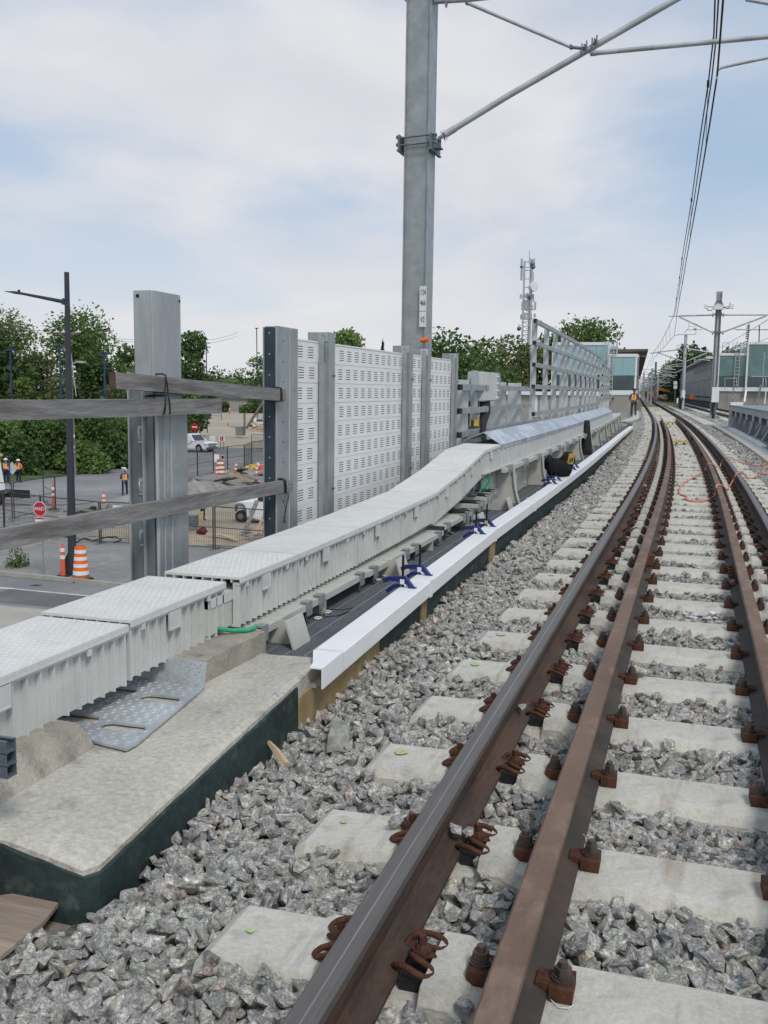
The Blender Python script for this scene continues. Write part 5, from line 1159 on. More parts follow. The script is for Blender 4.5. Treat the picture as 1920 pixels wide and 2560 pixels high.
# ---------------------------------------------------------------- mast standing between the tracks
def zs(x, y, Y=59): return aty(*Zs(x, y), Y)
m1 = thing('catenary_mast', 'slotted steel mast between the tracks carrying two sensor arms near its top', 'mast', tuple(zs(1035, 1850)), 'steel masts between the two tracks')
xb, zb = zs(1035, 1850).x, 0.0; xt = zs(1100, 405).x
cxm = (zs(1040, 1500).x + xt) / 2 
cxm = 1.0
mb = MB(); 
for dx_ in (-.15, .15): mb.box(cxm + dx_ - .012, cxm + dx_ + .012, 58.85, 59.15, 0, 7.1)
mb.box(cxm - .138, cxm + .138, 58.99, 59.01, 0, 7.1); obj('h_section', mb, M['galv'], m1)
mb = MB(); mb.box(cxm - .06, cxm + .06, 58.93, 58.985, 1.8, 5.9); obj('cover_strip', mb, M['galv_lt'], m1)
mb = MB(); mb.box(cxm - .125, cxm - .085, 58.86, 58.98, .5, 5.7); mb.box(cxm + .085, cxm + .125, 58.86, 58.98, 1.8, 5.7); obj('cable_recess', mb, M['galv_dk'], m1)
a, b = zs(1015, 1510), zs(1088, 1685); mb = MB(); mb.box(a.x, b.x, 58.5, 58.84, b.z, a.z); obj('junction_box', mb, M['white'], m1)
mb = MB(); mb.box(cxm - .35, cxm + .35, 58.6, 59.4, -.05, .12); obj('mast_foot', mb, M['plat_conc'], m1)
mb = MB()
for k in range(4): mb.tube([zs(1035 + k * 4, 1680, 58.6), zs(1015 + k * 6, 1740, 58.6), zs(1010 + k * 5, 1800, 58.6), zs(1030 + k * 3, 1880, 58.6), zs(1012 + k * 4, 1850, 58.6)], .03, 6)
obj('cable_loops', mb, M['black'], m1)
a, b = zs(1040, 560), zs(1145, 622); mb = MB(); mb.box(a.x, b.x, 58.55, 58.84, b.z, a.z); obj('junction_box', mb, M['white'], m1)
mb = MB(); mb.tube([zs(935, 585, 58.6), zs(1250, 585, 58.6)], .03, 8); mb.box(*sorted((zs(1210, 580).x, zs(1225, 580).x)), 58.5, 58.7, zs(0, 605).z, zs(0, 560).z); arm_ = obj('sensor_arm', mb, M['galv_lt'], m1)
for x0, x1, z0_, z1_ in ((918, 958, 612, 570), (1212, 1262, 615, 565)):
    mb = MB(); a, b = zs(x0, z0_), zs(x1, z1_); mb.box(a.x, b.x, 58.4, 58.65, a.z, b.z); o = obj('sensor_head', mb, M['white'], arm_)
mb = MB(); mb.tube([zs(1045, 560, 58.5), zs(1060, 535, 58.5), zs(1090, 522, 58.5), zs(1125, 530, 58.5), zs(1140, 560, 58.5)], .025, 6); mb.tube([zs(950, 595, 58.5), zs(965, 625, 58.5), zs(1000, 630, 58.5), zs(1035, 600, 58.5)], .025, 6); mb.tube([zs(1145, 590, 58.5), zs(1180, 605, 58.5), zs(1225, 600, 58.5)], .025, 6); obj('cable_loops', mb, M['black'], m1)
def cantl(t, pairs, Y, r=.035):
    mb = MB()
    for a, b, rr in pairs: mb.tube([zs(*a, Y), zs(*b, Y)], rr, 8)
    return obj('cantilever_arm', mb, M['galv_lt'], t)
cantl(m1, [((520, 693), (640, 697), .03), ((630, 690), (1045, 680), .045)], 59); cantl(m1, [((640, 702), (1035, 887), .045)], 59); cantl(m1, [((1115, 680), (1700, 678), .04)], 59); cantl(m1, [((1112, 887), (1640, 690), .045)], 59); cantl(m1, [((1270, 838), (1290, 848), .03), ((1290, 848), (1700, 848), .035)], 59)
mb = MB()
for z in (680, 885):
    mb.box(cxm - .2, cxm + .2, 58.8, 58.85, zs(0, z + 12).z, zs(0, z - 12).z)
obj('bracket', mb, M['galv_dk'], m1)
for (x, z) in ((1040, 680), (1120, 680), (1035, 885), (1115, 885)):
    p = zs(x + (-15 if x < 1080 else 25), z); mb = MB(); mb.cyl(p - Vector((.03, 0, 0)), p + Vector((.03, 0, 0)), .12, 10); obj('insulator_disc', mb, M['galv_lt'], m1)
# second mast
m2 = thing('catenary_mast', 'pale round mast with a white sleeve farther along between the tracks', 'mast', tuple(zs(660, 1760, 90)), 'steel masts between the two tracks')
p0, p1_ = zs(668, 1760, 90), zs(716, 895, 90); X2 = (p0.x + p1_.x) / 2
mb = MB(); mb.cyl((X2, 90, 0), (X2, 90, 6.5), .17, 14, .13); obj('tube', mb, M['galv_lt'], m2)
mb = MB(); mb.cyl((X2, 90, zs(0, 1630, 90).z), (X2, 90, zs(0, 1540, 90).z), .2, 14); obj('white_sleeve', mb, M['white'], m2)
mb = MB(); mb.box(X2 - .3, X2 - .05, 89.6, 89.8, .05, .8); mb.tube([(X2, 89.7, 1.0), (X2 - .1, 89.7, .5), (X2 - .15, 89.7, 0)], .07, 6); obj('cable_loops', mb, M['black'], m2)
mb = MB(); mb.box(X2 - .5, X2 - .35, 89.6, 89.8, .5, .95); obj('point_box', mb, M['white'], m2)
cantl(m2, [((300, 1120), (650, 1075), .05), ((380, 1110), (675, 1212), .05)], 90); cantl(m2, [((735, 1070), (1025, 1115), .06), ((725, 1212), (955, 1118), .06), ((815, 1185), (812, 1220), .05), ((812, 1222), (860, 1190), .03), ((860, 1190), (995, 1205), .04)], 90)
mb = MB(); mb.tube([zs(585, 915, 89.8), zs(640, 905, 89.8), zs(720, 905, 89.8), zs(830, 900, 89.8), zs(826, 850, 89.8)], .035, 6); mb.tube([zs(715, 852, 89.8), zs(905, 848, 89.8)], .035, 6); mb.tube([zs(690, 890, 89.8), zs(745, 830, 89.8), zs(748, 770, 89.8)], .03, 6); mb.tube([zs(748, 810, 89.8), zs(830, 810, 89.8)], .02, 6); obj('lamp_arm', mb, M['galv_lt'], m2)
mb = MB(); blob(mb, tuple(zs(822, 830, 89.7)), (.14, .14, .14), 1, 10, 8, 0); obj('globe', mb, M['white'], m2)
mb = MB(); mb.tube([zs(615, 1027, 89.8), zs(735, 1030, 89.8)], .03, 6); mb.tube([zs(615, 1027, 89.8), zs(612, 1060, 89.8)], .03, 6); mb.tube([zs(700, 1130, 89.8), zs(790, 1130, 89.8)], .03, 6); mb.obox(zs(762, 1135, 89.7), (.12, .1, .14)); mb.obox(zs(790, 1135, 89.7), (.12, .1, .14)); obj('camera_arm', mb, M['galv_lt'], m2)
mb = MB(); mb.tube([zs(655, 1060, 89.7), zs(660, 1040, 89.7), zs(685, 1035, 89.7), zs(692, 1060, 89.7)], .03, 6); obj('cable_loops', mb, M['black'], m2)
# sign post
sp = thing('sign_post', 'thin post with two small white plates, between the tracks before the grey building', 'sign', P(2.84, 112, 0))
pz = zs(590, 1445, 112); xs = pz.x
mb = MB(); mb.cyl((zs(582, 1700, 112).x, 112, .0), (zs(592, 1445, 112).x, 112, zs(0, 1440, 112).z), .045, 8); obj('post', mb, M['galv'], sp)
for z0_, z1_ in ((1482, 1442), (1530, 1490)): a, b = zs(570, z0_, 111.9), zs(614, z1_, 111.9); mb = MB(); mb.box(a.x, b.x, 111.85, 111.9, a.z, b.z); obj('plate', mb, M['white'], sp)
# far masts with their arms
def far_mast(Y, px, ytop, lab, arms=((-2.2, -.1), (2.2, .1)), w=.14, dark=False):
    q = aty(px, ytop, Y); x, y, h = q.x, Y, q.z
    t = thing('catenary_mast', lab, 'mast', (x, y, 0), 'far catenary masts down the line')
    m_ = M['galv_dk'] if dark else M['galv_lt']
    mb = MB(); mb.box(x - w, x + w, y - w, y + w, -.1, h); obj('shaft', mb, m_, t)
    for dx_, tl in arms:
        mb = MB(); mb.tube([(x, y, h - 1.2), (x + dx_, y, h - .9 + tl)], .05, 6); mb.tube([(x, y, h - 2.2), (x + dx_ * .9, y, h - .95 + tl)], .05, 6); mb.tube([(x + dx_ * .4, y, h - 1.8), (x + dx_, y, h - 1.75)], .04, 6); obj('cantilever_arm', mb, M['galv_lt'], t)
    return t
fm = ['far mast down the line, nearest of the row beyond the pale round mast', 'far dark mast standing tallest in the row', 'far mast down the line, third beyond the round mast', 'far mast down the line, fourth beyond the round mast', 'far mast down the line, fifth beyond the round mast', 'far mast down the line, sixth beyond the round mast', 'far mast left of the track by the station canopy', 'farthest mast visible at the vanishing point', 'far mast left of the track, second by the canopy', 'small mast right of the track by the dark trees']
for (Y, px, yt, dk), lab in zip(((124, 1631, 920, 0), (150, 1640, 905, 1), (158, 1622, 935, 0), (192, 1612, 948, 0), (230, 1606, 958, 0), (275, 1602, 965, 0), (140, 1596, 945, 0), (330, 1599, 970, 0), (180, 1610, 930, 0), (170, 1646, 938, 0)), fm): far_mast(Y, px, yt, lab, dark=bool(dk), w=.15 if Y > 140 else .12)
# ================================================================== RIGHT-HAND SIDE
def zd(x, y, z): return atz(1640 + x / 5.925, 800 + y / 5.925, z)
def zdy(x, y, Y): return aty(1640 + x / 5.925, 800 + y / 5.925, Y)
fp_ = thing('moulded_path', 'cream moulded trough lid path along the right side of the track', 'path', P(1.8, 30, 0))
def strip(name, pts, z, h, mt, parent, nseg=1.0):    # pts: (lat_in, lat_out, y)
    for (a0, a1, y0), (b0, b1, y1) in zip(pts, pts[1:]):
        mb = MB(); n = max(1, int((y1 - y0) / nseg))
        for k in range(n):
            q0, q1 = k / n, (k + 1) / n; g = .012 * (y1 - y0) / n
            l0, l1 = a0 + (b0 - a0) * q0, a0 + (b0 - a0) * q1; m0_, m1_ = a1 + (b1 - a1) * q0, a1 + (b1 - a1) * q1; ya, yb = y0 + (y1 - y0) * q0 + g, y0 + (y1 - y0) * q1
            vs = [(l0 + c(ya), ya, z - h), (m0_ + c(ya), ya, z - h), (m1_ + c(yb), yb, z - h), (l1 + c(yb), yb, z - h)]; vs += [(a, b, z) for a, b, _ in vs]
            mb.add(vs, [(4, 5, 6, 7), (0, 1, 5, 4), (1, 2, 6, 5), (2, 3, 7, 6), (3, 0, 4, 7)])
            w0 = (m0_ - l0)
            for r in range(1, 4): mb.box(l0 + c(ya) + w0 * r / 4 - .008, l0 + c(ya) + w0 * r / 4 + .008, ya + .0, yb - .0, z + .0001, z + .004) if y0 < 44 and y0 > 10 and abs(hd(ya)) < .001 else None
        obj(name, mb, M[mt], parent)
strip('path_slab', [(1.58, 2.05, 14), (1.60, 2.03, 18), (1.62, 2.02, 22), (1.66, 2.04, 27), (1.70, 2.12, 33), (1.74, 2.30, 40), (1.76, 2.46, 44.2)], .035, .08, 'fabric', fp_, .62)
fp2 = thing('moulded_path', 'farther cream path strip running between the right rail and the masts', 'path', P(1.5, 80, 0))
strip('path_slab', [(1.42, 2.0, 45.6), (1.46, 1.95, 60), (1.48, 1.95, 80), (1.48, 1.9, 108)], .035, .08, 'fabric', fp2, 2)
mb = MB(); mb.sweep([(1.35, .02), (3.1, .03), (3.1, -.04), (1.35, -.04)], [(0, 44.55, 0), (0, 45.2, 0)]); tag(obj('cover_plate', mb, M['galv']), 'thin grey plate lying across the gap between the two cream path strips', 'plate')
for (a, b, y0_, y1_, lb) in ((2.95, 3.22, 68, 104, 'white strip on the ballast beside the second track, the farther one'), (2.95, 3.3, 53, 58.0, 'short white strip on the ballast just right of the slotted mast foot')):
    t = thing('trough_lid_strip', lb, 'trough', P(a, y0_, 0)); strip('lid_slab', [(a, b, y0_), (a, b, y1_)], .02, .06, 'frp', t, 1.5)
# low cable route along the left near the worker
t = thing('moulded_path', 'cream path curving past the worker on the left of the track', 'path', P(-1.8, 55, 0))
strip('path_slab', [(-2.25, -1.75, 49.5), (-2.0, -1.45, 53.5), (-1.75, -1.35, 58), (-1.7, -1.35, 78)], .0, .06, 'fabric', t, 1.5)
# grey bridge of the neighbouring track with knee brackets and deck plate
gb = thing('steel_bridge', 'grey steel bridge edge at the right with a flat deck and hanging bracket plates', 'bridge', P(2.5, 35, 0))
mb = MB(); mb.sweep([(2.30, .93), (7.5, .93), (7.5, .87), (2.30, .87)], [(0, y, 0) for y in ysteps(12, 43.7)]); obj('deck_plate', mb, M['deck_grey'], gb)
mb = MB(); mb.sweep([(2.32, .869), (2.36, .869), (2.36, .70), (2.32, .70)], [(0, y, 0) for y in ysteps(12, 43.7)]); obj('edge_beam', mb, M['bridge_grey'], gb)
mb = MB(); mb.sweep([(2.62, .869), (2.65, .869), (2.65, .02), (2.62, .02)], [(0, y, 0) for y in ysteps(12, 43.4)]); obj('web', mb, M['bridge_grey'], gb)
mb = MB(); mb.box(2.30 + c(43.5), 2.62 + c(43.5), 43.45, 43.65, .0, .869); obj('end_post', mb, M['beige'], gb)
mb = MB(); mb.box(2.62 + c(43.5), 7.5 + c(43.5), 43.5, 43.6, .0, .869); obj('end_plate', mb, M['plat_conc'], gb)
mb = MB(); mb.sweep([(2.08, .02), (2.62, .02), (2.62, -.03), (2.08, -.03)], [(0, y, 0) for y in ysteps(12, 43.4)]); obj('walkway_plate', mb, M['deck_grey'], gb)
for k in range(26):
    y = 42.6 - k * 1.15; x = c(y)
    mb = MB(); mb.box(2.36 + x, 2.615 + x, y - .009, y + .009, .46, .868); mb.box(2.30 + x, 2.322 + x, y - .4, y + .4, .52, .70) if k % 2 == 0 else None; o = obj('hanging_bracket', mb, M['bridge_grey'], gb)
    if k % 2 == 0:
        mb = MB(); mb.prism_y([(2.615 + x, .02), (2.615 + x, .5), (2.56 + x, .5), (2.36 + x, .02)], y + .3, y + .318); obj('knee_bracket', mb, M['bridge_grey'], gb)
for k, y in enumerate((35.5, 33.2, 31.0, 28.6, 26.2)):
    x = c(y); mb = MB(); pr = [(2.36 + .18 * math.sin(q * 1.57) * (1 if k else .7), .02 + .5 * q) for q in (0, .25, .5, .75, 1)]
    vs = [(a + x, yy, b) for yy in (y - .12, y + .12) for a, b in pr] + [(a + .02 + x, yy, b) for yy in (y - .12, y + .12) for a, b in pr]
    fs = []
    for i in range(4): fs += [(i, 5 + i, 6 + i, i + 1), (10 + i, 11 + i, 16 + i, 15 + i), (i, i + 1, 11 + i, 10 + i), (5 + i, 15 + i, 16 + i, 6 + i)]
    mb.add(vs, fs); obj('bracket_flange', mb, M['frp'], gb)
a = thing('white_capping', 'loose length of white folded capping lying beside the grey bridge at the right', 'capping', P(2.1, 33, .05))
strip('capping_length', [(1.95, 2.12, 26.9), (2.02, 2.2, 29.5), (2.02, 2.2, 33), (2.06, 2.25, 36), (2.08, 2.32, 40.5)], .075, .045, 'white_cap', a, 9)
mb = MB(); x = c(43); p = zdy(1100, 1215, 43.0); q = zdy(1285, 1215, 43.0); mb.box(p.x, q.x, 42.4, 43.2, .932, 1.05); tag(obj('foam_block', mb, M['white']), 'white block lying on the end of the grey bridge deck', 'block')
def leaning(name, a, b, w, mt, lab, cat_='board'): mb = MB(); mb.beam(a, b, w, .05); tag(obj(name, mb, M[mt]), lab, cat_)
leaning('board', zdy(1310, 1215, 43.2), zdy(1335, 1045, 44), .07, 'white', 'white board leaning beside the block on the bridge deck')
leaning('steel_bar', zdy(1125, 1200, 43.2), zdy(1160, 965, 44), .05, 'galv_dk', 'dark steel bar leaning upright left of the white board, on the bridge deck', 'bar')
leaning('steel_bar', zdy(1500, 1250, 42.2), zdy(1555, 960, 43), .06, 'galv_dk', 'dark steel bar leaning near the right edge above the bridge deck', 'bar')
leaning('steel_bar', zdy(1610, 1250, 42.2), zdy(1630, 1040, 42.6), .05, 'galv_lt', 'pale steel bar standing at the right edge above the bridge deck', 'bar')
# ---------------------------------------------------------------- stations
def glass_box(t, px0, px1, Y, ztop, zbot, split, depth, cols, glassname='glass_upper', mt='teal_glass', fr=.14, skew=None, pane_w=1.3):
    """front in the XZ plane at Y; white frame, big panes, darker lower band with vertical fins"""
    mb = MB(); mb.box(px0, px1, Y - .02, Y + depth, ztop - fr * 1.6, ztop); obj('roof_edge', mb, M['white'], t)
    mb = MB(); mb.box(px0, px1, Y - .02, Y + depth, zbot - fr * 2.4, zbot); obj('base_beam', mb, M['white'], t)
    for x in (px0, px1 - fr):
        mb = MB(); mb.box(x, x + fr, Y, Y + fr, zbot, ztop - fr * 1.6); obj('corner_mullion', mb, M['white'], t)
        mb = MB(); mb.box(x, x + fr, Y + depth - fr, Y + depth, zbot, ztop - fr * 1.6); obj('corner_mullion', mb, M['white'], t)
    n = max(1, round((px1 - px0) / pane_w))
    for i in range(n):
        a = px0 + fr + (px1 - px0 - 2 * fr) * i / n; b = px0 + fr + (px1 - px0 - 2 * fr) * (i + 1) / n - .015
        mb = MB(); mb.box(a, b, Y + .04, Y + .07, split, ztop - fr * 1.6); obj('glass_pane', mb, M[mt], t)
        mb = MB(); mb.box(a, b, Y + .04, Y + .07, zbot, split - .02); obj('glass_pane', mb, M['teal_dark'], t)
    nf = int((px1 - px0) / .18); mb = MB()
    for k in range(nf): x = px0 + fr + (k + .5) * (px1 - px0 - 2 * fr) / nf; mb.box(x - .012, x + .012, Y + .0, Y + .035, zbot, split - .02)
    obj('fins', mb, M['teal_mid'], t)
    for x in (px0, px1 - .03):
        nn_ = max(1, round(depth / 1.6))
        for i in range(nn_):
            ya, yb = Y + fr + (depth - 2 * fr) * i / nn_, Y + fr + (depth - 2 * fr) * (i + 1) / nn_ - .03
            mb = MB(); mb.box(x + .002, x + .028, ya, yb, split, ztop - fr * 1.6); obj('glass_pane', mb, M[mt], t)
            mb = MB(); mb.box(x + .002, x + .028, ya, yb, zbot, split - .02); obj('glass_pane', mb, M['teal_dark'], t)
def ladder(t, x, Y, z0, z1, w=.42, cage=True):
    mb = MB()
    for s_ in (-1, 1): mb.cyl((x + s_ * w / 2, Y, z0), (x + s_ * w / 2, Y, z1 + .9), .035, 6)
    k = z0 + .2
    while k < z1: mb.cyl((x - w / 2, Y, k), (x + w / 2, Y, k), .024, 6); k += .3
    o = obj('ladder', mb, M['galv_lt'], t)
    if cage:
        mb = MB()
        for z in (z1 + .15, z1 + .5, z1 + .9): mb.tube([(x - w / 2 - .2, Y, z), (x - w / 2 - .2, Y + .8, z), (x + w / 2 + .2, Y + .8, z), (x + w / 2 + .2, Y, z)], .03, 5)
        for s_ in (-1, 1): mb.cyl((x + s_ * (w / 2 + .2), Y + .8, z1 - .1), (x + s_ * (w / 2 + .2), Y + .8, z1 + .9), .03, 5); mb.cyl((x + s_ * (w / 2 + .2), Y, z1 - .1), (x + s_ * (w / 2 + .2), Y, z1 + .9), .03, 5)
        obj('ladder_cage', mb, M['galv_lt'], o)
def R3y(x, y, Y): return aty(1280 + x / 2.592, 680 + y / 2.592, Y)
YL = 76
st = thing('station_building', 'teal glass station building with white frames on a concrete base, left of the track', 'station', (-8, YL, 0))
a, b = R3y(627, 530, YL), R3y(803, 768, YL); glass_box(st, a.x, b.x, YL, a.z, b.z, R3y(0, 662, YL).z - .02, 2.4, 2, mt='teal_glass', pane_w=.95)
a2, b2 = R3y(262, 455, YL + .5), R3y(640, 775, YL + .5); glass_box(st, a2.x, a.x - .02, YL + .5, a2.z, b2.z + .0, R3y(0, 662, YL).z, 20, 4, mt='teal_glass', pane_w=.95)
mb = MB(); a3 = R3y(30, 775, YL + .5); mb.box(a3.x - 3, a2.x + .1, YL + .3, YL + 8, R3y(0, 795, YL).z, R3y(0, 772, YL).z); obj('parapet_beam', mb, M['white'], st)
mb = MB(); mb.box(a3.x - 3, a2.x + 2.5, YL + .6, YL + 8, GZ, R3y(0, 796, YL).z); obj('wall', mb, M['plat_conc'], st)
for i, (x0_, x1_, m_) in enumerate(((120, 160, 'car_white'), (170, 230, 'grey_clad2'), (245, 262, 'lumber'), (300, 345, 'teal_glass'), (372, 410, 'grey_clad2'))):
    p, q = R3y(x0_, 940, YL), R3y(x1_, 800, YL); mb = MB(); mb.box(p.x, q.x, YL + .55, YL + .59, p.z, q.z - .05); obj('wall_panel', mb, M[m_], st)
mb = MB(); vs = []; ysw = [YL + .02] + ysteps(YL + 4, 230, 6)
for y in ysw: x0_ = c(y) + b.x - c(YL); vs += [(x0_ - 2.3, y, -.6), (x0_ + .02, y, -.6), (x0_ + .02, y, R3y(0, 795, YL).z), (x0_ - 2.3, y, R3y(0, 795, YL).z)]
mb.add(vs, [(i * 4 + j, i * 4 + (j + 1) % 4, i * 4 + 4 + (j + 1) % 4, i * 4 + 4 + j) for i in range(len(ysw) - 1) for j in range(4)] + [(3, 2, 1, 0)]); obj('platform_wall', mb, M['plat_conc'], st)
mb = MB(); mb.box(a2.x + 2.55, b.x - 2.3 - .02, YL + .1, YL + 18, GZ, R3y(0, 796, YL).z); obj('wall', mb, M['plat_conc'], st)
ladder(st, (R3y(648, 0, YL).x + R3y(678, 0, YL).x) / 2, YL - .1, b.z, a.z)
mb = MB(); mb.cyl(R3y(655, 820, YL - .1) - Vector((0, .3, 0)), R3y(655, 820, YL - .1), .08, 8); obj('wall_lamp', mb, M['black'], st)
# canopy over the platform beyond, seen from below
mb = MB(); cz = a.z + .1
vs = []; ysq = ysteps(YL + 3, 230, 6)
for y in ysq:
    x0_ = c(y) + (b.x - c(YL)) ; vs += [(x0_ - 3.2, y, cz + .0), (x0_ + .75, y, cz + .25), (x0_ + .75, y, cz + .40), (x0_ - 3.2, y, cz + .35)]
mb.add(vs, [(i * 4 + j, i * 4 + (j + 1) % 4, i * 4 + 4 + (j + 1) % 4, i * 4 + 4 + j) for i in range(len(ysq) - 1) for j in range(4)] + [(3, 2, 1, 0)]); cv = obj('canopy', mb, M['soffit'], st)
mb = MB(); vs = [];
for y in ysq: x0_ = c(y) + b.x - c(YL) + .76; vs += [(x0_, y, cz + .24), (x0_, y, cz + .41), (x0_ + .02, y, cz + .41), (x0_ + .02, y, cz + .24)]
mb.add(vs, [(i * 4 + j, i * 4 + (j + 1) % 4, i * 4 + 4 + (j + 1) % 4, i * 4 + 4 + j) for i in range(len(ysq) - 1) for j in range(4)]); obj('fascia', mb, M['white'], cv)
mb = MB(); mb.tube([R3y(800, 535, YL + 8), R3y(865, 548, YL + 8)], .05, 5); obj('canopy_frame', mb, M['white'], cv)
mb = MB(); vs = []
for y in ysq: x0_ = c(y) + b.x - c(YL) - 2.2; vs += [(x0_, y, 1.0), (x0_, y, cz + .1)]
mb.add(vs, [(i * 2, i * 2 + 2, i * 2 + 3, i * 2 + 1) for i in range(len(ysq) - 1)]); obj('platform_screen', mb, M['grey_clad'], st)
# right-hand station
YR = 90
sr_ = thing('station_building', 'darker green glass station building with white frames at the right edge', 'station', (4, YR, 0))
a, b = zdy(925, 488, YR), zdy(1352, 1000, YR); sp_ = zdy(0, 822, YR).z
glass_box(sr_, a.x, b.x, YR, a.z, b.z, sp_, 14, 2, mt='teal_mid', pane_w=1.1)
a2, b2 = zdy(1352, 325, YR), zdy(1659, 1000, YR); glass_box(sr_, a2.x + .02, b2.x + 6, YR - .3, a2.z, b2.z, sp_, 16, 4, mt='teal_mid', pane_w=1.4)
ladder(sr_, (zdy(1205, 0, YR).x + zdy(1275, 0, YR).x) / 2, YR - .1, b.z, a.z, .36, False)
mb = MB(); mb.box(a.x + .2, b2.x + 8, YR + .1, YR + 40, -.8, b.z - .34); obj('concrete_wall', mb, M['plat_conc'], sr_)
for k in range(5):
    mb = MB(); x = a.x + .9 + k * 1.15; mb.box(x, x + .02, YR + .085, YR + .1, -.2, b.z - .36); obj('wall_joint', mb, M['galv_dk'], sr_)
mb = MB()
for (x0_, y0_, x1_, y1_) in ((985, 340, 985, 480), (1080, 340, 1080, 480), (985, 338, 1085, 338), (985, 400, 1085, 400), (1140, 330, 1140, 480), (1210, 310, 1210, 480), (1245, 330, 1245, 500), (1300, 330, 1300, 480)): mb.tube([zdy(x0_, y0_, YR + .3), zdy(x1_, y1_, YR + .3)], .022, 5)
mb.tube([zdy(1010, 475, YR + .3), zdy(1345, 315, YR + .3)], .05, 5); mb.tube([zdy(1070, 470, YR + .3), zdy(1345, 345, YR + .3)], .04, 5); obj('roof_railing', mb, M['galv'], sr_)
mb = MB(); mb.tube([zdy(1345, 500, YR + .2), zdy(1375, 60, YR + .2)], .06, 6, )
for k in range(7): p = zdy(1368 - k * 3, 90 + k * 30, YR + .2); mb.box(p.x - .14, p.x + .14, p.y - .05, p.y + .05, p.z - .05, p.z + .05)
obj('antenna_pole', mb, M['galv_dk'], sr_)
for (x0_, x1_) in ((1020, 1190), (1590, 1625)):
    mb = MB(); mb.tube([zdy(x0_, 1030, YR - .8), zdy(x0_, 865, YR - .8), zdy(x1_, 862, YR - .8), zdy(x1_ + 3, 985, YR - .8)], .04, 6); obj('handrail', mb, M['galv_lt'], sr_)
# grey clad hall beyond
gh = thing('station_hall', 'long grey metal clad hall with an overhanging roof, right of the track in the distance', 'building', (1.5, 110, 0))
far = [(Y, c(Y)) for Y in (100, 115, 130, 150, 175, 205, 245)]
A0 = zdy(820, 860, 100); xoff = A0.x - c(100)
def gwall(z0_, z1_, dxx, mt, name, parent=gh, y1=99):
    mb = MB(); ysg = [100 + 2.0 * k for k in range(74)]; vs = []
    for y in ysg: vs += [(xoff + c(y) + dxx, y, z0_), (xoff + c(y) + dxx, y, z1_)]
    mb.add(vs, [(i * 2, i * 2 + 1, i * 2 + 3, i * 2 + 2) for i in range(len(ysg) - 1)]); return obj(name, mb, M[mt], parent)
zt0, zm, zb0 = zdy(0, 560, 100).z, zdy(0, 866, 100).z, zdy(0, 1128, 100).z
mb = MB(); mb.box(xoff + c(100), xoff + c(100) + 2.4, 100, 100.1, -.3, zt0); obj('end_wall', mb, M['grey_clad'], gh)
gwall(zm, zt0, .05, 'grey_clad', 'upper_cladding'); gwall(zb0, zm - .04, .0, 'grey_clad2', 'lower_cladding'); gwall(.62, zb0 - .1, .0, 'grey_clad', 'skirting'); gwall(-.4, .62, .25, 'galv_dk', 'base_wall')
for k in range(60):
    y = 100 + k * 2.4; mb = MB(); x = xoff + c(y); mb.box(x - .03, x, y, y + .08, zb0, zm - .04); obj('cladding_rib', mb, M['galv'], gh)
for k in range(12):
    y = 101 + k * 2.6; mb = MB(); x = xoff + c(y); mb.box(x - .0, x + .03, y, y + 1.7, zt0 - 1.15, zt0 - .45); obj('window', mb, M['grey_clad2'], gh)
mb = MB(); vs = []; ysg = [99 + 3.0 * k for k in range(50)]
for y in ysg: x = xoff + c(y); vs += [(x - .75, y, zt0 - .12), (x - .75, y, zt0 + .05), (x + 4, y, zt0 + .25), (x + 4, y, zt0 - .05)]
mb.add(vs, [(i * 4 + j, i * 4 + (j + 1) % 4, i * 4 + 4 + (j + 1) % 4, i * 4 + 4 + j) for i in range(len(ysg) - 1) for j in range(4)] + [(3, 2, 1, 0)]); obj('roof', mb, M['grey_clad'], gh)
mb = MB(); p, q = zdy(740, 572, 98.9), zdy(845, 538, 98.9); mb.box(p.x, q.x + .5, 98.8, 98.95, p.z, q.z); obj('roof_edge', mb, M['white'], gh)
mb = MB(); p = zdy(535, 1140, 96); mb.box(p.x - .2, p.x + .2, 95.9, 96, p.z - .22, p.z + .22); tag(obj('site_sign', mb, M['orange']), 'small orange sign hanging in front of the grey hall', 'sign')
# communications tower
tw = thing('lattice_tower', 'pale lattice telecom tower with antennas and a round dish above the trees', 'tower', (-21.8, 130, GZ))
def z7(x, y, Y=130): return aty(1220 + x / 4.1475, 620 + y / 4.1475, Y)
legs = [((355, 920), (381, 135)), ((415, 960), (447, 130)), ((432, 940), (462, 120))]
for k, (p, q) in enumerate(legs):
    mb = MB(); a, b = z7(*p, 130 + (1.0 if k == 1 else 0)), z7(*q, 130 + (1.0 if k == 1 else 0)); mb.tube([a + (a - b) * .75, b], .13, 6); obj('leg', mb, M['galv_lt'], tw)
mb = MB(); yy = 145
while yy < 1000:
    f = (yy - 135) / 785; xl = 381 - 26 * f; xr = 462 - 30 * f; mb.tube([z7(xl, yy), z7(xr, yy - 4)], .06, 5); mb.tube([z7(xl, yy), z7(xr, yy + 40)], .035, 4) if yy > 450 else None; yy += 45 if yy > 450 else 88
obj('bracing', mb, M['galv_lt'], tw)
mb = MB(); p = z7(482, 405, 129.6); mb.cyl(p + Vector((-.7, .2, 0)), p + Vector((-.2, -.1, 0)), .30, 14, .62); mb.cyl(p + Vector((-.2, -.1, 0)), p + Vector((.1, -.35, 0)), .62, 18); obj('dish', mb, M['white'], tw)
def ant(px, y0_, y1_, w=.13, m_='galv_lt'): mb = MB(); a, b = z7(px, y1_), z7(px, y0_); mb.box(a.x - w, a.x + w, a.y - .1, a.y + .1, a.z, b.z); obj('antenna', mb, M[m_], tw)
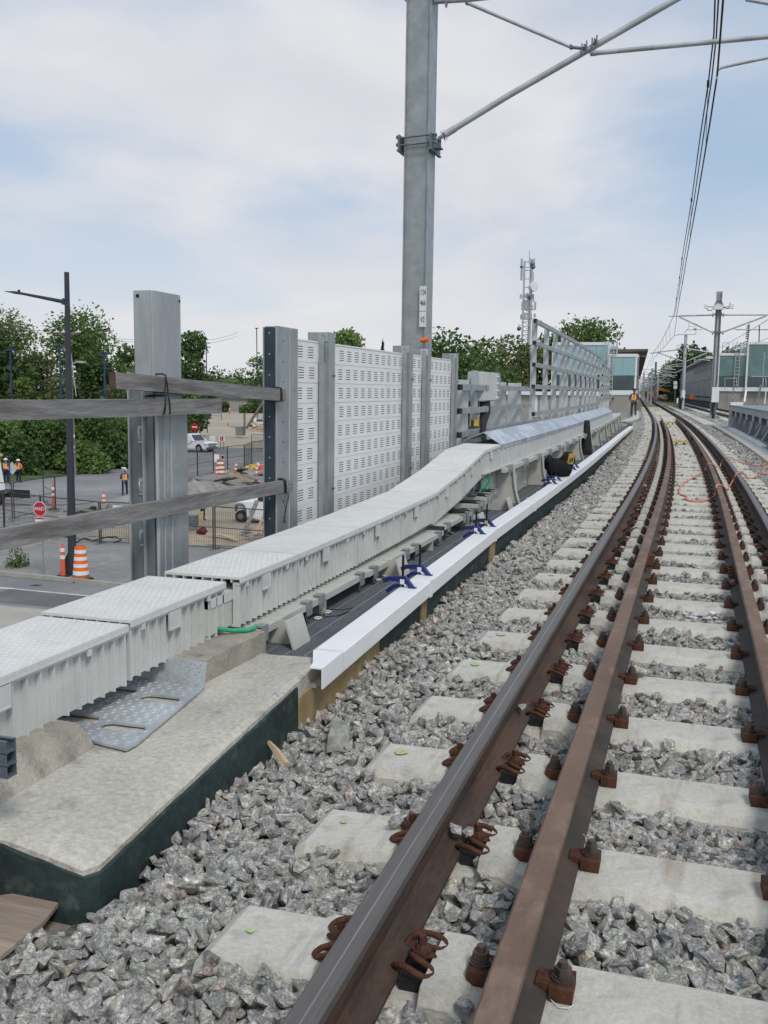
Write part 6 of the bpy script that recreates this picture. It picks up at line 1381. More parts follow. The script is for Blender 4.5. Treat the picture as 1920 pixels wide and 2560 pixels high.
for px, y0_, y1_ in ((348, 110, 200), (346, 210, 335), (440, 110, 200), (474, 110, 190), (462, 250, 340), (340, 480, 525), (378, 470, 520), (408, 470, 530), (466, 480, 545), (442, 480, 520), (356, 560, 640), (384, 550, 640), (408, 545, 650), (487, 560, 640), (452, 590, 640), (345, 690, 740), (378, 670, 745), (408, 680, 740), (444, 680, 745), (484, 680, 720)): ant(px, y0_, y1_)
mb = MB(); mb.tube([z7(430, 30), z7(430, 165)], .05, 5)
for a_, b_ in (((345, 200), (485, 200)), ((345, 500), (470, 500)), ((350, 640), (490, 640)), ((345, 735), (490, 735)), ((345, 595), (490, 550)), ((310, 800), (345, 800))): mb.tube([z7(*a_), z7(*b_)], .05, 5)
obj('antenna_mount', mb, M['galv_lt'], tw)
for p in ((348, 195, .22), (462, 165, .35), (470, 195, .3), (322, 835, .3), (430, 515, .25)):
    mb = MB(); blob(mb, tuple(z7(p[0], p[1])), (p[2],) * 3, 2, 8, 6, .1); obj('radio_unit', mb, M['galv_dk'], tw)
# ================================================================== TREES
def leaf_crown(mb, lobes, n, size, seed, thin=.0, flat=.0):
    r = np.random.default_rng(seed); w = np.array([l[3] * l[4] for l in lobes]); w = w / w.sum(); ks = r.choice(len(lobes), n, p=w)
    for k in ks:
        cx0, cy0, cz0, rx, rz = lobes[k]; d = r.normal(size=3); d /= np.linalg.norm(d); rad = r.uniform(.55, 1.06) if r.random() > .12 else r.uniform(1.0, 1.22)
        p = np.array([cx0 + d[0] * rx * rad, cy0 + d[1] * rx * rad, cz0 + d[2] * rz * rad])
        u = r.normal(size=3) + d * .3; u /= np.linalg.norm(u); v = np.cross(u, r.normal(size=3)); v /= np.linalg.norm(v); s_ = size * r.uniform(.45, 1.2)
        a, b = u * s_, v * s_ * .62
        mb.v += [tuple(p - a), tuple(p + b), tuple(p + a), tuple(p - b)]; q = len(mb.v) - 4; mb.f.append((q, q + 1, q + 2, q + 3)); mb.mi.append(0)
def make_tree(name, label, base, H_, W_, mt, n, size, seed, group=None, cat_='tree', lobes_n=16, trunk=.25, sparse=False, shape='round', low=.18):
    r = random.Random(seed); t = thing(name, label, cat_, base, group)
    mb = MB(); th = H_ * (.75 if shape != 'bush' else .3); tr_ = max(.08, H_ * .022); bend = [Vector((r.uniform(-.04, .04) * H_ * i / 4, r.uniform(-.04, .04) * H_ * i / 4, th * i / 4)) for i in range(5)]
    mb.tube(bend, [tr_, tr_ * .85, tr_ * .65, tr_ * .4, tr_ * .15], 7)
    for k in range(7):
        i = r.randint(1, 3); p = bend[i]; a = r.uniform(0, 6.28); L_2 = W_ * r.uniform(.25, .42); q = p + Vector((math.cos(a) * L_2, math.sin(a) * L_2, H_ * r.uniform(.08, .2))); mb.tube([p, p.lerp(q, .5) + Vector((0, 0, H_ * .02)), q], [tr_ * .4, tr_ * .25, tr_ * .08], 5)
    obj('trunk', mb, M['bark'], t, rel=True)
    lobes = []
    if shape == 'cone':
        for k in range(14):
            f = k / 13; lobes.append((r.uniform(-.08, .08) * W_ * (1 - f), r.uniform(-.08, .08) * W_ * (1 - f), H_ * (.12 + .86 * f), W_ * .5 * (1.02 - f), H_ * .05))
    else:
        for k in range(lobes_n):
            a = r.uniform(0, 6.28); f = r.random(); zz_ = H_ * (low + (1 - low - .14) * f); prof = math.sin(math.pi * (.16 + .78 * f)) ** .7
            rr = W_ * .5 * prof * r.uniform(.25, .78); s_ = W_ * r.uniform(.16, .29)
            lobes.append((math.cos(a) * rr, math.sin(a) * rr, zz_, s_, s_ * r.uniform(.6, .95)))
        lobes.append((0, 0, H_ * (low + 1) / 2, W_ * .28, H_ * (1 - low) * .36))
    mb = MB(); leaf_crown(mb, lobes, n, size, seed)
    o = obj('crown', mb, M[mt], t, rel=True)
    return t
def T(name, x, ytop, Y, wpx, label, mt='leaf', n=2600, size=.42, seed=None, zb=GZ, **k):
    p = aty(x, ytop, Y); H_ = p.z - zb; Wm = wpx * Y * 1.12 / 2430
    return make_tree(name, label, (p.x, Y, zb), H_ * 1.04, Wm * 1.15, mt, int(n * 1.6), size * .78, seed or int(x * 7 + ytop), **k)
TG = 'trees along the far side of the street'
T('tree', 12, 752, 92, 190, 'tall open crowned tree at the left edge of the photo', 'leaf_br', 4200, .27, group=TG, lobes_n=24)
T('tree', -30, 800, 84, 190, 'dense green tree cut off by the left edge, below the open crowned one', 'leaf_dk', 3000, .4, group=TG)
T('tree', 185, 782, 104, 215, 'large round dark tree directly behind the street lamp post', 'leaf', 7500, .32, group=TG, lobes_n=34, low=.1)
T('tree', 90, 880, 88, 170, 'brownish green tree between the left edge and the street lamp', 'leaf_br', 2800, .36, group=TG, low=.08)
T('tree', 55, 930, 82, 90, 'small bright yellow green tree left of the street lamp', 'leaf_lt', 2200, .30, group=TG, low=.1)
T('tree', 250, 890, 98, 130, 'dark green tree right of the street lamp, low behind the lamp head', 'leaf_dk', 2600, .4, group=TG, low=.05)
T('tree', 318, 848, 112, 90, 'small dark tree peeking out left of the tall steel post', 'leaf_dk', 1800, .42, group=TG, low=.05)
T('tree', 300, 930, 92, 120, 'olive tree low in front, left of the tall steel post', 'leaf_br', 2400, .36, group=TG, low=.02)
T('tree', 470, 828, 118, 120, 'dark rounded tree just right of the tall steel post', 'leaf_dk', 3200, .44, group=TG, low=.05)
T('tree', 432, 905, 108, 90, 'lower green tree behind the right side of the tall steel post', 'leaf', 2200, .42, group=TG, low=.02)
for i, (x, y, Y, w, lb) in enumerate(((545, 928, 262, 110, 'far low tree right of the dark rounded tree'), (600, 935, 270, 90, 'far low tree left of the conifer like tree'), (655, 876, 250, 75, 'spiky dark tree touching the drilled barrier post'), (575, 950, 255, 80, 'low far tree above the end of the grey timber'), (500, 935, 250, 90, 'low bushy tree between the post and the yard'))):
    T('tree', x, y, Y, w, lb, 'leaf_dk' if i != 3 else 'leaf', 1800, .6, group=TG, low=.02)
T('tree', 873, 812, 120, 105, 'rounded green tree rising over the noise barrier', 'leaf', 2400, .42, group='trees behind the noise barrier')
T('tree', 957, 852, 130, 24, 'tiny narrow conifer tip above the noise barrier', 'conifer', 900, .4, group='trees behind the noise barrier', shape='cone')
T('tree', 1110, 838, 100, 215, 'dark broad tree just right of the huge mast', 'leaf_dk', 5600, .38, group='trees behind the noise barrier', low=.05, lobes_n=26)
T('tree', 1212, 850, 125, 160, 'lighter green tree between the dark broad one and the tower', 'leaf', 4200, .42, group='trees behind the noise barrier', low=.05)
T('tree', 1300, 833, 108, 150, 'thin brown green tree at the foot of the telecom tower', 'leaf_br', 4200, .34, group='trees behind the noise barrier', low=.03, lobes_n=22)
T('tree', 1370, 818, 112, 70, 'purplish brown tree behind the tall galvanised fence', 'leaf_br', 1900, .34, group='trees behind the noise barrier', low=.03)
T('tree', 1240, 905, 96, 170, 'low dark thicket tree behind the electrical cabinet', 'leaf_dk', 2600, .42, group='trees behind the noise barrier', low=.02)
T('tree', 1470, 790, 108, 175, 'big green tree rising behind the teal glass station', 'leaf', 9000, .30, group='trees near the station', low=.1, lobes_n=34)
T('tree', 1400, 822, 112, 90, 'sparse grey green tree left of the big station tree', 'leaf_br', 1800, .34, group='trees near the station')
T('tree', 1550, 855, 104, 60, 'small green tree poking over the station roof by the ladder', 'leaf', 1600, .4, group='trees near the station')
for i, (x, y, Y, w, lb) in enumerate(((1745, 872, 170, 120, 'dark tree rising behind the grey hall, the tallest there'), (1690, 905, 215, 90, 'dark tree left of the tallest behind the grey hall'), (1660, 945, 260, 80, 'far dark tree nearest the vanishing point on the right'), (1830, 868, 165, 90, 'dark tree above the right end of the grey hall'), (1715, 915, 190, 90, 'dense green tree low beside the pale round mast'))):
    T('tree', x, y, Y, w, lb, 'leaf_dk', 2600, .62, group='trees behind the grey hall', zb=-2, low=.02)
BG = 'bushes along the far street edge'
for i, (x, y, Y, w, lb) in enumerate(((20, 1040, 66, 110, 'dark bush behind the two workers, at the left edge'), (95, 1030, 68, 120, 'wide dark bush left of the street lamp post'), (165, 1045, 68, 90, 'bush directly behind the street lamp post'), (235, 1040, 70, 120, 'bush right of the wooden utility pole'), (300, 1050, 74, 110, 'bush beside the tall steel post'),
                                      (60, 1100, 63, 90, 'low bush between the workers and the lamp post'), (215, 1110, 66, 110, 'low bush at the road edge right of the lamp'), (290, 1105, 71, 80, 'low bush at the road edge beside the steel post'), (345, 1060, 80, 80, 'bush half hidden by the tall steel post'))):
    T('bush', x, y, Y, w, lb, ('leaf', 'leaf_dk')[i % 2], 3400, .25, group=BG, cat_='bush', shape='bush', low=-.02)
T('bush', 40, 1372, 30.5, 70, 'small sprawling weed bush on the gravel left of the stop sign', 'leaf', 420, .07, cat_='bush', shape='bush', low=0)
for x, y, Y, w, lb in ((560, 1006, 240, 26, 'round bush in front of the far grey house'), (655, 985, 240, 40, 'dark bush right of the far grey house'), (620, 1014, 238, 36, 'low bush below the far grey house')): T('bush', x, y, Y, w, lb, 'leaf_dk', 900, .5, cat_='bush', shape='bush', low=0)
# distant belt of woods closing the horizon
mb = MB(); r = random.Random(9); vs = []
for i in range(180):
    a = math.radians(-75 + i * .8); R0 = 330 + 25 * math.sin(i * .3); vs.append((R0, a))
lob = []
for R0, a in vs:
    h = r.uniform(5, 9); lob.append((R0 * math.sin(a), R0 * math.cos(a), GZ + h * .45, r.uniform(5, 8), h * .55))
leaf_crown(mb, lob, 16000, 1.5, 4); obj('distant_woods', mb, M['leaf_dk'], kind='stuff')
# ================================================================== STREET LEVEL THINGS
def zf(x, y, z=GZ): return atz(x / 4.879, 1100 + y / 4.879, z)
def zfy(x, y, Y): return aty(x / 4.879, 1100 + y / 4.879, Y)
def zg(x, y, z=GZ): return atz(440 + x / 5.029, 980 + y / 5.029, z)
def zgy(x, y, Y): return aty(440 + x / 5.029, 980 + y / 5.029, Y)
def ze(x, y, Y): return aty(x / 4.879, 700 + y / 4.879, Y)
# street lamp
lb = Vector((-21.2, 29.9, GZ)); YLp = 29.9
t = thing('street_lamp', 'tall dark slate street lamp with a single arm reaching left', 'street lamp', tuple(lb))
top = ze(795, -95, YLp); bot = zfy(885, 1590, YLp)
mb = MB(); mb.tube([(bot.x, YLp, GZ), (bot.x, YLp, GZ + .35)], .17, 12); mb.tube([(bot.x, YLp, GZ + .3), (top.x + .06, YLp, top.z)], [.155, .085], 14); obj('pole', mb, M['lamp_post'], t)
a, b = ze(800, 270, YLp), ze(265, 165, YLp); mb = MB(); mb.tube([a, b], [.075, .045], 10); mb.cyl(a - Vector((.02, 0, .1)), a + Vector((.02, 0, .12)), .13, 12); obj('arm', mb, M['lamp_post'], t)
h0, h1 = ze(290, 168, YLp), ze(80, 140, YLp); mb = MB(); d = h1 - h0
for k, (f, w, th_) in enumerate(((0, .05, .05), (.12, .13, .09), (.35, .17, .10), (.6, .17, .06), (1, .12, .015))):
    p = h0 + d * f; mb.v += [tuple(p + Vector((0, -w, -th_ / 2))), tuple(p + Vector((0, w, -th_ / 2))), tuple(p + Vector((0, w, th_ / 2))), tuple(p + Vector((0, -w, th_ / 2)))]
for k in range(4):
    for j in range(4): mb.f.append((k * 4 + j, k * 4 + (j + 1) % 4, k * 4 + 4 + (j + 1) % 4, k * 4 + 4 + j)); mb.mi.append(0)
mb.f += [(3, 2, 1, 0), (16, 17, 18, 19)]; mb.mi += [0, 0]
p = h0 + d * .28; mb.cyl(p + Vector((0, 0, .04)), p + Vector((0, 0, .12)), .05, 8); obj('lamp_head', mb, M['lamp_post'], t)
mb = MB(); mb.box(bot.x - .2, bot.x - .12, YLp - .1, YLp + .08, GZ + 1.4, GZ + 1.75); obj('service_box', mb, M['black'], t)
# lower far arm sign on the same line (lamp behind)
t = thing('street_lamp', 'pale curved arm street lamp fixed to the wooden utility pole', 'street lamp', tuple(ze(860, 1050, 63.6)))
mb = MB(); mb.tube([ze(855, 1055, 63.6), ze(880, 1025, 63.6), ze(920, 1005, 63.6), ze(965, 998, 63.6)], .05, 8); obj('arm', mb, M['galv_lt'], t)
mb = MB(); a, b = ze(965, 998, 63.6), ze(1040, 1004, 63.6); mb.beam(a, b, .3, .13); obj('lamp_head', mb, M['galv_lt'], t)
up = thing('utility_pole', 'wooden utility pole with a cross arm, just right of the dark street lamp', 'utility pole', (-45.3, 63.8, GZ))
pt, pb = ze(838, 640, 63.84), zfy(903, 430, 63.84)
mb = MB(); mb.tube([(pb.x, 63.84, GZ), (pt.x, 63.84, pt.z + .3)], [.2, .13], 10); obj('pole', mb, M['wood_pole'], up)
mb = MB(); mb.beam(ze(680, 655, 63.8), ze(960, 652, 63.8), .12, .14); mb.tube([ze(735, 665, 63.7), ze(820, 715, 63.7)], .03, 5); mb.tube([ze(905, 660, 63.7), ze(835, 715, 63.7)], .03, 5); obj('cross_arm', mb, M['wood_pole'], up)
for x in (690, 775, 955): mb = MB(); p = ze(x, 640, 63.7); mb.cyl(p, p + Vector((0, 0, .22)), .05, 8); mb.cyl(p + Vector((-.18, 0, .02)), p + Vector((.2, 0, .05)), .06, 6); obj('insulator', mb, M['white'], up)
for (x0_, y0_, x1_, y1_) in ((880, 75, 907, 155), (885, -65, 912, -35)): mb = MB(); a, b = zfy(x0_, y1_, 63.5), zfy(x1_, y0_, 63.5); mb.box(a.x, b.x, 63.48, 63.52, a.z, b.z); obj('small_sign', mb, M['white_sign'], up)
mb = MB(); a = zfy(897, 115, 63.4); mb.tube([a + Vector((.11 * math.cos(q), 0, .11 * math.sin(q))) for q in [i * .5236 for i in range(13)]], .022, 5); obj('roundel', mb, M['text_black'], up)
mb = MB(); mb.tube([ze(845, 700, 63.8), ze(930, 1420, 62.0)], .02, 5); mb.tube([ze(845, 820, 63.8), ze(905, 1300, 62.4)], .012, 5); obj('guy_wire', mb, M['galv_lt'], up)
for iq, (p0_, p1__, rr, sg_) in enumerate((((-40, 570, 90), (790, 590, 64), .014, .3), ((-40, 592, 90), (790, 606, 64), .014, .3), ((960, 610, 64), (1640, 725, 90), .014, .2), ((960, 625, 64), (1640, 755, 90), .014, .2), ((1640, 725, 90), (2900, 640, 230), .03, 1), ((1640, 755, 90), (2900, 680, 230), .03, 1), ((-20, 1425, 60), (800, 1280, 63.6), .05, .25), ((840, 1285, 63.6), (1420, 1410, 60), .04, .2))):
    mb = MB(); mb.tube(cat(ze(*p0_), ze(*p1__), sg_, 8), rr, 4); tag(obj('power_line', mb, M['wire']), ('upper power line left of the wooden utility pole', 'lower power line left of the wooden utility pole', 'upper power line between the wooden pole and the steel post', 'lower power line between the wooden pole and the steel post', 'upper far power line right of the tall steel post', 'lower far power line right of the tall steel post', 'thick black cable sagging left from the wooden pole above the grey timber', 'black cable sagging right from the wooden pole above the grey timber')[iq], 'power line', 'power lines along the street')
# blue traffic masts in front of the trees
for i, (x, y0_, y1_, xx) in enumerate(((125, 860, 1290, 130), (728, 805, 1420, 745), (1268, 890, 1400, 1285), (2515, 770, 960, 2520), (3130, 590, 800, 3140))):
    Yt = (80, 80, 80, 132, 150)[i]
    lab = ('slim blue pole with a flat double head, by the trees at the left edge', 'slim blue pole with flat double head, just left of the dark street lamp', 'slim blue pole with a flat double head, between lamp and steel post', 'slim blue pole with a flat double head, right of the tall steel post', 'dark pole with a square floodlight against the sky right of the steel post')[i]
    t = thing('floodlight_pole', lab, 'pole', tuple(ze(xx, y1_, Yt)), 'blue floodlight poles'); a, b = ze(x, y0_, Yt), ze(xx, y1_, Yt)
    mt_ = 'blue_pole' if i < 4 else 'lamp_post'
    mb = MB(); mb.tube([(b.x, Yt, GZ), a], [.14 if i < 3 else .08, .08], 8); obj('pole', mb, M[mt_], t)
    mb = MB(); 
    for s_ in ((-1, 1) if i < 4 else (0,)): mb.obox(a + Vector((s_ * .32, 0, .02)), (.52 if i < 4 else .5, .4, .13), (0, .12 * s_, 0))
    obj('lamp_head', mb, M[mt_], t)
# stop sign: ARRET
def octo(r): return [(r * math.cos(math.pi / 8 + i * math.pi / 4), r * math.sin(math.pi / 8 + i * math.pi / 4)) for i in range(8)]
ss = thing('stop_sign', 'red octagonal ARRÊT stop sign on a grey post above a small all way plate', 'road sign', (-22.2, 29.37, GZ))
scx, scz = -22.175, -3.025; ysn = 29.2
mb = MB(); mb.cyl((-22.18, 29.3, GZ), (-22.18, 29.3, -2.85), .035, 8); obj('post', mb, M['galv'], ss)
mb = MB(); mb.prism_y([(scx + x, scz + z) for x, z in octo(.285)], ysn, ysn + .01); so = obj('sign_face', mb, M['white_sign'], ss)
mb = MB(); mb.prism_y([(scx + x, scz + z) for x, z in octo(.262)], ysn - .004, ysn - .001); obj('red_field', mb, M['red'], so)
text('ARRÊT', .17, (scx, ysn - .006, scz), (math.pi / 2, 0, 0), M['text_white'], so, sx=.92)
mb = MB(); mb.box(scx - .2, scx + .21, ysn, ysn + .01, -3.78, -3.33); pl_ = obj('sub_plate', mb, M['white_sign'], ss)
mb = MB(); mb.box(scx - .19, scx + .2, ysn - .004, ysn - .001, -3.40, -3.345)
for dx_ in (-.12, .12): mb.cyl((scx + dx_, ysn - .004, -3.53), (scx + dx_, ysn - .001, -3.53), .055, 8)
mb.box(scx - .19, scx - .06, ysn - .004, ysn - .001, -3.77, -3.65); mb.box(scx + .07, scx + .2, ysn - .004, ysn - .001, -3.77, -3.65); mb.prism_y([(scx - .045, -3.67), (scx - .02, -3.64), (scx + .025, -3.64), (scx + .05, -3.67), (scx + .025, -3.7), (scx - .02, -3.7)], ysn - .004, ysn - .001); obj('plate_marks', mb, M['red'], pl_)
for dx_ in (-.12, .12): text('1' if dx_ < 0 else '1', .07, (scx + dx_, ysn - .006, -3.53), (math.pi / 2, 0, 0), M['text_white'], pl_)
# drums and delineators
def drum(loc, s_, lab, dirt=False):
    t = thing('traffic_drum', lab, 'traffic drum', loc)
    R0 = .25 * s_; mb = MB(); mb.cyl((0, 0, .0), (0, 0, .09 * s_), R0 * 1.75, 8, R0 * 1.6); obj('rubber_base', mb, M['black'], t, rel=True)
    z = .09; hs_ = [(.14, 0), (.14, 1), (.12, 0), (.12, 1), (.12, 0), (.12, 1), (.12, 0), (.12, 1), (.10, 0)]
    r_ = R0 * 1.12
    for k, (h, w) in enumerate(hs_):
        r2_ = r_ * .965; mb = MB(); mb.cyl((0, 0, z * s_ + .002), (0, 0, (z + h) * s_), r_, 20, r2_); obj('reflective_band' if w else 'orange_band', mb, M['white'] if w else M['orange_d' if (dirt or k == 0) else 'orange'], t, rel=True); z += h; r_ = r2_ * (.975 if w else 1)
    mb = MB(); mb.cyl((0, 0, z * s_), (0, 0, (z + .05) * s_), r_ * .9, 14, r_ * .55); obj('drum_top', mb, M['orange_d'], t, rel=True); return t
drum((-20.45, 29.1, GZ), 1.04, 'bright orange and white striped traffic drum on a black base beside the lamp post')
p = zg(558, 1168); drum((p.x, p.y, GZ + .25), 1.28, 'dusty orange traffic drum standing on the broken asphalt beyond the fence', True)
def delin(loc, lab, s_=1, rot=0):
    t = thing('delineator_post', lab, 'traffic post', loc); t.rotation_euler = (0, rot, 0)
    mb = MB(); mb.cyl((0, 0, 0), (0, 0, .05), .24 * s_, 10, .2 * s_); obj('rubber_base', mb, M['black'], t, rel=True)
    mb = MB(); mb.cyl((0, 0, .04), (0, 0, .98 * s_), .085 * s_, 10, .07 * s_); mb.tube([(0, 0, .98 * s_), (-.04, 0, 1.03 * s_), (0, 0, 1.09 * s_), (.04, 0, 1.03 * s_), (0, 0, .98 * s_)], .018, 6); obj('tube', mb, M['salmon'], t, rel=True)
    for z in (.58, .82): mb = MB(); mb.cyl((0, 0, z * s_), (0, 0, (z + .12) * s_), .088 * s_ - .008 * z, 10); obj('reflective_band', mb, M['white'], t, rel=True)
    return t
G6 = 'orange delineator posts on the street'
for (x, y, f, lab, s_, rr) in ((770, 1665, zf, 'orange delineator post beside the dark sandbag foot of the street lamp', 1.12, 0), (658, 848, zf, 'orange delineator post on the road edge, left of the lamp beyond the fence', 1.35, 0), (1270, 905, zf, 'orange delineator post by the white notice on the fence, right of the lamp', 1.15, 0),
                          (515, 1178, zg, 'orange delineator post leaning against the dusty drum', 1.2, 0), (728, 1125, zg, 'tilted orange delineator post on the broken slabs right of the drum', 1.2, .18), (1005, 1178, zg, 'orange delineator post near the dark drilled barrier post', 1.2, .06), (655, 425, zg, 'small far orange delineator post in the sandy yard', 1.25, 0), (672, 276, zg, 'farthest orange delineator by the bushes of the yard', 1.6, 0)):
    p = f(x, y); o = delin((p.x, p.y, GZ + (.2 if f is zg and y > 1000 else 0)), lab, s_, rr); o['group'] = G6
# black plastic barrier foot at the lamp
t = thing('barrier_foot', 'black plastic barrier foot with handle hole leaning against the street lamp', 'barrier foot', tuple(zf(830, 1640)))
p = zf(830, 1640); mb = MB(); mb.prism_y([(p.x - .28, GZ), (p.x + .30, GZ), (p.x + .42, GZ + .45), (p.x + .35, GZ + .78), (p.x - .0, GZ + .80), (p.x - .15, GZ + .5)], p.y, p.y + .22); b_ = obj('foot_body', mb, M['black'], t)
mb = MB(); mb.prism_y([(p.x - .08, GZ + .12), (p.x + .02, GZ + .12), (p.x + .12, GZ + .45), (p.x + .04, GZ + .48)], p.y - .006, p.y + .0); mb.box(p.x + .1, p.x + .26, p.y - .006, p.y, GZ + .62, GZ + .7); obj('hand_hole', mb, M['lamp_post'], b_)
# temporary mesh fences
def mfence(pts, lab, h=1.85, mesh=True, extra=()):
    t = thing('mesh_fence', lab, 'fence', (pts[0][0], pts[0][1], GZ))
    for i, (a, b) in enumerate(zip(pts, pts[1:])):
        za, zb_ = GZ + (a[2] if len(a) > 2 else 0), GZ + (b[2] if len(b) > 2 else 0); A, B = Vector((a[0], a[1], za)), Vector((b[0], b[1], zb_)); d = (B - A); A2, B2 = A + d * .01, B - d * .01; L_2 = d.length
        mb = MB()
        for p in (A2, B2): mb.cyl(p + Vector((0, 0, .02)), p + Vector((0, 0, h)), .03, 6)
        for z in (.1, h * .52, h): mb.cyl(A2 + Vector((0, 0, z)), B2 + Vector((0, 0, z)), .018 if z != h else .024, 5)
        fr_ = obj('panel_frame', mb, M['fence_dk'], t)
        if mesh:
            mb = MB(); n = int(L_2 / .11)
            for k in range(1, n):
                p = A2.lerp(B2, k / n); mb.beam(p + Vector((0, 0, .1)), p + Vector((0, 0, h)), .007, .007, (0, 1, 0))
            for z in (.35, .75, 1.2, 1.5): mb.beam(A2 + Vector((0, 0, z)), B2 + Vector((0, 0, z)), .006, .006)
            obj('wire_mesh', mb, M['fence_dk'], fr_)
    for p in pts:
        mb = MB(); z = GZ + (p[2] if len(p) > 2 else 0); mb.box(p[0] - .08, p[0] + .08, p[1] - .35, p[1] + .35, z, z + .04); obj('fence_foot', mb, M['galv_dk'], t)
    return t
f1 = mfence([(-33.8, 36.6), (-31.1, 38.3), (-28.2, 37.2), (-24.55, 36.4), (-19.25, 36.9), (-15.5, 36.6)], 'near dark mesh fence on the apron behind the stop sign, crossing to the sandy ground')
f2 = mfence([(-40, 37.5), (-32.7, 41.0, .1), (-33.05, 44.9, .1), (-36.3, 48.2, .0)], 'dark mesh fence in the middle of the street behind the lamp', mesh=False)
f3 = mfence([(-35.0, 60.5, .2), (-35.15, 64.8, .2), (-35.5, 68.0, .2), (-36.0, 71.4, .2), (-35.8, 74.1, .2), (-37.0, 78.1, .2), (-37.7, 82.0, .2)], 'far dark mesh fence along the street beyond the broken asphalt', 1.9)
f4 = mfence([(-47, 99, .1), (-40, 98.5, .1), (-34, 98, .1), (-28, 97.5, .1)], 'low thin fence on the grass bank before the sandy yard', 1.6)
def notice(fr, x0, x1, z0_, z1_, Y, mt, name, lab, f=zfy):
    a, b = f(x0, z1_, Y), f(x1, z0_, Y); mb = MB(); mb.box(a.x, b.x, Y - .02, Y, a.z, b.z); return obj(name, mb, M[mt], fr)
notice(f1, 1380, 1520, 805, 872, 36.4, 'white_sign', 'notice_board', ''); notice(f1, 1108, 1178, 812, 852, 36.6, 'text_black', 'dark_notice', ''); notice(f1, 1530, 1600, 830, 845, 36.5, 'text_black', 'dark_notice', '')
notice(f3, 482, 545, 785, 880, 67.0, 'white_sign', 'notice_board', '', zgy); notice(f3, 568, 606, 795, 862, 67.0, 'white_sign', 'notice_board', '', zgy); notice(f3, 572, 602, 800, 838, 66.97, 'text_black', 'dark_notice', '', zgy)
# signs by the pickup
for (x0_, x1_, y0_, y1_, mt_, lab, nm) in ((428, 495, 552, 612, 'white_sign', 'white sign board with pale green print, partly behind the pickup bonnet', 'sign_board'), (543, 612, 555, 620, 'white_sign', 'white sign board with red lettering lines right of the pickup', 'sign_board')):
    t = thing(nm, lab, 'sign', tuple(zgy((x0_ + x1_) / 2, 700, 97))); a, b = zgy(x0_, y1_, 97), zgy(x1_, y0_, 97)
    mb = MB(); mb.box(a.x, b.x, 96.95, 97, a.z, b.z); o = obj('board', mb, M[mt_], t)
    mb = MB()
    for px_ in (.2, .8): x = a.x + (b.x - a.x) * px_; mb.box(x - .04, x + .04, 97.001, 97.06, GZ, a.z + .2)
    obj('post', mb, M['wood_pole'], t)
    if x0_ > 500:
        for k in range(3): mb = MB(); z = b.z - (b.z - a.z) * (.2 + .27 * k); mb.box(a.x + .3, b.x - .15, 96.94, 96.949, z - .09, z + .09); mb.box(a.x + .12, a.x + .24, 96.94, 96.949, z - .07, z + .07); obj('printed_line', mb, M['red'], o)
    else:
        mb = MB(); mb.box(a.x + .3, b.x - .3, 96.94, 96.949, a.z + .3, b.z - .3); obj('printed_line', mb, M['teal_mid'], o)
t = thing('no_entry_sign', 'round red no entry sign on a post behind the pickup cab', 'road sign', tuple(zgy(235, 530, 104))); p = zgy(238, 440, 104)
mb = MB(); mb.cyl((p.x, 104, GZ), (p.x, 104, p.z), .05, 6); mb.cyl((p.x - .25, 104, GZ), (p.x - .25, 104, p.z - .6), .04, 6); obj('post', mb, M['galv'], t)
mb = MB(); mb.cyl((p.x, 103.9, p.z), (p.x, 103.94, p.z), .48, 18); o = obj('sign_face', mb, M['red'], t); mb = MB(); mb.box(p.x - .33, p.x + .33, 103.88, 103.895, p.z - .08, p.z + .08); obj('white_bar', mb, M['white_sign'], o)
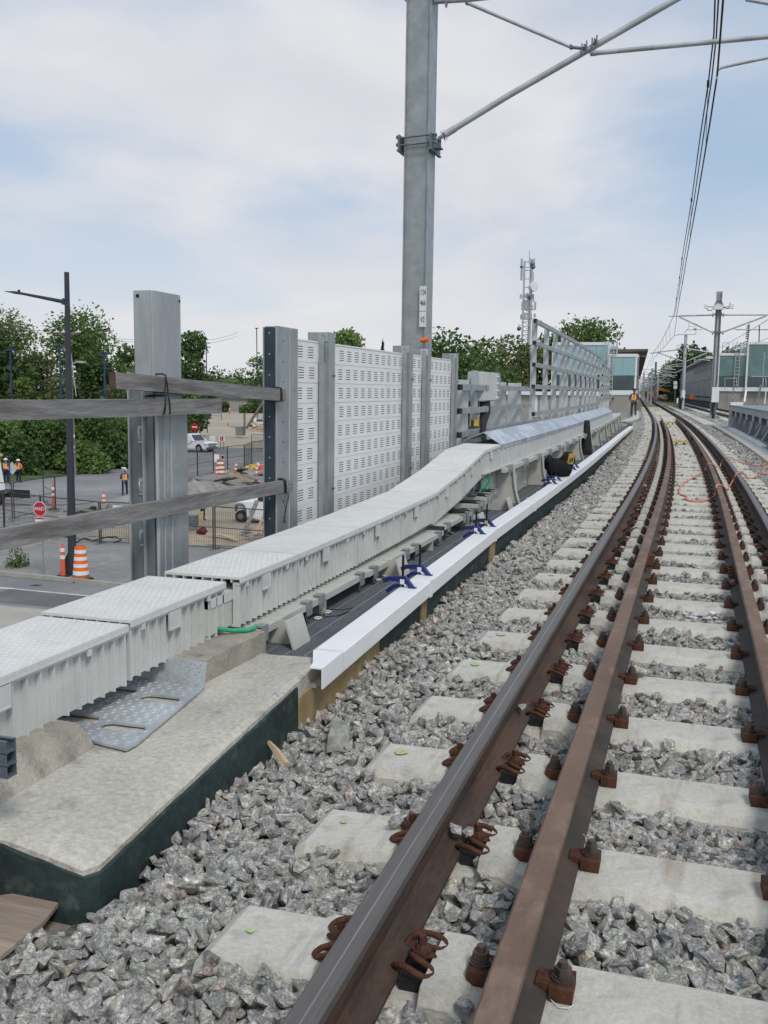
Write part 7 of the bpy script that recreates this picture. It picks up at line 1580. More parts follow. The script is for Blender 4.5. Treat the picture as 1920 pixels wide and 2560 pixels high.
# ---------------------------------------------------------------- vehicles
def wheel(t, x, y, r_=.40, w=.26, name='wheel'):
    mb = MB(); mb.cyl((x, y - w / 2, r_), (x, y + w / 2, r_), r_, 22); o = obj(name, mb, M['tyre'], t, rel=True)
    mb = MB(); mb.cyl((x, y - w / 2 - .012, r_), (x, y + w / 2 + .012, r_), r_ * .6, 14); obj('rim', mb, M['rim'], o, rel=True)
def quadp(mb, a, b, c_, d): mb.add([a, b, c_, d], [(0, 1, 2, 3)])
def pickup(loc, rz, label, name='pickup_truck', group=None):
    t = thing(name, label, 'pickup truck', loc, group); t.rotation_euler = (0, 0, rz)
    W = .98; mb = MB()    # length along X, front = +X
    mb.prism_y([(-2.9, .55), (-2.9, 1.05), (-2.88, 1.18), (-.98, 1.18), (-.96, 1.14), (1.15, 1.14), (2.55, 1.08), (2.85, .98), (2.92, .62), (2.85, .45), (2.35, .42), (2.3, .62), (2.05, .88), (1.7, .88), (1.42, .62), (1.38, .42), (-1.3, .42), (-1.35, .62), (-1.6, .88), (-1.95, .88), (-2.2, .62), (-2.25, .45)], -W, W)
    obj('body', mb, M['car_white'], t, rel=True)
    mb = MB(); cab = [(-.98, 1.14), (-.92, 1.80), (-.70, 1.90), (.35, 1.90), (.62, 1.80), (1.25, 1.16)]; n = len(cab)
    vs = [(x, -W + (.10 if z > 1.5 else .0), z) for x, z in cab] + [(x, W - (.10 if z > 1.5 else .0), z) for x, z in cab]
    mb.add(vs, [tuple(range(n)), tuple(range(n, 2 * n))[::-1]] + [(i + n, (i + 1) % n + n, (i + 1) % n, i) for i in range(n)]); obj('cab', mb, M['car_white'], t, rel=True)
    mb = MB(); quadp(mb, (1.22, -.82, 1.20), (1.22, .82, 1.20), (.68, .76, 1.79), (.68, -.76, 1.79)); o = obj('windscreen', mb, M['car_glass'], t, rel=True); o.location = (.02, 0, .012)
    for s_ in (-1, 1):
        for xa, xb, xc, xd in ((.10, 1.05, .58, .10), (-.85, .02, .02, -.80)):
            mb = MB(); yy = s_ * (W + .003); y2 = s_ * (W - .095 + .003); mb.add([(xa, yy - s_ * .02, 1.22), (xb, yy - s_ * .02, 1.22), (xc, y2, 1.76), (xd, y2, 1.76)], [(0, 1, 2, 3)]); obj('side_window', mb, M['car_glass'], t, rel=True)
        mb = MB(); mb.box(1.0, 1.12, s_ * W, s_ * (W + .2), 1.18, 1.36) if s_ > 0 else mb.box(1.0, 1.12, -W - .2, -W, 1.18, 1.36); obj('mirror', mb, M['car_white'], t, rel=True)
        for x in (.08, -.9): mb = MB(); mb.box(x - .008, x + .008, *sorted((s_ * W, s_ * (W + .004))), .5, 1.14); obj('door_gap', mb, M['galv_dk'], t, rel=True)
        mb = MB(); mb.box(.12, .3, *sorted((s_ * W, s_ * (W + .02))), 1.0, 1.05); obj('door_handle', mb, M['text_black'], t, rel=True)
        mb = MB(); mb.box(2.62, 2.90, *sorted((s_ * .62, s_ * (W + .004))), .74, .92); obj('headlight', mb, M['galv_lt'], t, rel=True)
        mb = MB(); mb.box(-2.905, -2.86, *sorted((s_ * .78, s_ * W)), .75, 1.05); obj('tail_light', mb, M['red'], t, rel=True)
        for x in (1.87, -1.78): wheel(t, x, s_ * (W - .12), .39)
    mb = MB(); mb.box(2.86, 2.93, -.6, .6, .62, .95); g = obj('grille', mb, M['galv_dk'], t, rel=True); mb = MB(); mb.box(2.925, 2.945, -.58, .58, .76, .81); mb.box(2.925, 2.945, -.58, .58, .68, .72); obj('grille_bar', mb, M['galv_lt'], g, rel=True)
    mb = MB(); mb.box(2.80, 2.97, -.9, .9, .42, .58); obj('bumper', mb, M['galv_dk'], t, rel=True); mb = MB(); mb.box(-2.98, -2.88, -.9, .9, .45, .62); obj('bumper', mb, M['galv_lt'], t, rel=True)
    mb = MB(); mb.box(-2.8, -1.05, -W + .08, W - .08, 1.181, 1.185); obj('load_bed', mb, M['galv_dk'], t, rel=True)
    mb = MB(); mb.cyl((.45, -W - .002, .85), (.45, -W - .006, .85), .07, 10); mb.box(.55, .75, -W - .006, -W - .002, .82, .86); obj('door_emblem', mb, M['galv_dk'], t, rel=True)
    return t
pp = zg(300, 745); fr = zg(520, 745); dv = Vector((fr.x - pp.x, fr.y - pp.y, 0))
pickup((-51.3, 93.2, GZ), math.radians(-12), 'white pickup truck parked at the yard entrance, seen from its front right')
p = atz(290, 1066, GZ); pickup((-70, 84.5 + 25, GZ + .0), math.radians(-15), 'white pickup truck mostly hidden behind the tall steel post')
def suv(loc, rz, label):
    t = thing('suv', label, 'car', loc); t.rotation_euler = (0, 0, rz); W = .92
    mb = MB(); mb.prism_y([(-2.3, .45), (-2.35, .95), (-2.2, 1.15), (1.3, 1.1), (2.2, .98), (2.35, .7), (2.3, .4), (1.85, .4), (1.6, .72), (1.2, .72), (.95, .4), (-.95, .4), (-1.2, .72), (-1.6, .72), (-1.85, .4)], -W, W); obj('body', mb, M['car_white'], t, rel=True)
    mb = MB(); cab = [(-2.22, 1.13), (-2.0, 1.62), (-1.5, 1.75), (.2, 1.75), (1.2, 1.12)]; n = 5
    vs = [(x, -W + (.14 if z > 1.5 else .02), z) for x, z in cab] + [(x, W - (.14 if z > 1.5 else .02), z) for x, z in cab]
    mb.add(vs, [tuple(range(n)), tuple(range(n, 2 * n))[::-1]] + [(i + n, (i + 1) % n + n, (i + 1) % n, i) for i in range(n)]); obj('cabin', mb, M['car_white'], t, rel=True)
    mb = MB(); mb.add([(-2.25, -.78, 1.17), (-2.25, .78, 1.17), (-2.04, .7, 1.6), (-2.04, -.7, 1.6)], [(0, 1, 2, 3)]); obj('rear_window', mb, M['car_glass'], t, rel=True)
    for s_ in (-1, 1):
        for xa, xb, xc, xd in ((-.4, .95, .3, -.4), (-1.7, -.5, -.5, -1.6)): mb = MB(); mb.add([(xa, s_ * (W - .025), 1.18), (xb, s_ * (W - .025), 1.18), (xc, s_ * (W - .125), 1.68), (xd, s_ * (W - .125), 1.68)], [(0, 1, 2, 3)]); obj('side_window', mb, M['car_glass'], t, rel=True)
        mb = MB(); mb.box(-2.36, -2.25, *sorted((s_ * .65, s_ * (W + .004))), .9, 1.1); obj('tail_light', mb, M['red'], t, rel=True)
        for x in (1.4, -1.4): wheel(t, x, s_ * (W - .1), .36, .22)
    mb = MB(); mb.box(-2.38, -2.3, -.85, .85, .42, .75); obj('bumper', mb, M['text_black'], t, rel=True); mb = MB(); mb.box(-2.37, -2.345, -.22, .22, .82, .94); obj('number_plate', mb, M['white'], t, rel=True); return t
p = zg(1000, 468); suv((p.x + 1.0, p.y + 1, GZ), math.radians(48), 'white car seen from behind in the sandy yard next to the leaning wooden prop')
# work truck partly hidden by the drilled post
p = zg(822, 1638); Yw = p.y
t = thing('work_truck', 'large white work truck partly hidden behind the dark drilled barrier post, big front wheel showing', 'truck', (p.x, Yw, GZ))
s_ = 1 / 5.029 / 46.5 * 1.0
def zw(x, y, d=0): return aty(440 + x / 5.029, 980 + y / 5.029, Yw + d)
mb = MB(); c0 = zw(822, 1562); R0 = zw(822, 1488).z - c0.z; mb.cyl((c0.x, Yw - .1, c0.z), (c0.x, Yw + .25, c0.z), R0, 24); wh = obj('wheel', mb, M['tyre'], t); mb = MB(); mb.cyl((c0.x, Yw - .13, c0.z), (c0.x, Yw - .05, c0.z), R0 * .5, 18); mb.cyl((c0.x, Yw - .2, c0.z), (c0.x, Yw - .13, c0.z), R0 * .18, 10); obj('rim', mb, M['rim'], wh)
mb = MB(); 
for k in range(8): a = k * .785; mb.cyl((c0.x + R0 * .33 * math.cos(a), Yw - .14, c0.z + R0 * .33 * math.sin(a)), (c0.x + R0 * .33 * math.cos(a), Yw - .128, c0.z + R0 * .33 * math.sin(a)), R0 * .07, 8)
obj('rim_hole', mb, M['text_black'], wh)
bod = [(760, 1400), (790, 1380), (860, 1385), (900, 1385), (1300, 1375), (1700, 1400), (1700, 1640), (1130, 1640), (900, 1590), (885, 1500), (862, 1450), (830, 1425), (780, 1430)]
mb = MB(); mb.prism_y([(zw(x, y).x, zw(x, y).z) for x, y in bod], Yw - .02, Yw + 2.2); obj('body', mb, M['car_white'], t)
ar = [(748, 1420), (790, 1395), (840, 1400), (870, 1430), (895, 1500), (878, 1500), (850, 1440), (800, 1425), (765, 1440), (760, 1500), (748, 1490)]
mb = MB(); mb.prism_y([(zw(x, y).x, zw(x, y).z) for x, y in ar], Yw - .12, Yw + .1); obj('wheel_arch', mb, M['galv_dk'], t)
mb = MB(); mb.prism_y([(zw(x, y).x, zw(x, y).z) for x, y in ((1000, 1380), (1040, 1290), (1300, 1270), (1700, 1270), (1700, 1395), (1300, 1376))], Yw + .1, Yw + 2.0); obj('cab', mb, M['car_glass'], t)
mb = MB(); a, b = zw(905, 1600), zw(1700, 1650); mb.box(a.x, b.x, Yw + .05, Yw + 2, GZ + .45, a.z); obj('chassis', mb, M['text_black'], t)
mb = MB(); a = zw(880, 1590); mb.beam(zw(900, 1575, -.05), zw(1080, 1620, -.05), .3, .05); obj('step', mb, M['galv_dk'], t)
mb = MB(); mb.box(zw(918, 0).x, zw(925, 0).x, Yw - .035, Yw - .021, zw(0, 1465).z, zw(0, 1430).z); obj('door_mark', mb, M['galv_dk'], t)
# box truck corner at the left edge
t = thing('box_truck', 'white box truck corner with dark underside, cut off by the left edge', 'truck', tuple(zf(20, 680))); Yb = 46.0
pq = [zfy(x, y, Yb) for x, y in ((-260, 170), (-5, 215), (62, 590), (60, 605), (-260, 650))]; mb = MB(); mb.add([tuple(v) for v in pq] + [tuple(v + Vector((-2.6, 1.6, 0))) for v in pq], [(0, 1, 2, 3, 4), (9, 8, 7, 6, 5)] + [(i + 5, (i + 1) % 5 + 5, (i + 1) % 5, i) for i in range(5)]); obj('body', mb, M['car_white'], t)
mb = MB(); mb.prism_y([(zfy(x, y, Yb).x, zfy(x, y, Yb).z) for x, y in ((-260, 655), (82, 612), (84, 645), (20, 668), (-260, 720))], Yb + .02, Yb + .3); obj('underside', mb, M['galv_dk'], t)
mb = MB(); p = zfy(-60, 720, Yb); mb.cyl((p.x, Yb, GZ + .48), (p.x, Yb + .3, GZ + .48), .48, 18); mb.box(p.x - 3, p.x + 2.0, Yb + .3, Yb + .5, GZ + .45, GZ + .9); obj('wheel', mb, M['tyre'], t)
mb = MB(); q = zfy(-30, 195, Yb); r__ = zfy(12, 182, Yb); mb.tube([q, r__], .05, 6); mb.obox(r__, (.12, .15, .15)); obj('roof_mirror', mb, M['lumber'], t)
# excavator far down the line
ex = thing('excavator', 'small orange excavator with a long bent arm, far beside the tracks', 'excavator', P(2.6, 175, 0)); Ye = 175
def z4(x, y, Y=Ye): return aty(1500 + x / 6.9125, 900 + y / 6.9125, Y)
mb = MB(); pl = [(940, 560), (985, 510), (1040, 500), (1130, 530), (1170, 525), (1250, 575)]
for i, (a, b) in enumerate(zip(pl, pl[1:])): mb.beam(z4(*a), z4(*b), .3, (.5, .5, .45, .4, .3)[i])
obj('boom', mb, M['excav'], ex); mb = MB(); mb.beam(z4(1250, 575), z4(1255, 640), .3, .3); mb.obox(z4(1258, 650), (.9, .6, .5)); obj('bucket', mb, M['galv_dk'], ex)
mb = MB(); a, b = z4(840, 640), z4(945, 550); mb.box(a.x, b.x, Ye - 1, Ye + 1, a.z, b.z); obj('cab', mb, M['excav'], ex); mb = MB(); a, b = z4(815, 660), z4(870, 590); mb.box(a.x, b.x, Ye - 1.6, Ye - 1.2, a.z, b.z); obj('side_panel', mb, M['red'], ex)
mb = MB(); a, b = z4(830, 668), z4(960, 640); mb.box(a.x, b.x, Ye - 1.2, Ye + 1.2, -.05, b.z); obj('crawler_track', mb, M['tyre'], ex)
mb = MB(); r = random.Random(6)
for k in range(26): p = z4(r.uniform(950, 1180), r.uniform(625, 668), 168); mb.obox((p.x, 168 + r.uniform(-3, 3), max(.0, p.z - .1)), (r.uniform(.2, .6),) * 3, (r.uniform(0, 3), r.uniform(0, 3), r.uniform(0, 3)))
obj('rubble_heap', mb, M['dirt'], kind='stuff')
# platform-side far clutter near the vanishing point
mb = MB()
for k in range(60):
    y = r.uniform(120, 260); l = r.choice((-1.9, 2.1, -2.6, 3.0)); x, yy, _ = P(l, y, 0); z = r.uniform(3, 5.5); mb.tube([(x, yy, z), (x + r.uniform(-2.2, 2.2), yy, z + r.uniform(-.4, .4))], .05, 4)
obj('far_overhead_fittings', mb, M['galv_lt'], kind='stuff')
# yellow frames left of the sign post
for i, (x, y, lab) in enumerate(((500, 240, 'left of two low yellow frames in the gravel before the sign post'), (600, 250, 'right one of two low yellow frames in the gravel beside the sign post'))):
    p = zz1(x, y, .0); t = thing('yellow_frame', lab, 'frame', (p.x, p.y, 0), 'low yellow frames by the sign post'); mb = MB()
    for k in (-.5, .5): mb.box(p.x - .6, p.x + .6, p.y + k * 4 - .12, p.y + k * 4 + .12, .02, .12)
    obj('bar', mb, M['yellow'], t)
# timber things on the sand
def beamt(name, a, b, w, h, mt, lab): mb = MB(); mb.beam(a, b, w, h); tag(obj(name, mb, M[mt]), lab, 'timber')
up_ = Vector((0, 0, .06))
beamt('timber_prop', zgy(862, 1755, 41.5), zgy(1020, 1365, 42.5), .22, .06, 'wood', 'grey timber prop leaning in front of the white work truck')
beamt('timber_prop', zgy(995, 1790, 40.8), zgy(1180, 1370, 41.6), .13, .05, 'lumber', 'pale new timber prop leaning beside the grey one, at the truck')
beamt('timber_prop', zgy(1058, 1782, 41.2), zgy(1160, 1500, 41.8), .12, .05, 'lumber', 'second pale timber prop, shorter, nearest the dark drilled post')
for i, (a, b, mt_, lab) in enumerate((((385, 1828), (750, 1858), 'lumber', 'long pale plank lying on the sand mound'), ((510, 1828), (765, 1892), 'lumber', 'pale plank crossing over another on the sand mound'), ((825, 1812), (945, 1765), 'wood', 'greyish plank lying on the sand left of the props'), ((850, 1850), (970, 1870), 'wood', 'dark plank lying flat near the brown frame'), ((985, 1850), (1130, 1835), 'wood', 'brown plank edge just above the white trough lid'))):
    beamt('loose_plank', zg(*a) + up_ * 3, zg(*b) + up_ * 2, .16, .05, mt_, lab)
t = thing('timber_formwork', 'boxy timber formwork with a pale front panel beside the tall steel post', 'formwork', tuple(zg(190, 1800)))
Yf = 41.5; a, b = zgy(135, 1690, Yf), zgy(218, 1560, Yf); mb = MB(); mb.box(a.x - .8, b.x, Yf, Yf + .5, a.z, b.z); obj('dark_panel', mb, M['galv_dk'], t)
a, b = zgy(218, 1690, Yf), zgy(280, 1535, Yf); mb = MB(); mb.prism_y([(a.x, b.z), (b.x, b.z + .1), (b.x - .04, a.z + .2), (a.x + .15, a.z), (a.x, a.z + .1)], Yf + .5, Yf + .55); obj('pale_panel', mb, M['lumber'], t)
a, b = zgy(135, 1790, Yf), zgy(230, 1695, Yf); mb = MB(); mb.box(a.x - .8, b.x, Yf - .2, Yf + .3, GZ, b.z); obj('base_block', mb, M['wood'], t)
p = zg(335, 1790); mb = MB(); blob(mb, (p.x, p.y, GZ + .15), (.24, .2, .16), 5, 12, 8, .25, GZ); tag(obj('red_bag', mb, M['maroon']), 'small dark red bag lying on the sand', 'bag')
t = thing('pole_brace', 'wooden pole with a long leaning brace and a grey cabinet in the sandy yard', 'utility pole', tuple(zg(860, 560))); Yp = 122
mb = MB(); a, b = zgy(862, 262, Yp), zgy(862, 545, Yp); mb.cyl(b, a, .15, 8); obj('pole', mb, M['wood_pole'], t); mb = MB(); mb.tube([zgy(885, 455, Yp), zgy(1110, 105, Yp)], .19, 8); obj('brace', mb, M['wood_pole'], t)
mb = MB(); a, b = zgy(790, 545, Yp), zgy(850, 432, Yp); mb.box(a.x, b.x, Yp - 1, Yp + .2, a.z, b.z); obj('cabinet', mb, M['galv'], t)
mb = MB(); mb.box(zgy(852, 0, Yp).x, zgy(960, 0, Yp).x, Yp - 2, Yp - 1.2, GZ, zgy(0, 545, Yp).z); obj('concrete_foot', mb, M['plat_conc'], t)
for i, (x, y, w, h, lab) in enumerate(((690, 445, 38, 22, 'left grey concrete block in the sandy yard'), (712, 458, 40, 14, 'right grey concrete block in the sandy yard'))):
    p = zg(x, y); sc = (p.y * .97) / 2430 / 5.029 * 1.06; mb = MB(); mb.box(p.x - w / 2 * sc, p.x + w / 2 * sc, p.y, p.y + 1, GZ, GZ + h * 1.3 * sc); tag(obj('concrete_block', mb, M['conc_lt']), lab, 'block')
mb = MB(); r = random.Random(1)
for k in range(30): p = zg(1060 + r.uniform(-70, 110), 480 + r.uniform(-30, 25)); mb.obox((p.x, p.y + r.uniform(-2, 2), GZ + r.uniform(.2, 1.6)), (r.uniform(1.2, 3.5), .12, .12), (r.uniform(-.4, .4), r.uniform(-.5, .5), r.uniform(0, 3)))
obj('scrap_wood_pile', mb, M['lumber'], kind='stuff')
t = thing('pipe_fitting', 'yellow hydrant like fittings lying on the dirt beside the drilled post', 'fittings', tuple(zg(980, 1035)))
for k, (x, y, mt_) in enumerate(((945, 1035, 'yellow'), (985, 1030, 'yellow'), (1030, 1015, 'white'), (1075, 1035, 'salmon'))):
    p = zg(x, y); mb = MB(); mb.tube([(p.x - .5, p.y, GZ + .5), (p.x + .5, p.y + .3, GZ + .55)], .16, 8); mb.cyl((p.x, p.y, GZ + .3), (p.x, p.y, GZ + .8), .14, 8); obj('fitting', mb, M[mt_], t)
# far grey house and yard clutter
t = thing('house', 'far grey house with a small blue window behind the yard bushes', 'house', tuple(zg(850, 270))); Yh = 250
a, b = zgy(690, 255, Yh), zgy(1000, 90, Yh); mb = MB(); mb.box(a.x - 4, b.x, Yh, Yh + 12, GZ, b.z); obj('wall', mb, M['plat_conc'], t)
mb = MB(); mb.prism_y([(a.x - 5, b.z), ((a.x + b.x) / 2, b.z + 3), (b.x + 1, b.z)], Yh - .5, Yh + 12); obj('roof', mb, M['galv_dk'], t)
a, b = zgy(860, 195, Yh), zgy(890, 145, Yh); mb = MB(); mb.box(a.x, b.x, Yh - .1, Yh - .01, a.z, b.z); w_ = obj('window', mb, M['blue_pole'], t); mb = MB(); mb.box(a.x + .8, b.x - .8, Yh - .12, Yh - .101, a.z + 1.2, b.z - 1.2); obj('pane', mb, M['white'], w_)
p = zg(225, 268); mb = MB(); mb.box(p.x - 3, p.x + 3, p.y, p.y + 1, GZ + .4, GZ + 1.6); tag(obj('orange_barrier', mb, M['orange']), 'orange barrier panel just under the grey timber, at the yard far edge', 'barrier')
mb = MB(); p = zg(405, 355); 
for dx_ in (-3, 3): mb.box(p.x + dx_ - .06, p.x + dx_ + .06, p.y, p.y + .1, GZ, GZ + 5.2)
mb.box(p.x - 3, p.x + 3, p.y, p.y + .1, GZ + 5.1, GZ + 5.2); mb.box(p.x - 3, p.x + 3, p.y, p.y + .1, GZ + .9, GZ + 1.0); tag(obj('metal_frame', mb, M['galv_dk']), 'thin square metal frame standing at the back of the yard', 'frame')
p = zg(220, 335); mb = MB(); blob(mb, (p.x, p.y, GZ + .6), (4, 1.5, 1.1), 9, 14, 8, .25, GZ); tag(obj('tarpaulin', mb, M['galv_dk']), 'low dark tarpaulin heap in the yard under the grey timber', 'tarpaulin')
# yellow machine parts seen between the low fence posts
for i, (x, y, w, h, lab) in enumerate(((1185, 1052, 22, 26, 'yellow machine glimpsed between the short fence and the electrical cabinet'), (1144, 1108, 10, 24, 'yellow machine part glimpsed beside the end of the noise barrier'))):
    Yq = 34; a, b = aty(x - w / 2, y + h / 2, Yq), aty(x + w / 2, y - h / 2, Yq); t = thing('machine', lab, 'machine', tuple(a)); mb = MB(); mb.box(a.x, b.x, Yq, Yq + .6, a.z, b.z); obj('panel', mb, M['yellow'], t); mb = MB(); mb.box(a.x + .05, a.x + .15, Yq - .02, Yq, a.z, b.z - .1); obj('louvre', mb, M['text_black'], t); mb = MB(); mb.box(a.x - .2, b.x + .2, Yq + .1, Yq + .5, GZ, a.z); obj('undercarriage', mb, M['galv_dk'], t)
# paper scrap on the road
p = zf(430, 1780); mb = MB(); mb.add([(p.x - .25, p.y - .05, GZ + .03), (p.x + .1, p.y - .08, GZ + .09), (p.x + .27, p.y + .1, GZ + .05), (p.x - .05, p.y + .12, GZ + .03)], [(0, 1, 2, 3)]); tag(obj('litter', mb, M['white']), 'crumpled white scrap of litter on the road near the kerb', 'litter')
# ================================================================== PEOPLE
def skin_body(name, verts, edges, radii, mt, parent, root=0):
    me = bpy.data.meshes.new(name); me.from_pydata(verts, edges, []); me.materials.append(mt)
    o = bpy.data.objects.new(name, me); COL.objects.link(o); o.parent = parent
    md = o.modifiers.new('skin', 'SKIN'); md.use_smooth_shade = True
    if not me.skin_vertices: me.attributes.new
    bpy.context.view_layer.update()
    sv = me.skin_vertices[0].data
    for i, r_ in enumerate(radii): sv[i].radius = (r_ if isinstance(r_, tuple) else (r_, r_)); sv[i].use_root = (i == root)
    o.modifiers.new('sub', 'SUBSURF').levels = 1; o.modifiers['sub'].render_levels = 1
    return o
def person(loc, H, rz, label, vest='hivis', trous='navy', helmet='white', arms='down', vestc=True, hair=False):
    k = H / 1.75; t = thing('person', label, 'person', loc); t.rotation_euler = (0, 0, rz)
    V = lambda x, y, z: (x * k, y * k, z * k)      # faces -Y
    if arms == 'front': el, er, hl, hr = V(.26, -.05, 1.12), V(-.26, -.05, 1.12), V(.08, -.28, 1.16), V(-.08, -.28, 1.12)
    elif arms == 'clasp': el, er, hl, hr = V(.29, .04, 1.14), V(-.29, .02, 1.14), V(.2, -.2, 1.12), V(-.2, -.2, 1.08)
    else: el, er, hl, hr = V(.27, .02, 1.13), V(-.27, .02, 1.13), V(.29, -.06, .88), V(-.29, -.06, .88)
    vs = [V(0, 0, .98), V(0, .0, 1.18), V(0, 0, 1.38), V(0, 0, 1.48), V(0, -.01, 1.60), V(0, -.01, 1.70), V(.19, 0, 1.41), el, hl, V(-.19, 0, 1.41), er, hr, V(.10, 0, .90), V(.12, -.02, .50), V(.13, .02, .08), V(.14, -.14, .04), V(-.10, 0, .90), V(-.12, -.02, .50), V(-.13, .02, .08), V(-.14, -.14, .04)]
    es = [(0, 1), (1, 2), (2, 3), (3, 4), (4, 5), (2, 6), (6, 7), (7, 8), (2, 9), (9, 10), (10, 11), (0, 12), (12, 13), (13, 14), (14, 15), (0, 16), (16, 17), (17, 18), (18, 19)]
    rd = [.125, .12, .13, .055, .095, .075, .07, .045, .035, .07, .045, .035, .085, .06, .045, .035, .085, .06, .045, .035]; rd = [r_ * k for r_ in rd]
    skin_body('body', vs, es, rd, M['skin'], t)
    skin_body('trousers', [vs[i] for i in (0, 12, 13, 14, 16, 17, 18)], [(0, 1), (1, 2), (2, 3), (0, 4), (4, 5), (5, 6)], [r_ * k for r_ in (.145, .10, .08, .068, .10, .08, .068)], M[trous], t)
    skin_body('sleeves', [vs[2], vs[6], vs[7], tuple(Vector(vs[7]).lerp(Vector(vs[8]), .8)), vs[9], vs[10], tuple(Vector(vs[10]).lerp(Vector(vs[11]), .8))], [(0, 1), (1, 2), (2, 3), (0, 4), (4, 5), (5, 6)], [r_ * k for r_ in (.12, .078, .06, .05, .078, .06, .05)], M['greycloth'] if vestc else M[vest], t)
    v_ = skin_body('vest', [V(0, 0, .96), V(0, 0, 1.12), V(0, 0, 1.28), V(0, 0, 1.40), V(.12, 0, 1.42), V(-.12, 0, 1.42)], [(0, 1), (1, 2), (2, 3), (3, 4), (3, 5)], [(.18 * k, .145 * k), (.165 * k, .14 * k), (.18 * k, .15 * k), (.165 * k, .13 * k), .085 * k, .085 * k], M[vest], t)
    mb = MB()
    for z, w in ((1.10, .178),): mb.cyl(V(0, 0, z - .02), V(0, 0, z + .02), w * k, 16)
    for s_ in (-1, 1):
        for yy in (-.152, .145): mb.beam(V(s_ * .085, yy, 1.10), V(s_ * .10, yy * .85, 1.46), .04 * k, .012 * k, (0, 1, 0))
    o = obj('reflective_band', mb, M['hivis_y'], t, rel=True)
    mb = MB(); blob(mb, V(0, 0, 1.70), (.13 * k, .15 * k, .11 * k), 3, 14, 10, 0, 1.68 * k); mb.cyl(V(0, -.02, 1.675), V(0, -.02, 1.69), .165 * k, 14); obj('hard_hat', mb, M[helmet], t, rel=True)
    for s_ in (-1, 1):
        mb = MB(); blob(mb, V(s_ * .135, -.07, .05), (.05 * k, .13 * k, .055 * k), 3, 10, 8, 0, 0); obj('boot', mb, M['text_black'], t, rel=True)
    mb = MB(); 
    for s_ in (-1, 1): mb.cyl(V(s_ * .032, -.112, 1.625), V(s_ * .032, -.106, 1.625), .010 * k, 6)
    mb.box(-.02 * k, .02 * k, -.11 * k, -.104 * k, 1.555 * k, 1.565 * k); obj('eyes_and_mouth', mb, M['text_black'], t, rel=True)
    mb = MB(); mb.add([V(-.014, -.105, 1.585), V(.014, -.105, 1.585), V(0, -.135, 1.59), V(0, -.105, 1.625)], [(0, 1, 2), (0, 2, 3), (1, 3, 2)]); obj('nose', mb, M['skin'], t, rel=True)
    for s_, hp in ((1, hl), (-1, hr)):
        mb = MB(); h0 = Vector(hp); blob(mb, tuple(h0), (.035 * k, .03 * k, .045 * k), 2, 8, 6, 0)
        dn = Vector((0, -.3, -1)).normalized() if arms == 'down' else Vector((-s_ * .6, -.7, -.1)).normalized()
        for q in range(4): st_ = h0 + Vector(((q - 1.5) * .017 * k, 0, 0)) if arms == 'down' else h0 + Vector((0, 0, (q - 1.5) * .017 * k)); mb.tube([st_, st_ + dn * .05 * k, st_ + dn * (.085 - .006 * abs(q - 1)) * k + Vector((-s_ * .01, -.01, 0)) * k], [.009 * k, .008 * k, .006 * k], 5)
        mb.tube([h0, h0 + (dn + Vector((-s_ * .9, -.2, .1))).normalized() * .055 * k], [.010 * k, .007 * k], 5); obj('hand', mb, M['greycloth' if vestc else 'skin'], t, rel=True)
    if hair: mb = MB(); blob(mb, V(0, .12, 1.45), (.075 * k, .06 * k, .19 * k), 4, 10, 8, .08); obj('hair', mb, M['bark'], t, rel=True)
    return t
P_ = Vector(P(-1.72, 62, -.10)); person(P_, 1.68, math.radians(-4), 'worker in orange vest and dark helmet standing on the cream path beside the track', trous='greycloth', helmet='text_black', arms='clasp')
p = zf(1525, 678); w1 = person((p.x, p.y, GZ), 1.68, math.radians(215), 'worker in orange vest and white hard hat seen from behind in the street', arms='front')
p = zf(78, 525); person((p.x, p.y, GZ), 1.70, math.radians(190), 'worker in orange vest holding up a pale diamond sign, at the left edge', arms='front')
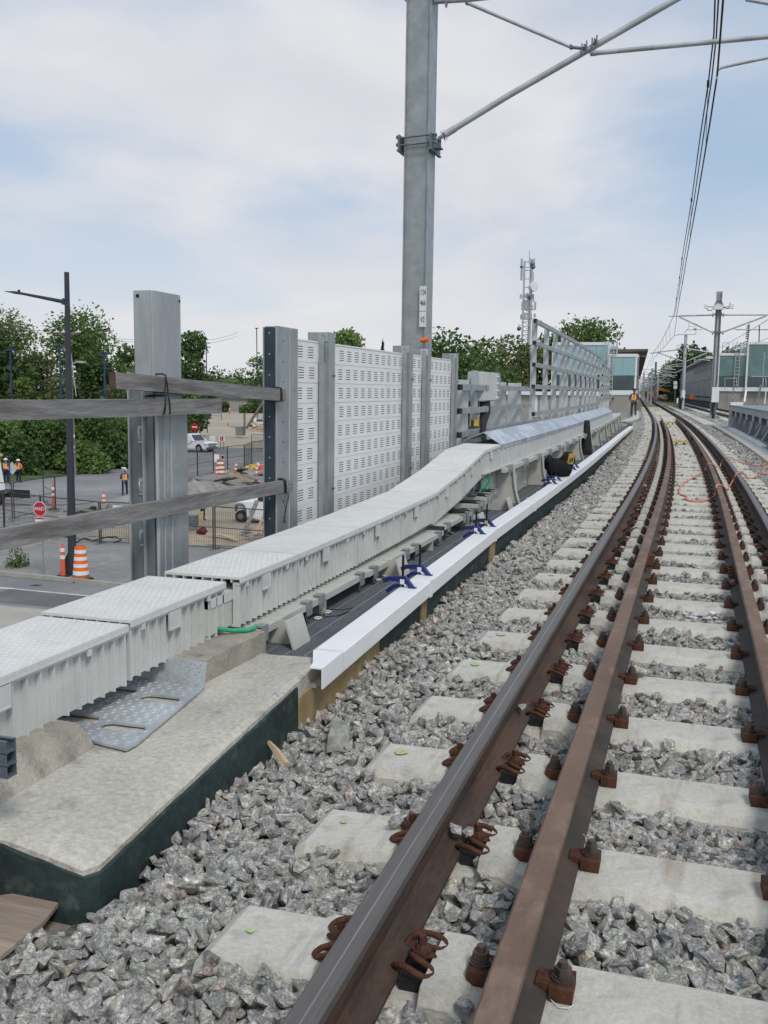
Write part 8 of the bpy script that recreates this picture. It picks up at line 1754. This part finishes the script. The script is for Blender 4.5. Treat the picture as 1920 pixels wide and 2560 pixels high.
p2_ = zf(230, 520); person((p2_.x, p2_.y, GZ), 1.62, math.radians(185), 'long haired worker in orange vest and white hard hat, right of the sign holder', arms='front', hair=True, vestc=False)
t = thing('hand_sign', 'pale diamond shaped hand held traffic sign seen from the back at the left edge', 'sign', (p.x + .5, p.y - .6, GZ)); q = zfy(128, 345, p.y - .6)
mb = MB(); s_ = .47; mb.prism_y([(q.x - .28, q.z), (q.x + .15, q.z + s_), (q.x + s_ + .1, q.z), (q.x + .15, q.z - s_)], p.y - .62, p.y - .60); obj('sign_face', mb, M['sign_back'], t)
mb = MB(); mb.cyl((q.x - .05, p.y - .65, GZ), (q.x - .05, p.y - .65, q.z + .6), .045, 6); obj('pole', mb, M['blue_pole'], t)
# survey staff of the worker in the road
p = zf(1500, 640); t = thing('survey_rod', 'thin survey rod with a white disc held by the worker in the street', 'survey rod', (p.x, p.y, GZ)); q = zfy(1508, 345, 53.0); mb = MB(); mb.cyl((q.x, 53.0, GZ + .02), (q.x, 53.0, q.z), .018, 6); obj('rod', mb, M['galv_lt'], t); mb = MB(); mb.cyl((q.x, 53.0, q.z), (q.x, 53.0, q.z + .06), .15, 12); obj('disc', mb, M['white'], t)
# thin black pole right of that worker
p = zf(1593, 672); mb = MB(); mb.cyl((p.x, p.y, GZ), (p.x, p.y, zfy(1585, 180, p.y).z), .04, 6); tag(obj('thin_pole', mb, M['text_black']), 'thin black pole beside the left edge of the tall steel post', 'pole')
# second person by the formwork
p = zg(300, 1622); person((p.x, p.y + .3, GZ), 1.34, math.radians(160), 'worker in dark trousers standing behind the lowest timber beside the formwork', arms='down')
# shiny loops / rebar on the apron
mb = MB(); mb.tube([zf(930, 1250, GZ + .05), zf(1030, 1195, GZ + .2), zf(1130, 1230, GZ + .05), zf(1300, 1185, GZ + .3), zf(1420, 1180, GZ + .25), zf(1480, 1220, GZ + .05), zf(1390, 1250, GZ + .05)], .03, 6); tag(obj('cable_coil', mb, M['wire']), 'dark cable loops lying along the foot of the near mesh fence', 'cable')
